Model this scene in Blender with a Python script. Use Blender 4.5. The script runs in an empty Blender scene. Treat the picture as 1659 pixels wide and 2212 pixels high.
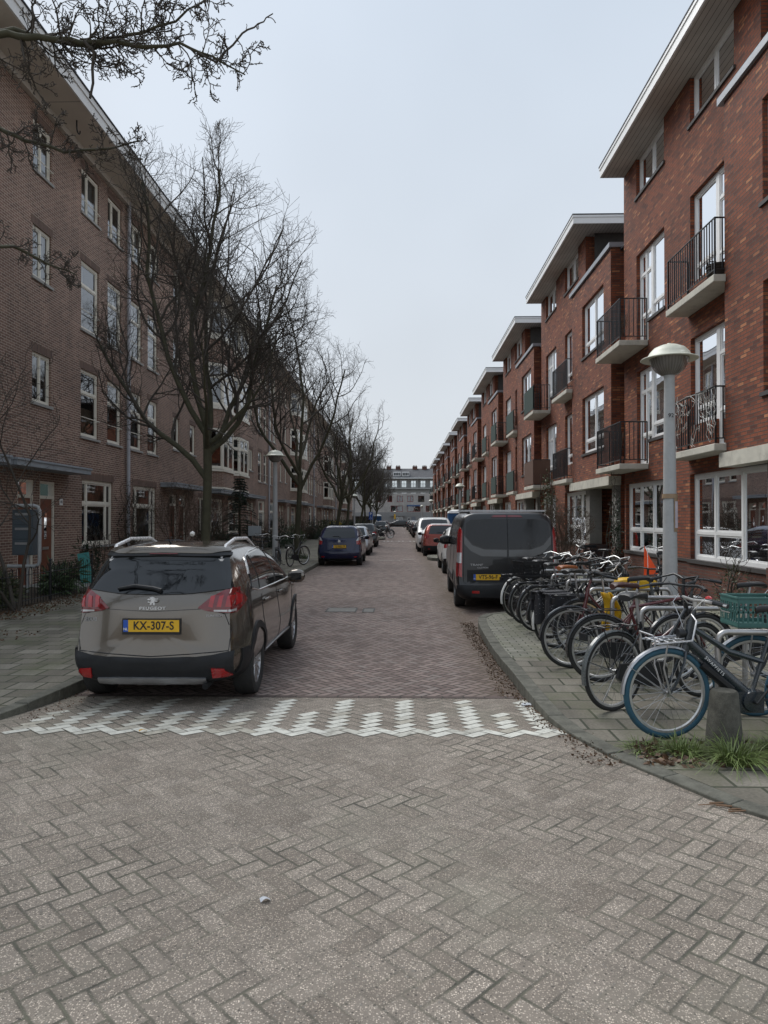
import bpy, bmesh, math, random
import numpy as np
from mathutils import Vector, Matrix
from mathutils.bvhtree import BVHTree
from math import pi, sin, cos, sqrt, radians

S = bpy.context.scene
COL = S.collection
random.seed(7)

# ------------------------------------------------------------------ camera
CAM_H = 1.8
cd = bpy.data.cameras.new('camera')
cam = bpy.data.objects.new('camera', cd)
COL.objects.link(cam)
cd.sensor_fit = 'VERTICAL'; cd.sensor_height = 24.0
cd.lens = 24.0 * 1534 / 2212
cd.clip_start = 0.05; cd.clip_end = 2000
cam.location = (0, 0, CAM_H)
cam.rotation_euler = (radians(90 + 0.49), 0, radians(1.33))
S.camera = cam

# ------------------------------------------------------------------ world (overcast) + soft sun
W = bpy.data.worlds.new('World'); S.world = W; W.use_nodes = True
wn = W.node_tree; wn.nodes.clear()
sky = wn.nodes.new('ShaderNodeTexSky'); sky.sky_type = 'NISHITA'; sky.sun_disc = False
SUN_EL, SUN_ROT = radians(50), radians(318)
sky.sun_elevation = SUN_EL; sky.sun_rotation = SUN_ROT
sky.air_density = 1.0; sky.dust_density = 4.0; sky.ozone_density = 1.0
hs = wn.nodes.new('ShaderNodeVectorMath'); hs.operation = 'SCALE'; hs.inputs['Scale'].default_value = 0.10
wn.links.new(sky.outputs[0], hs.inputs[0])
tc = wn.nodes.new('ShaderNodeTexCoord')
sep = wn.nodes.new('ShaderNodeSeparateXYZ'); wn.links.new(tc.outputs['Generated'], sep.inputs[0])
ramp = wn.nodes.new('ShaderNodeValToRGB')       # cloud deck: a little brighter and whiter low down
ramp.color_ramp.elements[0].position = 0.0; ramp.color_ramp.elements[0].color = (0.75, 0.79, 0.83, 1)
ramp.color_ramp.elements[1].position = 0.75; ramp.color_ramp.elements[1].color = (0.61, 0.705, 0.83, 1)
wn.links.new(sep.outputs['Z'], ramp.inputs[0])
cl = wn.nodes.new('ShaderNodeTexNoise'); cl.inputs['Scale'].default_value = 2.2; cl.inputs['Detail'].default_value = 3
wn.links.new(tc.outputs['Generated'], cl.inputs['Vector'])
cm = wn.nodes.new('ShaderNodeMapRange'); cm.inputs['From Min'].default_value = 0.3; cm.inputs['From Max'].default_value = 0.7
cm.inputs['To Min'].default_value = 0.93; cm.inputs['To Max'].default_value = 1.06
wn.links.new(cl.outputs['Fac'], cm.inputs['Value'])
sc = wn.nodes.new('ShaderNodeVectorMath'); sc.operation = 'SCALE'
wn.links.new(ramp.outputs[0], sc.inputs[0]); wn.links.new(cm.outputs[0], sc.inputs['Scale'])
mx = wn.nodes.new('ShaderNodeMix'); mx.data_type = 'RGBA'; mx.inputs['Factor'].default_value = 0.93
wn.links.new(hs.outputs[0], mx.inputs['A']); wn.links.new(sc.outputs[0], mx.inputs['B'])
bg = wn.nodes.new('ShaderNodeBackground'); bg.inputs['Strength'].default_value = 0.495
wn.links.new(mx.outputs['Result'], bg.inputs['Color'])
wo = wn.nodes.new('ShaderNodeOutputWorld'); wn.links.new(bg.outputs[0], wo.inputs[0])
sd = bpy.data.lights.new('sun', 'SUN'); sd.energy = 1.5; sd.angle = radians(46); sd.color = (1, 0.975, 0.94)
so = bpy.data.objects.new('sun', sd); COL.objects.link(so)
# direction the light comes from: rotation measured like the sky texture's
sdir = Vector((sin(SUN_ROT) * cos(SUN_EL), cos(SUN_ROT) * cos(SUN_EL), sin(SUN_EL)))
so.rotation_euler = sdir.to_track_quat('Z', 'Y').to_euler(); so.location = (0, 0, 40)
S.view_settings.view_transform = 'Standard'; S.view_settings.look = 'None'
S.view_settings.exposure = 1.06; S.view_settings.gamma = 1.0; S.view_settings.use_curve_mapping = False

# ------------------------------------------------------------------ node helper
class NT:
    def __init__(s, name):
        s.m = bpy.data.materials.new(name); s.m.use_nodes = True
        s.t = s.m.node_tree; s.t.nodes.clear()
        s.out = s.t.nodes.new('ShaderNodeOutputMaterial')
        s.b = s.t.nodes.new('ShaderNodeBsdfPrincipled')
        s.t.links.new(s.b.outputs[0], s.out.inputs['Surface'])
        s._uv = s._ob = None
    def n(s, typ, **kw):
        nd = s.t.nodes.new(typ)
        for k, v in kw.items(): setattr(nd, k, v)
        return nd
    def link(s, a, b): s.t.links.new(a, b)
    def put(s, sock, v):
        if isinstance(v, bpy.types.NodeSocket): s.link(v, sock)
        elif v is not None:
            if isinstance(v, (tuple, list)) and len(v) == 3 and sock.type == 'RGBA': v = (*v, 1)
            sock.default_value = v
    def M(s, op, a, b=None, c=None):
        nd = s.n('ShaderNodeMath', operation=op); s.put(nd.inputs[0], a)
        if b is not None: s.put(nd.inputs[1], b)
        if c is not None: s.put(nd.inputs[2], c)
        return nd.outputs[0]
    def uv(s):
        if s._uv is None:
            s._uv = s.n('ShaderNodeUVMap').outputs[0]
        return s._uv
    def obj(s):
        if s._ob is None: s._ob = s.n('ShaderNodeTexCoord').outputs['Object']
        return s._ob
    def noise(s, scale, detail=2, vec=None, rough=0.5, dist=0):
        nd = s.n('ShaderNodeTexNoise'); nd.inputs['Scale'].default_value = scale
        nd.inputs['Detail'].default_value = detail; nd.inputs['Roughness'].default_value = rough
        nd.inputs['Distortion'].default_value = dist
        s.link(vec if vec is not None else s.obj(), nd.inputs['Vector']); return nd.outputs['Fac']
    def rng(s, v, a, b, c=0.0, d=1.0, smooth=False):
        nd = s.n('ShaderNodeMapRange'); nd.clamp = True
        if smooth: nd.interpolation_type = 'SMOOTHSTEP'
        s.put(nd.inputs[0], v)
        for i, x in enumerate((a, b, c, d)): s.put(nd.inputs[i + 1], x)
        return nd.outputs[0]
    def mix(s, f, a, b, mode='MIX'):
        nd = s.n('ShaderNodeMix', data_type='RGBA', blend_type=mode)
        s.put(nd.inputs['Factor'], f); s.put(nd.inputs['A'], a); s.put(nd.inputs['B'], b)
        return nd.outputs['Result']
    def scale(s, v, f):
        nd = s.n('ShaderNodeVectorMath', operation='SCALE'); s.put(nd.inputs[0], v); s.put(nd.inputs['Scale'], f)
        return nd.outputs[0]
    def bump(s, h, strength=0.5, dist=0.01):
        nd = s.n('ShaderNodeBump'); nd.inputs['Strength'].default_value = strength; nd.inputs['Distance'].default_value = dist
        s.link(h, nd.inputs['Height']); s.link(nd.outputs[0], s.b.inputs['Normal']); return nd
    def base(s, c=None, rough=None, metal=None, coat=None, spec=None):
        if c is not None: s.put(s.b.inputs['Base Color'], c)
        if rough is not None: s.put(s.b.inputs['Roughness'], rough)
        if metal is not None: s.put(s.b.inputs['Metallic'], metal)
        if coat is not None: s.put(s.b.inputs['Coat Weight'], coat); s.b.inputs['Coat Roughness'].default_value = 0.04
        if spec is not None: s.put(s.b.inputs['Specular IOR Level'], spec)
        return s.m

_MC = {}
def plain(name, c, rough=0.6, metal=0.0, var=0.12, sc=3.0, coat=None, spec=None, bump=0.0, bsc=60, dirt=0.0):
    """procedural material: base colour with two scales of uneven tone, and a fine bump"""
    if name in _MC: return _MC[name]
    t = NT(name)
    n1 = t.noise(sc, 4); n2 = t.noise(sc * 9, 3)
    f = t.rng(t.M('ADD', t.M('MULTIPLY', n1, 0.6), t.M('MULTIPLY', n2, 0.4)), 0.3, 0.7, 1 - var, 1 + var)
    col = t.scale(t.mix(0.0, c, c), f)
    if dirt > 0:
        g = t.rng(t.noise(sc * 2.3, 5, rough=0.65), 0.5, 0.75, 0, dirt)
        col = t.mix(g, col, (0.06, 0.055, 0.04))
    t.base(col, t.rng(n2, 0.3, 0.7, max(0.02, rough - 0.06), min(1, rough + 0.06)), metal, coat, spec)
    if bump > 0: t.bump(t.noise(bsc, 3), bump, 0.004)
    _MC[name] = t.m
    return t.m

def brick_mat(name, c1, c2, c3, mortar, mort=0.007, bw=0.22, rh=0.065, offset=0.5, rough=0.85, stain=0.35, bump=0.6, odd=0.12, moss=None):
    t = NT(name)
    v = t.uv()
    b = t.n('ShaderNodeTexBrick'); t.link(v, b.inputs['Vector'])
    b.inputs['Scale'].default_value = 1.0; b.inputs['Mortar Size'].default_value = mort
    b.inputs['Mortar Smooth'].default_value = 0.15; b.inputs['Bias'].default_value = 0
    b.inputs['Brick Width'].default_value = bw; b.inputs['Row Height'].default_value = rh
    b.offset = offset; b.squash = 1
    b.inputs['Color1'].default_value = (0, 0, 0, 1); b.inputs['Color2'].default_value = (1, 1, 1, 1); b.inputs['Mortar'].default_value = (0.5, 0.5, 0.5, 1)
    r = t.n('ShaderNodeValToRGB'); t.link(b.outputs['Color'], r.inputs[0])
    e = r.color_ramp.elements; e[0].position = 0.0; e[0].color = (*c1, 1); e[1].position = 1.0; e[1].color = (*c3, 1)
    x = e.new(0.45); x.color = (*c2, 1); y = e.new(1 - odd); y.color = (*c2, 1)
    fine = t.noise(45, 3, v); big = t.noise(0.6, 5, v, 0.6)
    mp = t.n('ShaderNodeMapping'); mp.inputs['Scale'].default_value = (2.2, 0.22, 1); t.link(v, mp.inputs['Vector'])
    streak = t.noise(1.6, 5, mp.outputs[0], 0.6)       # rain streaks and patches of older bricks
    f = t.M('MULTIPLY', t.rng(fine, 0.3, 0.7, 0.82, 1.18), t.M('MULTIPLY', t.rng(big, 0.3, 0.7, 1 - stain, 1 + stain * 0.6), t.rng(streak, 0.35, 0.65, 1 - stain * .7, 1.08)))
    col = t.scale(r.outputs[0], f)
    col = t.mix(b.outputs['Fac'], col, t.scale(t.mix(0.0, mortar, mortar), t.rng(big, 0.3, 0.7, 1 - stain, 1.1)))
    if moss:
        g = t.rng(t.noise(1.3, 6, v, 0.65), 0.48, 0.7, 0, moss[3])
        col = t.mix(g, col, moss[:3])
    t.base(col, rough)
    h = t.M('ADD', t.M('MULTIPLY', t.M('SUBTRACT', 1.0, b.outputs['Fac']), 1.0), t.M('MULTIPLY', fine, 0.35))
    t.bump(h, bump, 0.006)
    return t.m

def herring_mat(name, cols, joint, w=0.1, jmin=0.001, jmax=0.006, jvar=0.0, speck=None, rough=0.85, stain=0.25, moss=None, tone=0.3, big_patch=None, bump=0.6, swap=False):
    """45 degree herringbone of 2:1 pavers, from the surface's metric UVs"""
    t = NT(name)
    uv = t.uv()
    sp = t.n('ShaderNodeSeparateXYZ'); t.link(uv, sp.inputs[0])
    wob = t.n('ShaderNodeTexNoise'); wob.inputs['Scale'].default_value = 2.0; wob.inputs['Detail'].default_value = 3; t.link(uv, wob.inputs['Vector'])
    ws = t.n('ShaderNodeSeparateXYZ'); t.link(wob.outputs['Color'], ws.inputs[0])
    X = t.M('ADD', sp.outputs[0], t.M('MULTIPLY', t.M('SUBTRACT', ws.outputs[0], 0.5), 0.035))
    Y = t.M('ADD', sp.outputs[1], t.M('MULTIPLY', t.M('SUBTRACT', ws.outputs[1], 0.5), 0.035))
    k_ = 1 / sqrt(2) / w
    if swap: X, Y = Y, X
    u = t.M('MULTIPLY', t.M('ADD', X, Y), k_); v = t.M('MULTIPLY', t.M('SUBTRACT', Y, X), k_)
    i = t.M('FLOOR', u); j = t.M('FLOOR', v)
    k = t.M('FLOORED_MODULO', t.M('SUBTRACT', i, j), 4.0)
    k = t.M('ROUND', k)
    isH = t.M('LESS_THAN', k, 1.5); isV = t.M('SUBTRACT', 1.0, isH)
    fu = t.M('SUBTRACT', u, i); fv = t.M('SUBTRACT', v, j); k3 = t.M('SUBTRACT', 3.0, k)
    lng = t.M('ADD', t.M('MULTIPLY', isH, t.M('ADD', fu, k)), t.M('MULTIPLY', isV, t.M('ADD', fv, k3)))
    sht = t.M('ADD', t.M('MULTIPLY', isH, fv), t.M('MULTIPLY', isV, fu))
    d = t.M('MINIMUM', t.M('MINIMUM', lng, t.M('SUBTRACT', 2.0, lng)), t.M('MINIMUM', sht, t.M('SUBTRACT', 1.0, sht)))
    d = t.M('MULTIPLY', d, w)
    ci = t.M('SUBTRACT', i, t.M('MULTIPLY', isH, k)); cj = t.M('SUBTRACT', j, t.M('MULTIPLY', isV, k3))
    cv = t.n('ShaderNodeCombineXYZ'); t.link(ci, cv.inputs[0]); t.link(cj, cv.inputs[1]); t.link(isH, cv.inputs[2])
    wn_ = t.n('ShaderNodeTexWhiteNoise', noise_dimensions='3D'); t.link(cv.outputs[0], wn_.inputs['Vector'])
    r = t.n('ShaderNodeValToRGB'); t.link(wn_.outputs['Value'], r.inputs[0])
    e = r.color_ramp.elements; e[0].color = (*cols[0], 1); e[1].color = (*cols[-1], 1)
    for q in range(1, len(cols) - 1): x = e.new(q / (len(cols) - 1)); x.color = (*cols[q], 1)
    big = t.noise(0.55, 5, uv, 0.6); mid = t.noise(6, 4, uv, 0.6); fine = t.noise(120, 2, uv)
    col = t.scale(r.outputs[0], t.M('MULTIPLY', t.rng(big, 0.3, 0.7, 1 - stain, 1 + stain), t.rng(mid, 0.3, 0.7, 0.88, 1.12)))
    h = None
    if speck:
        vo = t.n('ShaderNodeTexVoronoi'); vo.inputs['Scale'].default_value = speck[0]; t.link(uv, vo.inputs['Vector'])
        sv = t.n('ShaderNodeSeparateXYZ'); t.link(vo.outputs['Color'], sv.inputs[0])
        peb = t.rng(vo.outputs['Distance'], 0.25, 0.5, 1, 0)
        tone_ = t.rng(sv.outputs[0], 0, 1, 1.08 - speck[1] * .8, 1.08 + speck[1])
        col = t.scale(col, t.M('ADD', t.M('MULTIPLY', peb, tone_), t.M('MULTIPLY', t.M('SUBTRACT', 1.0, peb), 1 - speck[1] * .45)))
        vo2 = t.n('ShaderNodeTexVoronoi'); vo2.inputs['Scale'].default_value = speck[0] * 0.42; t.link(uv, vo2.inputs['Vector'])
        s2 = t.n('ShaderNodeSeparateXYZ'); t.link(vo2.outputs['Color'], s2.inputs[0])
        dk = t.M('MULTIPLY', t.M('GREATER_THAN', s2.outputs[1], 0.74), t.M('LESS_THAN', vo2.outputs['Distance'], 0.28))
        lt = t.M('MULTIPLY', t.M('GREATER_THAN', s2.outputs[2], 0.86), t.M('LESS_THAN', vo2.outputs['Distance'], 0.25))
        col = t.mix(t.M('MULTIPLY', dk, 0.72), col, (0.05, 0.045, 0.04))
        col = t.mix(t.M('MULTIPLY', lt, 0.25), col, (0.52, 0.48, 0.42))
        h = peb
    jm = t.M('SUBTRACT', 1.0, t.rng(d, jmin, jmax, 0, 1, True))
    if jvar > 0:
        jn = t.rng(t.noise(1.1, 4, uv, 0.6), 0.42, 0.60, 1 - jvar, 1)
        jm = t.M('MULTIPLY', jm, jn)
    if moss:
        g = t.rng(t.noise(0.45, 6, uv, 0.65), moss[4], moss[4] + 0.16, 0, moss[3])
        col = t.mix(g, col, moss[:3])
    jc = t.mix(t.rng(mid, 0.35, 0.65, 0, 1), joint[0], joint[1])
    col = t.mix(jm, col, jc)
    if big_patch:      # dirt blown along the kerbs: position from the road's own metric UVs
        for (ux, wd, c, amt) in big_patch:
            dx = t.M('ABSOLUTE', t.M('SUBTRACT', t.M('ADD', sp.outputs[0], t.M('MULTIPLY', t.M('SUBTRACT', mid, 0.5), 0.5)), ux))
            g = t.M('MULTIPLY', t.rng(dx, 0, wd, amt, 0), t.rng(t.noise(14, 4, uv, 0.7), 0.35, 0.6, 0.2, 1))
            col = t.mix(g, col, c)
    t.base(col, rough)
    hh = t.M('ADD', t.M('MULTIPLY', t.M('SUBTRACT', 1.0, jm), 1.0), t.M('MULTIPLY', wn_.outputs['Value'], 0.25))
    if h is not None: hh = t.M('ADD', hh, t.M('MULTIPLY', h, 0.25))
    else: hh = t.M('ADD', hh, t.M('MULTIPLY', fine, 0.25))
    t.bump(hh, bump, 0.006)
    return t.m

# ------------------------------------------------------------------ mesh builder
class MB:
    def __init__(s): s.v = []; s.f = []; s.mi = []
    def add(s, vs, fs, m=0):
        o = len(s.v); s.v.extend(vs); s.f.extend([tuple(i + o for i in f) for f in fs]); s.mi.extend([m] * len(fs)); return s
    def box(s, x0, x1, y0, y1, z0, z1, m=0):
        if x0 > x1: x0, x1 = x1, x0
        if y0 > y1: y0, y1 = y1, y0
        if z0 > z1: z0, z1 = z1, z0
        return s.add([(x0,y0,z0),(x1,y0,z0),(x1,y1,z0),(x0,y1,z0),(x0,y0,z1),(x1,y0,z1),(x1,y1,z1),(x0,y1,z1)],
              [(0,3,2,1),(4,5,6,7),(0,1,5,4),(1,2,6,5),(2,3,7,6),(3,0,4,7)], m)
    def quad(s, a, b, c, d, m=0): return s.add([a, b, c, d], [(0,1,2,3)], m)
    def tube(s, pts, r, n=8, caps=True, m=0, closed=False):
        P = [Vector(p) for p in pts]; N = len(P)
        rr = r if isinstance(r, (list, tuple)) else [r] * N
        vs = []; fs = []
        up = None
        for i, p in enumerate(P):
            if closed: d = P[(i + 1) % N] - P[i - 1]
            else: d = P[min(i + 1, N - 1)] - P[max(i - 1, 0)]
            if d.length < 1e-9: d = Vector((0, 0, 1))
            d.normalize()
            if up is None:
                a = Vector((0, 0, 1)) if abs(d.z) < 0.9 else Vector((1, 0, 0))
                up = (a - d * a.dot(d)).normalized()
            else:
                up = up - d * up.dot(d)
                up = up.normalized() if up.length > 1e-6 else d.orthogonal().normalized()
            b = d.cross(up)
            for k in range(n):
                t = 2 * pi * k / n
                vs.append(tuple(p + (up * cos(t) + b * sin(t)) * rr[i]))
        M_ = N if closed else N - 1
        for i in range(M_):
            for k in range(n):
                a = i * n + k; b2 = i * n + (k + 1) % n; c = ((i + 1) % N) * n + (k + 1) % n; d2 = ((i + 1) % N) * n + k
                fs.append((a, b2, c, d2))
        if caps and not closed:
            fs.append(tuple(range(n))[::-1]); fs.append(tuple((N - 1) * n + k for k in range(n)))
        return s.add(vs, fs, m)
    def prism(s, poly, z0, z1, m=0):
        n = len(poly)
        vs = [(x, y, z0) for x, y in poly] + [(x, y, z1) for x, y in poly]
        fs = [tuple(range(n))[::-1], tuple(range(n, 2 * n))] + [(i, (i + 1) % n, n + (i + 1) % n, n + i) for i in range(n)]
        return s.add(vs, fs, m)
    def slab(s, poly, axis, a, b, m=0):
        """extrude a 2D outline along axis: 'x' -> poly is (y,z); 'y' -> poly is (x,z)"""
        n = len(poly)
        f = (lambda p, t: (t, p[0], p[1])) if axis == 'x' else (lambda p, t: (p[0], t, p[1]))
        vs = [f(p, a) for p in poly] + [f(p, b) for p in poly]
        fs = [tuple(range(n))[::-1], tuple(range(n, 2 * n))] + [(i, (i + 1) % n, n + (i + 1) % n, n + i) for i in range(n)]
        return s.add(vs, fs, m)
    def lathe(s, prof, n=24, c=(0, 0, 0), axis='z', m=0, caps=False):
        vs = []; fs = []
        for r, z in prof:
            for k in range(n):
                t = 2 * pi * k / n; a, b = r * cos(t), r * sin(t)
                if axis == 'z': p = (a, b, z)
                elif axis == 'x': p = (z, a, b)
                else: p = (b, z, a)
                vs.append((p[0] + c[0], p[1] + c[1], p[2] + c[2]))
        for i in range(len(prof) - 1):
            for k in range(n):
                fs.append((i * n + k, i * n + (k + 1) % n, (i + 1) * n + (k + 1) % n, (i + 1) * n + k))
        if caps:
            fs.append(tuple(range(n))[::-1]); fs.append(tuple((len(prof) - 1) * n + k for k in range(n)))
        return s.add(vs, fs, m)
    def xf(s, mat, start=0):
        s.v[start:] = [tuple(mat @ Vector(p)) for p in s.v[start:]]; return s
    def mesh(s, name, mats, smooth=35, uv=True):
        me = bpy.data.meshes.new(name); me.from_pydata(s.v, [], s.f)
        if not isinstance(mats, (list, tuple)): mats = [mats]
        for m in mats: me.materials.append(m)
        if any(s.mi): me.polygons.foreach_set('material_index', s.mi)
        if smooth:
            me.polygons.foreach_set('use_smooth', [True] * len(me.polygons))
            if smooth < 180: me.set_sharp_from_angle(angle=radians(smooth))
        if uv: metric_uv(me)
        me.update(); return me
    def build(s, name, mats, parent=None, smooth=35, uv=True, bevel=0):
        o = bpy.data.objects.new(name, s.mesh(name, mats, smooth, uv)); COL.objects.link(o)
        if parent is not None: o.parent = parent
        if bevel:
            b = o.modifiers.new('bevel', 'BEVEL'); b.width = bevel; b.segments = 2; b.limit_method = 'ANGLE'; b.angle_limit = radians(50)
        return o

def metric_uv(me):
    n = len(me.polygons)
    if n == 0: return
    uvl = me.uv_layers.new(name='UVMap')
    nr = np.empty(n * 3); me.polygons.foreach_get('normal', nr); nr = np.abs(nr.reshape(-1, 3))
    tot = np.empty(n, dtype=np.int32); me.polygons.foreach_get('loop_total', tot)
    li = np.empty(len(me.loops), dtype=np.int32); me.loops.foreach_get('vertex_index', li)
    co = np.empty(len(me.vertices) * 3); me.vertices.foreach_get('co', co); co = co.reshape(-1, 3)
    ax = np.argmax(nr * np.array([1, 1, 1.02]), axis=1); ax = np.repeat(ax, tot)
    p = co[li]
    u = np.where(ax == 0, p[:, 1], p[:, 0]); v = np.where(ax == 2, p[:, 1], p[:, 2])
    uvl.data.foreach_set('uv', np.stack([u, v], 1).ravel())

def empty(name, loc=(0, 0, 0), rz=0.0):
    o = bpy.data.objects.new(name, None); o.empty_display_size = 0.3
    o.location = loc; o.rotation_euler = (0, 0, rz); COL.objects.link(o); return o
def tag(o, label=None, cat=None, group=None, kind=None):
    if label: o['label'] = label
    if cat: o['category'] = cat
    if group: o['group'] = group
    if kind: o['kind'] = kind
    return o
def kids(o): return [c for c in bpy.data.objects if c.parent == o]
_K = {}
def copy_tree(o, parent=None, kidmap=None):
    if kidmap is None:
        kidmap = {}
        for c in bpy.data.objects:
            if c.parent: kidmap.setdefault(c.parent.name, []).append(c)
    c = o.copy(); COL.objects.link(c); c.parent = parent
    for ch in kidmap.get(o.name, []): copy_tree(ch, c, kidmap)
    return c
def text_mesh(s, size, extrude=0.001, font_space=1.0, sx=1.0, bold=0.0):
    cu = bpy.data.curves.new('text', 'FONT'); cu.body = s; cu.size = size; cu.extrude = extrude
    cu.align_x = 'CENTER'; cu.align_y = 'CENTER'; cu.space_character = font_space; cu.offset = bold
    o = bpy.data.objects.new('text', cu); COL.objects.link(o)
    dg = bpy.context.evaluated_depsgraph_get(); me = bpy.data.meshes.new_from_object(o.evaluated_get(dg))
    bpy.data.objects.remove(o); bpy.data.curves.remove(cu)
    if sx != 1.0:
        for v in me.vertices: v.co.x *= sx
    return me
def text_obj(name, s, size, mat, parent, M, extrude=0.001, sx=1.0, space=1.0, bold=0.0):
    me = text_mesh(s, size, extrude, space, sx, bold); me.materials.clear(); me.materials.append(mat)
    me.transform(M); o = bpy.data.objects.new(name, me); COL.objects.link(o); o.parent = parent
    return o
# text facing -Y (read from the camera side): x right, y -> z
def face_south(x, y, z): return Matrix.Translation((x, y, z)) @ Matrix.Rotation(pi / 2, 4, 'X')
# ------------------------------------------------------------------ materials
BR_R = brick_mat('red_brick', (0.10,0.026,0.014), (0.235,0.060,0.024), (0.44,0.175,0.075), (0.085,0.052,0.037), mort=0.009, stain=0.25, bump=1.0, odd=0.13)
BR_RD = brick_mat('dark_plinth_brick', (0.09,0.034,0.024), (0.14,0.05,0.032), (0.2,0.08,0.05), (0.09,0.075,0.065), stain=0.3)
BR_L = brick_mat('brown_brick', (0.15,0.084,0.062), (0.225,0.127,0.094), (0.295,0.177,0.13), (0.50,0.42,0.34), mort=0.007, stain=0.25, bump=0.6, odd=0.2)
BR_W = brick_mat('white_brick', (0.40,0.385,0.36), (0.46,0.44,0.41), (0.52,0.49,0.46), (0.30,0.29,0.27), stain=0.15)
def plat(name, sw): return herring_mat(name, [(0.295,0.247,0.20), (0.35,0.297,0.243), (0.395,0.337,0.278)], ((0.06,0.058,0.045), (0.13,0.125,0.09)),
                   jmin=0.002, jmax=0.011, jvar=0.85, speck=(125, 0.9), stain=0.16, moss=(0.21,0.205,0.155,0.5,0.52), bump=0.9, swap=sw)
PLAT = plat('concrete_paver', False); PLATS = plat('concrete_paver_crosswise', True)
ROAD = herring_mat('clinker_road', [(0.15,0.108,0.095), (0.20,0.149,0.131), (0.27,0.205,0.18), (0.235,0.193,0.172)], ((0.035,0.028,0.023), (0.065,0.054,0.044)),
                   jmin=0.003, jmax=0.015, jvar=0.12, stain=0.2, big_patch=[(1.12, 0.5, (0.10,0.072,0.045), 1.0), (-2.95, 0.4, (0.07,0.055,0.04), 0.8)], bump=1.0, swap=True, w=0.088)
TILE = brick_mat('pavement_tile', (0.125,0.112,0.088), (0.175,0.158,0.125), (0.24,0.22,0.18), (0.045,0.05,0.03), mort=0.012, bw=0.3, rh=0.3, stain=0.3, moss=(0.095,0.105,0.05,0.7), odd=0.3)
TILE2 = brick_mat('pavement_brick', (0.19,0.185,0.15), (0.235,0.225,0.185), (0.28,0.27,0.23), (0.05,0.06,0.035), mort=0.009, bw=0.21, rh=0.105, stain=0.25, moss=(0.12,0.13,0.07,0.6), odd=0.3)
KERB = plain('kerb_stone', (0.115,0.112,0.09), 0.85, var=0.5, sc=9, bump=0.5, dirt=0.5)
SOIL = plain('garden_soil', (0.06,0.045,0.03), 0.95, var=0.4, sc=6, bump=0.9, bsc=40)
CONC = plain('concrete', (0.52,0.50,0.43), 0.75, var=0.12, sc=1.5, dirt=0.35, bump=0.15)
CONCG = plain('grey_concrete', (0.20,0.19,0.175), 0.8, var=0.2, sc=2, dirt=0.3, bump=0.3)
WHITE = plain('white_paint', (0.80,0.80,0.79), 0.42, var=0.05, sc=2)
CREAM = plain('cream_paint', (0.74,0.70,0.60), 0.5, var=0.06, sc=2, dirt=0.12)
SOFF = plain('soffit_board', (0.55,0.51,0.45), 0.65, var=0.10, sc=1.2)
SILL = plain('dark_sill', (0.055,0.05,0.048), 0.7, var=0.2)
SILLG = plain('grey_sill', (0.33,0.32,0.30), 0.8, var=0.15, dirt=0.3)
ZINC = plain('zinc_coping', (0.28,0.30,0.33), 0.5, 0.2, var=0.12)
BITU = plain('roofing_felt', (0.035,0.037,0.045), 0.8)
BLACKP = plain('black_paint', (0.014,0.015,0.017), 0.4, var=0.2)
ROOM = plain('room_interior', (0.05,0.045,0.04), 0.9, var=0.5, sc=0.7)
CURT = plain('curtain', (0.62,0.62,0.60), 0.9, var=0.12, sc=1.5)
CURTG = plain('grey_curtain', (0.22,0.22,0.22), 0.9, var=0.15, sc=1.5)
BLIND = plain('beige_blind', (0.34,0.25,0.17), 0.9, var=0.08)
DOORB = plain('brown_door', (0.16,0.04,0.015), 0.4, var=0.15, coat=0.4)
DOORD = plain('dark_door', (0.03,0.028,0.026), 0.5, var=0.2)
PIPE = plain('drain_pipe', (0.42,0.43,0.46), 0.55, 0.1, var=0.12)
LAMPM = plain('lamp_post_paint', (0.40,0.41,0.41), 0.55, var=0.08, sc=4, dirt=0.15)
def glass_mat(name, tint, mixf=0.45, rough=0.015):
    t = NT(name); tr = t.n('ShaderNodeBsdfTransparent'); tr.inputs[0].default_value = (*tint, 1)
    gl = t.n('ShaderNodeBsdfGlossy'); gl.inputs['Roughness'].default_value = rough; gl.inputs['Color'].default_value = (0.95, 0.97, 1, 1)
    fr = t.n('ShaderNodeFresnel'); fr.inputs['IOR'].default_value = 1.75
    bm = t.n('ShaderNodeBump'); bm.inputs['Strength'].default_value = 0.05; bm.inputs['Distance'].default_value = 0.02
    t.link(t.noise(1.6, 1), bm.inputs['Height']); t.link(bm.outputs[0], gl.inputs['Normal'])
    ms = t.n('ShaderNodeMixShader'); t.link(t.M('ADD', fr.outputs[0], 0.08), ms.inputs[0]); t.link(tr.outputs[0], ms.inputs[1]); t.link(gl.outputs[0], ms.inputs[2])
    t.link(ms.outputs[0], t.out.inputs['Surface']); return t.m
GLASS = glass_mat('window_glass', (0.75, 0.80, 0.80))

# ------------------------------------------------------------------ ground
def gz(y):                       # the junction plateau is 10 cm above the street, joined by a ramp
    return 0.10 * (1 - min(1, max(0, (y - 5.5) / 1.7)))
def struct(o): o['kind'] = 'structure'; return o
def sheet(name, x0, x1, ys, zf, m, nx=2):
    mb = MB(); xs = [x0 + (x1 - x0) * i / (nx - 1) for i in range(nx)]
    vs = [(x, y, zf(y)) for y in ys for x in xs]
    fs = [(r * nx + c, r * nx + c + 1, (r + 1) * nx + c + 1, (r + 1) * nx + c) for r in range(len(ys) - 1) for c in range(nx - 1)]
    mb.add(vs, fs); return struct(mb.build(name, m, smooth=0))
struct(MB().add([(-600,-600,-0.06),(600,-600,-0.06),(600,900,-0.06),(-600,900,-0.06)], [(0,1,2,3)]).build('ground', plain('ground_asphalt', (0.09,0.085,0.08), 0.9, var=0.2, sc=0.5), smooth=0))
sheet('junction_paving', -40, 40, [-30, 5.5], gz, PLATS)
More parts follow.
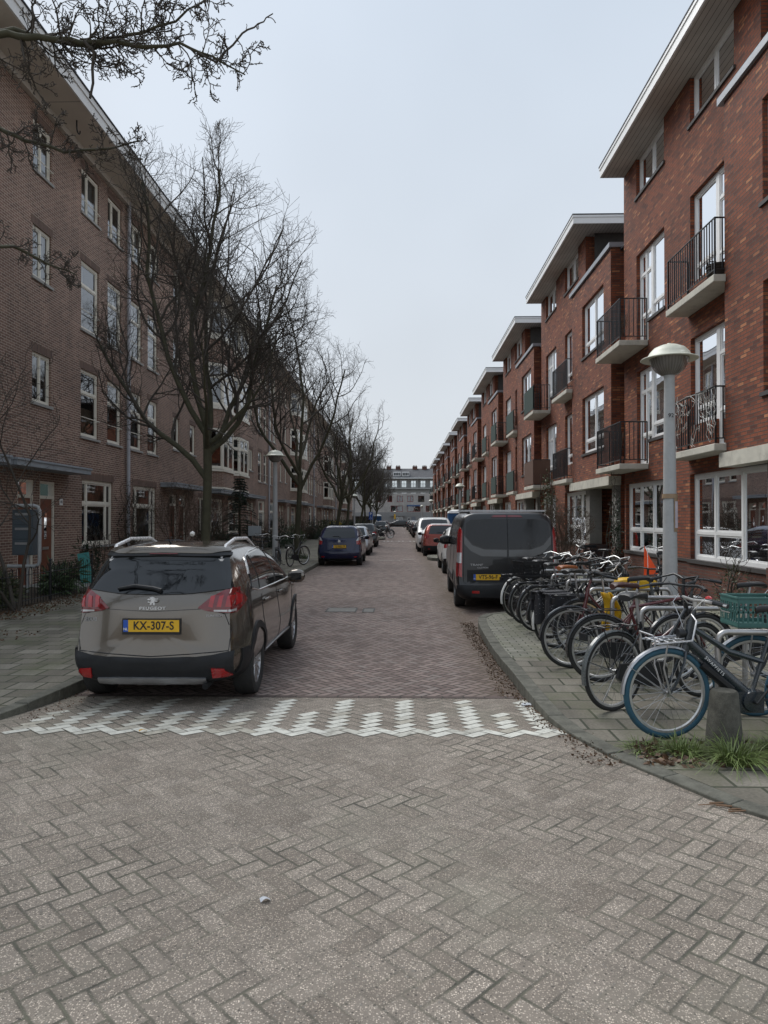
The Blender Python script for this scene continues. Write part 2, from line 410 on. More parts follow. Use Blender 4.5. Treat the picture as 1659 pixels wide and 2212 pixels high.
sheet('ramp_paving', -40, 40, [5.5, 6.0, 6.4, 6.8, 7.16], gz, PLAT)
sheet('ramp_border_course', -3.3, 1.3, [7.09, 7.19], lambda y: gz(y) + .004, brick_mat('border_clinker', (0.12,0.085,0.075), (0.16,0.115,0.10), (0.21,0.155,0.135), (0.05,0.042,0.035), mort=.008, bw=.21, rh=.102, offset=0))
sheet('road', -3.7, 3.7, [7.16, 7.2, 20, 60, 131], gz, ROAD)
sheet('cross_street', -60, 60, [131, 143], lambda y: 0, ROAD)

def catmull(P, n=6):
    P = [Vector((*p, 0)) for p in P]; out = []
    for i in range(len(P) - 1):
        a = P[max(i - 1, 0)]; b = P[i]; c = P[i + 1]; d = P[min(i + 2, len(P) - 1)]
        for k in range(n):
            t = k / n
            q = 0.5 * ((2 * b) + (c - a) * t + (2 * a - 5 * b + 4 * c - d) * t * t + (3 * b - a - 3 * c + d) * t ** 3)
            out.append((q.x, q.y))
    out.append((P[-1].x, P[-1].y)); return out
def offset(P, d):
    out = []
    for i in range(len(P)):
        a = Vector(P[max(i - 1, 0)]); b = Vector(P[min(i + 1, len(P) - 1)]); t = (b - a).normalized()
        out.append((P[i][0] - t.y * d, P[i][1] + t.x * d))
    return out
def resample(P, step):
    L = [0]
    for i in range(1, len(P)): L.append(L[-1] + math.dist(P[i], P[i - 1]))
    n = max(2, int(round(L[-1] / step))); out = []
    for k in range(n + 1):
        t = L[-1] * k / n; i = 1
        while i < len(L) - 1 and L[i] < t: i += 1
        f = (t - L[i - 1]) / max(1e-9, L[i] - L[i - 1])
        out.append((P[i - 1][0] + (P[i][0] - P[i - 1][0]) * f, P[i - 1][1] + (P[i][1] - P[i - 1][1]) * f))
    return out
rk = random.Random(3)
def kerb(name, line, side, w=0.14, top=0.125, step=0.5):
    mb = MB(); a = resample(line, step); b = offset(a, side * w)
    for i in range(len(a) - 1):
        dz = rk.uniform(-0.004, 0.004)
        def pt(P, i, f): return (P[i][0] + (P[i + 1][0] - P[i][0]) * f, P[i][1] + (P[i + 1][1] - P[i][1]) * f)
        p = [pt(a, i, .006), pt(a, i, .994), pt(b, i, .994), pt(b, i, .006)]
        mb.prism(p, -0.05, top + dz)
    return struct(mb.build(name, KERB, bevel=0.008))
right_line = catmull([(12,-2.2),(6,1.1),(3.2,3.05),(2.12,3.97),(1.76,4.57),(1.5,5.05),(1.3,5.7),(1.24,6.4),(1.22,7.8),(1.19,9.3),(1.26,11.6),(1.45,12.45),(1.95,12.85),(2.7,12.95),(3.2,13.1),(3.22,13.6)])
right_line += [(3.22, 29.0)] + catmull([(3.2,29.2),(2.2,29.5),(1.35,29.9),(1.18,30.6),(1.2,32.0),(1.5,32.6),(3.0,33.0),(3.22,33.3)]) + [(3.22, 58)] + catmull([(3.2,58.2),(1.6,58.7),(1.3,60),(1.6,62.5),(3.1,63),(3.22,63.3)]) + [(3.22, 131)]
left_line = catmull([(-12,0.6),(-6.6,2.5),(-4.7,3.8),(-3.8,4.95),(-3.45,5.9),(-3.32,7.0),(-3.22,9),(-3.12,12),(-3.1,20)])
left_line += [(-3.08, 57)] + catmull([(-3.08,57.2),(-1.8,57.8),(-1.35,59),(-1.35,63),(-1.8,64.2),(-3.08,64.8)]) + [(-3.08, 131)]
kerb('kerb', right_line, -1); kerb('kerb', left_line, 1)
ri = offset(right_line, -0.14); li_ = offset(left_line, 0.14)
def pave(name, poly, m, z=0.12):
    mb = MB(); mb.prism(poly, -0.05, z); return struct(mb.build(name, m, smooth=0))
near = [p for p in ri if p[1] < 8.6]; far = [p for p in ri if 8.6 <= p[1]]
ysplit = 8.6
pave('pavement', [(14, -2)] + near + [(far[0][0], ysplit), (10, ysplit), (14, ysplit)], TILE)
pave('pavement', [(10, ysplit), (far[0][0], ysplit)] + far + [(10, 131)], TILE2)
pave('pavement', [(-10.5, 131)] + li_[::-1] + [(-14, 0.6), (-14, 40)], TILE)
pave('front_garden_soil', [(-9.2, 12.2), (-7.1, 12.2), (-7.1, 16.6), (-9.2, 16.6)], SOIL, 0.16)
pave('front_garden_soil', [(-9.2, 19.9), (-7.3, 20.4), (-7.1, 27.2), (-9.2, 27.2)], SOIL, 0.16)
for ya, yb in ((31.8, 44), (46, 69), (71, 95), (97, 130)):
    pave('front_garden_soil', [(-9.2, ya), (-7.0, ya), (-7.0, yb), (-9.2, yb)], SOIL, 0.16)
# pale paved threshold in front of door 44
pave('door_path', [(-9.2, 16.9), (-7.2, 16.7), (-7.3, 19.6), (-9.2, 19.7)], plain('pale_paving', (0.26,0.25,0.225), 0.85, var=0.2, sc=3), 0.15)

# ------------------------------------------------------------------ white pavers of the ramp marking, laid on the paving's own herringbone lattice
def white_pavers():
    w = 0.1; r = random.Random(5); mb = MB()
    def brick(i, j, H):
        g = 0.05
        c = [(i + g, j + g), (i + (2 if H else 1) - g, j + g), (i + (2 if H else 1) - g, j + (1 if H else 2) - g), (i + g, j + (1 if H else 2) - g)]
        P = []
        for (u, v) in c:
            x = (u - v) * w / sqrt(2); y = (u + v) * w / sqrt(2)
            P.append((x, y, gz(y) + 0.004))
        cx = sum(p[0] for p in P) / 4
        m = 1 if r.random() < (0.22 if cx > -1.2 else 0.55) else 0
        if r.random() < (0.3 if cx < -1.3 else 0.05): m = 2  # left bricks darker more often: wear plus the parked car's shade, as colour
        P = [(x + r.uniform(-.004, .004), y + r.uniform(-.004, .004), z) for x, y, z in P]
        mb.add(P, [(0, 1, 2, 3)], m)
    s0 = 78
    for a4 in range(-12, 5):
        a = a4 * 4
        X = (a + 1) * w / sqrt(2)
        if X < -3.2 or X > 1.22: continue
        n = 20 if a4 % 2 == 0 else 12
        for s in range(s0, s0 + n, 2):       # H bricks: i-j=a, i+j=s
            i = (s + a) // 2; j = (s - a) // 2
            if (s + a) % 2 == 0: brick(i, j, True)
        av = a + 3
        for s in (s0 + 1,):
            i = (s + av) // 2; j = (s - av) // 2
            if (s + av) % 2 == 0: brick(i, j, False)
    W0 = plain('white_paver', (0.64,0.63,0.56), 0.8, var=0.15, sc=8, dirt=0.5, bump=0.6, bsc=200)
    W1 = plain('worn_shaded_white_paver', (0.52,0.505,0.44), 0.8, var=0.22, sc=8, dirt=0.7, bump=0.6, bsc=200)
    W2 = plain('soiled_shaded_white_paver', (0.44,0.41,0.34), 0.8, var=0.25, sc=8, dirt=0.8, bump=0.6, bsc=200)
    struct(mb.build('ramp_marking', [W0, W1, W2], smooth=0))
white_pavers()
# low ramp markings further down the street
def far_marks():
    mb = MB(); r = random.Random(9)
    for Y, xa, xb in ((54.5, -1.35, 1.2), (86, -1.6, 1.6), (116, -1.8, 1.8)):
        x = xa
        while x < xb:
            mb.quad((x, Y, .004), (x + .24, Y, .004), (x + .24, Y + .25, .004), (x, Y + .25, .004))
            if r.random() < .7: mb.quad((x + .02, Y + .3, .004), (x + .14, Y + .3, .004), (x + .14, Y + 1.3, .004), (x + .02, Y + 1.3, .004))
            x += .29
    for (x, Y, l) in ((-.9, 50, .7), (-.9, 27.2 + 3, .9), (.1, 31, .5), (-1.3, 50.4, .3)):
        mb.quad((x, Y, .004), (x + l, Y, .004), (x + l, Y + .12, .004), (x, Y + .12, .004))
    struct(mb.build('ramp_marking', plain('road_mark_white', (0.5,0.49,0.46), 0.8, var=0.2, dirt=0.5), smooth=0))
far_marks()

# ------------------------------------------------------------------ facade tools
class Pl:
    """a vertical plane: u along T, d outwards along N, z up"""
    def __init__(s, O, T, N): s.O = Vector(O); s.T = Vector(T); s.N = Vector(N)
    def p(s, u, d, z): return tuple(s.O + s.T * u + s.N * d + Vector((0, 0, z)))
    def box(s, mb, u0, u1, d0, d1, z0, z1, m=0):
        q = s.p; v = [q(u0,d0,z0),q(u1,d0,z0),q(u1,d1,z0),q(u0,d1,z0),q(u0,d0,z1),q(u1,d0,z1),q(u1,d1,z1),q(u0,d1,z1)]
        mb.add(v, [(0,3,2,1),(4,5,6,7),(0,1,5,4),(1,2,6,5),(2,3,7,6),(3,0,4,7)], m)
    def wall(s, mb, u0, u1, z0, z1, holes=(), depth=0.14, m=0):
        us = sorted({u0, u1, *[h[0] for h in holes], *[h[1] for h in holes]}); zs = sorted({z0, z1, *[h[2] for h in holes], *[h[3] for h in holes]})
        us = [u for u in us if u0 - 1e-6 <= u <= u1 + 1e-6]; zs = [z for z in zs if z0 - 1e-6 <= z <= z1 + 1e-6]
        def hole(i, k):
            if i < 0 or k < 0 or i >= len(us) - 1 or k >= len(zs) - 1: return False
            cu = (us[i] + us[i + 1]) / 2; cz = (zs[k] + zs[k + 1]) / 2
            return any(h[0] < cu < h[1] and h[2] < cz < h[3] for h in holes)
        def inside(i, k): return 0 <= i < len(us) - 1 and 0 <= k < len(zs) - 1
        for i in range(len(us) - 1):
            for k in range(len(zs) - 1):
                a, b, c, d = us[i], us[i + 1], zs[k], zs[k + 1]
                if not hole(i, k): mb.quad(s.p(a, 0, c), s.p(b, 0, c), s.p(b, 0, d), s.p(a, 0, d), m)
                else:
                    for (ii, kk, e) in ((i - 1, k, 'l'), (i + 1, k, 'r'), (i, k - 1, 'b'), (i, k + 1, 't')):
                        if inside(ii, kk) and not hole(ii, kk):
                            D = -depth
                            if e == 'l': mb.quad(s.p(a, 0, c), s.p(a, D, c), s.p(a, D, d), s.p(a, 0, d), m)
                            if e == 'r': mb.quad(s.p(b, D, c), s.p(b, 0, c), s.p(b, 0, d), s.p(b, D, d), m)
                            if e == 'b': mb.quad(s.p(a, 0, c), s.p(b, 0, c), s.p(b, D, c), s.p(a, D, c), m)
                            if e == 't': mb.quad(s.p(a, D, d), s.p(b, D, d), s.p(b, 0, d), s.p(a, 0, d), m)
rw = random.Random(11)
def window(par, pl, u0, u1, z0, z1, vb=(), hb=(), rec=0.09, fw=0.065, mat=None, curtain=None, sill=None, name='window', bar=None, sash=True, sillm=None, panel=None):
    """frame part with its panes, curtain, sill and guard bar as sub-parts"""
    mat = mat or WHITE; mb = MB(); d1 = -rec; d0 = -rec - 0.06
    g = 0.001
    pl.box(mb, u0 + g, u0 + fw, d0, d1, z0 + g, z1 - g); pl.box(mb, u1 - fw, u1 - g, d0, d1, z0 + g, z1 - g)
    pl.box(mb, u0 + fw, u1 - fw, d0, d1, z0 + g, z0 + fw); pl.box(mb, u0 + fw, u1 - fw, d0, d1, z1 - fw, z1 - g)
    cols = [u0 + fw] + [x for v in vb for x in (v - fw * .45, v + fw * .45)] + [u1 - fw]
    for v in vb: pl.box(mb, v - fw * .45, v + fw * .45, d0, d1 - .002, z0 + fw, z1 - fw)
    for h in hb:
        z, ua, ub = h if isinstance(h, tuple) else (h, u0, u1)
        for i in range(0, len(cols), 2):
            a, b = cols[i], cols[i + 1]
            if a >= ua - .1 and b <= ub + .1: pl.box(mb, a, b, d0, d1 - .004, z - fw * .4, z + fw * .4)
    if sash:        # thin inner sash frame set back from the outer one
        e = fw * .45
        for i in range(0, len(cols), 2):
            a, b = cols[i], cols[i + 1]
            zz = sorted([z0 + fw, z1 - fw] + [x for h in hb for (z, ua, ub) in [h if isinstance(h, tuple) else (h, u0, u1)] if a >= ua - .1 and b <= ub + .1 for x in (z - fw * .4, z + fw * .4)])
            for k in range(0, len(zz) - 1, 2):
                c, d = zz[k], zz[k + 1]
                if d - c < .12 or b - a < .12: continue
                q0, q1 = d0 + .004, d1 - .02
                pl.box(mb, a, a + e, q0, q1, c, d); pl.box(mb, b - e, b, q0, q1, c, d)
                pl.box(mb, a + e, b - e, q0, q1, c, c + e); pl.box(mb, a + e, b - e, q0, q1, d - e, d)
    f = mb.build(name, mat, par, smooth=0, uv=False)
    mp = MB(); dz = -rec - .035; mp.quad(pl.p(u0 + fw * .5, dz, z0 + fw * .5), pl.p(u1 - fw * .5, dz, z0 + fw * .5), pl.p(u1 - fw * .5, dz, z1 - fw * .5), pl.p(u0 + fw * .5, dz, z1 - fw * .5))
    mp.build('pane', GLASS, f, smooth=0, uv=False)
    if curtain:
        cm_, kind = curtain; mc = MB(); spans = []
        if kind == 'full': spans = [(u0 + .03, u1 - .03, z0 + .03, z1 - .03)]
        elif kind == 'half': spans = [(u0 + .03, u1 - .03, z0 + .03, z0 + (z1 - z0) * .45)]
        elif kind == 'top': spans = [(u0 + .03, u1 - .03, z0 + (z1 - z0) * .5, z1 - .03)]
        elif kind == 'sides': w_ = (u1 - u0) * .24; spans = [(u0 + .03, u0 + w_, z0 + .03, z1 - .03), (u1 - w_, u1 - .03, z0 + .03, z1 - .03)]
        elif kind == 'left': spans = [(u0 + .03, u0 + (u1 - u0) * .45, z0 + .03, z1 - .03)]
        elif kind == 'right': spans = [(u0 + (u1 - u0) * .55, u1 - .03, z0 + .03, z1 - .03)]
        for (a, b, c, d) in spans:
            mc = MB()
            n = max(6, int((b - a) / .03)); P = []
            for i in range(n + 1):
                u = a + (b - a) * i / n; dd = -rec - .16 + .018 * sin(i * 1.9) + .01 * sin(i * .7)
                P.append((u, dd))
            o = len(mc.v)
            mc.add([pl.p(u, dd, c) for u, dd in P] + [pl.p(u, dd, d) for u, dd in P], [(i, i + 1, n + 2 + i, n + 1 + i) for i in range(n)])
            mc.build('curtain', cm_, f, smooth=180, uv=False)
    if sill:
        ms = MB(); pl.box(ms, u0 - .06, u1 + .06, -rec + .004, sill, z0 - .07, z0 - .002); ms.build('sill', sillm or SILL, f, smooth=0, uv=False)
    if bar is not None:
        mb2 = MB(); mb2.tube([pl.p(u0 - .02, .03, z0 + bar), pl.p(u1 + .02, .03, z0 + bar)], .014, 6)
        for u in (u0 + .0, u1 - .0): mb2.tube([pl.p(u, .03, z0 + bar), pl.p(u, -rec, z0 + bar)], .01, 5)
        mb2.build('guard_bar', mat, f, uv=False)
    return f
def railing(mb, pts, z0, z1, step=0.105, r=0.009):
    """balusters between a bottom and a top rail following pts (plan)"""
    mb.tube([(x, y, z1) for x, y in pts], 0.016, 6); mb.tube([(x, y, z0) for x, y in pts], 0.012, 6)
    for i in range(len(pts) - 1):
        a, b = Vector(pts[i]), Vector(pts[i + 1]); L = (b - a).length; n = max(1, int(L / step))
        for k in range(n + 1):
            p = a + (b - a) * (k / n); e = .0 if (k in (0, n)) else r
            rr = .014 if k in (0, n) else r
            mb.box(p.x - rr, p.x + rr, p.y - rr, p.y + rr, z0 - (.09 if k in (0, n) else 0), z1)
def soffit_mat():
    t = NT('board_soffit'); sp = t.n('ShaderNodeSeparateXYZ'); t.link(t.obj(), sp.inputs[0])
    fr = t.M('FRACT', t.M('MULTIPLY', sp.outputs[0], 9.0)); line = t.M('LESS_THAN', fr, 0.1)
    c = t.mix(line, t.scale(t.mix(0.0, (0.46,0.43,0.39), (0,0,0)), t.rng(t.noise(1.3, 4), .3, .7, .85, 1.15)), (0.10,0.09,0.08))
    t.base(c, 0.6); return t.m
SOFB = soffit_mat()

# ------------------------------------------------------------------ right row: repeating red brick block, local x=0 is the wall plane (world X=6)
def right_block(y0, cur, detail=True):
    root = empty('brick_apartment_block', (6.0, y0, 0))
    P0 = Pl((0, 0, 0), (0, 1, 0), (-1, 0, 0)); PB = Pl((-.25, 0, 0), (0, 1, 0), (-1, 0, 0))
    w = MB()
    A, B = (4.9, 6.85), (8.3, 10.2)
    hm = []
    for zb, zt, dz in ((3.12, 5.5, 3.7), (6.12, 8.45, 6.62)):
        hm += [(A[0], 5.75, zb, zt), (5.75, A[1], dz, zt), (9.35, B[1], zb, zt), (B[0], 9.35, dz, zt)]
    hm += [(A[0], A[1], 9.93, 10.93), (B[0], B[1], 9.93, 10.93), (4.75, 6.9, .95, 2.7), (8.4, 11.1, .95, 2.7)]
    P0.wall(w, 4.75, 11.2, 1.0 - .05, 10.93, hm)
    P0.wall(w, 3.6, 4.75, .95, 2.7, [(3.8, 4.75, .95, 2.7)])
    P0.wall(w, 3.95, 4.75, 9.2, 10.93)
    PB.wall(w, .35, 4.75, 2.95, 9.2, [(1.05, 3.42, 3.8, 5.56), (1.05, 3.42, 6.82, 8.46)])
    w.quad((-.25,.35,2.95), (.6,.35,2.95), (.6,.35,9.2), (-.25,.35,9.2)); w.quad((-.25,4.75,2.95), (0,4.75,2.95), (0,4.75,9.2), (-.25,4.75,9.2))
    w.quad((0,3.95,9.2), (4,3.95,9.2), (4,3.95,10.93), (0,3.95,10.93))
    w.quad((0,11.2,0), (.6,11.2,0), (.6,11.2,10.93), (0,11.2,10.93))
    w.quad((.6,-.0,0), (.6,.35,0), (.6,.35,9.3), (.6,-.0,9.3)); w.quad((.6,0,9.2), (4,0,9.2), (4,0,10.9), (.6,0,10.9))
    w.quad((0,3.6,0), (1.2,3.6,0), (1.2,3.6,2.7), (0,3.6,2.7)); w.quad((1.2,.35,0), (1.2,3.6,0), (1.2,3.6,2.95), (1.2,.35,2.95)); w.quad((-.0,.35,0), (1.2,.35,0), (1.2,.35,2.95), (-.0,.35,2.95))
    w.build('wall', BR_R, root, smooth=0)
    # soldier course over the ground floor + dark plinth
    p = MB(); P0.box(p, 3.6, 11.2, -.3, .012, 0, .95); p.build('plinth', BR_RD, root, smooth=0)
    s = MB(); P0.box(s, 3.6, 11.2, -.1, .05, .90, .955); s.build('plinth_coping', SILL, root, smooth=0, uv=False)
    # roof of the top storey
    r = MB(); r.box(-.60, 4, 2.97, 11.19, 10.935, 11.0); r.build('soffit', SOFB, root, smooth=0)
    fz = MB(); fz.box(-.64, -.60, 2.93, 11.2, 10.94, 11.13); fz.box(-.66, -.62, 2.91, 11.21, 11.13, 11.2); fz.box(-.60, 4, 2.93, 2.97, 10.94, 11.13); fz.box(-.62, 4, 2.91, 2.95, 11.132, 11.2); fz.build('fascia', WHITE, root, smooth=0, uv=False)
    rt = MB(); rt.box(-.67, 4.2, 2.9, 11.215, 11.202, 11.235); rt.build('roof', BITU, root, smooth=0, uv=False)
    rb = MB(); rb.box(.0, 4, 0.0, 3.95, 9.12, 9.19); rb.box(-.25, 0, .36, 4.74, 9.13, 9.18); rb.build('bay_roof', BITU, root, smooth=0, uv=False)
    c = MB(); c.box(-.31, -.02, .29, 4.9, 9.2, 9.33); c.box(-.02, .7, .29, .55, 9.2, 9.33); c.build('coping', ZINC, root, smooth=0, uv=False)
    b = MB(); b.box(-.34, .0, .30, 4.8, 2.70, 2.95); b.box(0, 1.2, .36, 3.6, 2.72, 2.94); b.build('bay_beam', CONC, root, smooth=0, uv=False)
    k = MB()
    for z0_, z1_ in ((0.0, 2.9), (3.1, 5.9), (6.1, 9.0)):
        k.quad((1.9, -.2, z0_), (1.9, 11.2, z0_), (1.9, 11.2, z1_), (1.9, -.2, z1_))
        k.quad((.3, -.2, z0_), (1.9, -.2, z0_), (1.9, 11.2, z0_), (.3, 11.2, z0_)); k.quad((.3, -.2, z1_), (1.9, -.2, z1_), (1.9, 11.2, z1_), (.3, 11.2, z1_))
    k.quad((1.9, 4, 9.1), (1.9, 11.2, 9.1), (1.9, 11.2, 10.9), (1.9, 4, 10.9))
    for yy in (3.62, 7.6, 11.15): k.quad((.2, yy, 0), (1.9, yy, 0), (1.9, yy, 10.9), (.2, yy, 10.9))
    k.build('room_back', ROOM, root, smooth=0, uv=False)
    # pillars and doors of the entrance under the bay
    for a_, b_ in ((.42, .8), (3.15, 3.6)):
        q = MB(); q.box(-.1, .28, a_, b_, 1.0, 2.7); q.build('pillar', CONCG, root, smooth=0)
        q = MB(); q.box(-.12, .3, a_ - .03, b_ + .02, 0, 1.0); q.build('pillar_base', BR_RD, root, smooth=0)
    for ya in (1.0, 2.0):
        dmb = MB(); dmb.box(1.05, 1.12, ya, ya + .85, .12, 2.25); d = dmb.build('door', DOORD, root, smooth=0, uv=False)
        g = MB(); g.box(1.04, 1.05, ya + .25, ya + .6, 1.1, 2.0); g.build('door_window', GLASS, d, smooth=0, uv=False)
    cu = cur
    for zb, zt, dz in ((3.12, 5.5, 3.7), (6.12, 8.45, 6.62)):
        window(root, P0, A[0], 5.78, zb, zt, vb=(5.34,) if detail else (), hb=(zt - .55, zb + .75), name='balcony_door', curtain=cu(), fw=.07)
        window(root, P0, 5.78, A[1], dz, zt, curtain=cu(), fw=.07, hb=(dz + .34,))
        window(root, P0, 9.32, B[1], zb, zt, vb=(9.76,) if detail else (), hb=(zt - .55, zb + .75), name='balcony_door', curtain=cu(), fw=.07)
        window(root, P0, B[0], 9.32, dz, zt, hb=(dz + .36,), curtain=cu(), fw=.07, sill=.03)
    for za, zb in ((3.8, 5.56), (6.82, 8.46)):
        window(root, PB, 1.05, 3.42, za, zb, vb=(2.23,), hb=(za + .4,), curtain=cu(), sill=.04, fw=.075)
    for C in (A, B):
        window(root, P0, C[0], C[1], 9.93, 10.93, vb=((C[0] + C[1]) / 2,), curtain=cu(), sill=.04, fw=.08, name='top_window')
    window(root, P0, 3.8, 6.9, .95, 2.7, vb=(4.85, 5.95), hb=((1.5, 4.8, 6.9),), curtain=(CURT, 'half'), sill=.05, fw=.08, name='ground_floor_window')
    window(root, P0, 8.4, 11.1, .95, 2.7, vb=(9.3, 10.2), hb=(1.5,), curtain=cu(), sill=.05, fw=.08, name='ground_floor_window')
    for (ya, yb, dp) in ((4.75, 6.95, .42), (9.4, 11.42, .66)):
        for z in (6.12, 3.12):
            sl = MB(); sl.box(-dp - .04, (.3 if yb < 11 else -.001), ya - .04, yb + .04, z - .13, z); so_ = sl.build('balcony', CONC, root, smooth=0, uv=False, bevel=.012)
            rl = MB(); railing(rl, [(-.02, ya), (-dp, ya), (-dp, yb), (-.02, yb)], z + .1, z + 1.02); rl.build('railing', BLACKP, so_, smooth=0, uv=False)
    pp = MB(); pp.tube([(.5, .2, 0), (.5, .2, 9.1)], .04, 8); pp.build('drain_pipe', ZINC, root, uv=False)
    return root
def cur_rand(seed):
    r = random.Random(seed)
    def f():
        q = r.random()
        if q < .18: return None
        return (r.choice([CURT, CURT, CURT, CURTG, BLIND]), r.choice(['sides', 'half', 'left', 'right', 'full', 'top']))  # pale curtains weighted up to stand in for whitish sky reflected in panes
    return f
protoR = right_block(7.95, cur_rand(1))
protoR2 = right_block(7.95 + 11.2, cur_rand(2))
RB = [protoR, protoR2]
for n in range(2, 11):
    o = copy_tree(protoR if n % 2 == 0 else protoR2); o.location = (6.0, 7.95 + 11.2 * n, 0); RB.append(o)
rlab = ['nearest red brick apartment block at the right edge, behind the bicycle racks and lamp post',
        'second red brick apartment block from the near end, beside the dark grey van',
        'third red brick apartment block from the near end, with a brown screened balcony on the block before it',
        'fourth red brick apartment block from the near end of the right side row',
        'fifth red brick apartment block from the near end of the right side row',
        'sixth red brick apartment block from the near end of the right side row',
        'seventh red brick apartment block from the near end of the right side row',
        'eighth red brick apartment block from the near end of the right side row',
        'third from last red brick apartment block on the right, far down the street',
        'last but one red brick apartment block on the right, far down the street',
        'farthest red brick apartment block on the right, next to the cross street']
rlab[2] = 'third red brick apartment block from the near end, rising above the blue portable toilet'
for o, l in zip(RB, rlab): tag(o, l, 'apartment block', 'red brick apartment blocks along the right side')
# screens tied to some railings (parts of the balcony they close)
SCRG = plain('green_screen_cloth', (0.012,0.035,0.028), 0.85, var=0.3, sc=20)
SCRB = plain('brown_slat_screen', (0.10,0.05,0.032), 0.7, var=0.25, sc=30)
_km = {}
for c in bpy.data.objects:
    if c.parent: _km.setdefault(c.parent.name, []).append(c)
def screen(block, idx, m, near_side=False):
    bal = [c for c in _km[RB[block].name] if c.name.startswith('balcony') and not c.name.startswith('balcony_door')][idx]
    ya, yb, dp = ((4.75, 6.95, .42), (9.4, 11.42, .66))[idx // 2]; z = (6.12, 3.12)[idx % 2]
    mb = MB(); mb.box(-dp - .035, -dp - .02, ya, yb, z + .06, z + 1.0)
    if near_side: mb.box(-dp - .02, -.02, ya - .035, ya - .02, z + .06, z + 1.0)
    mb.build('balcony_screen', m, bal, smooth=0, uv=False)
screen(1, 2, SCRG); screen(1, 3, SCRB, True)
rr_ = random.Random(4)
for b in range(2, 11):
    for i in range(4):
        if rr_.random() < .6: screen(b, i, SCRG)
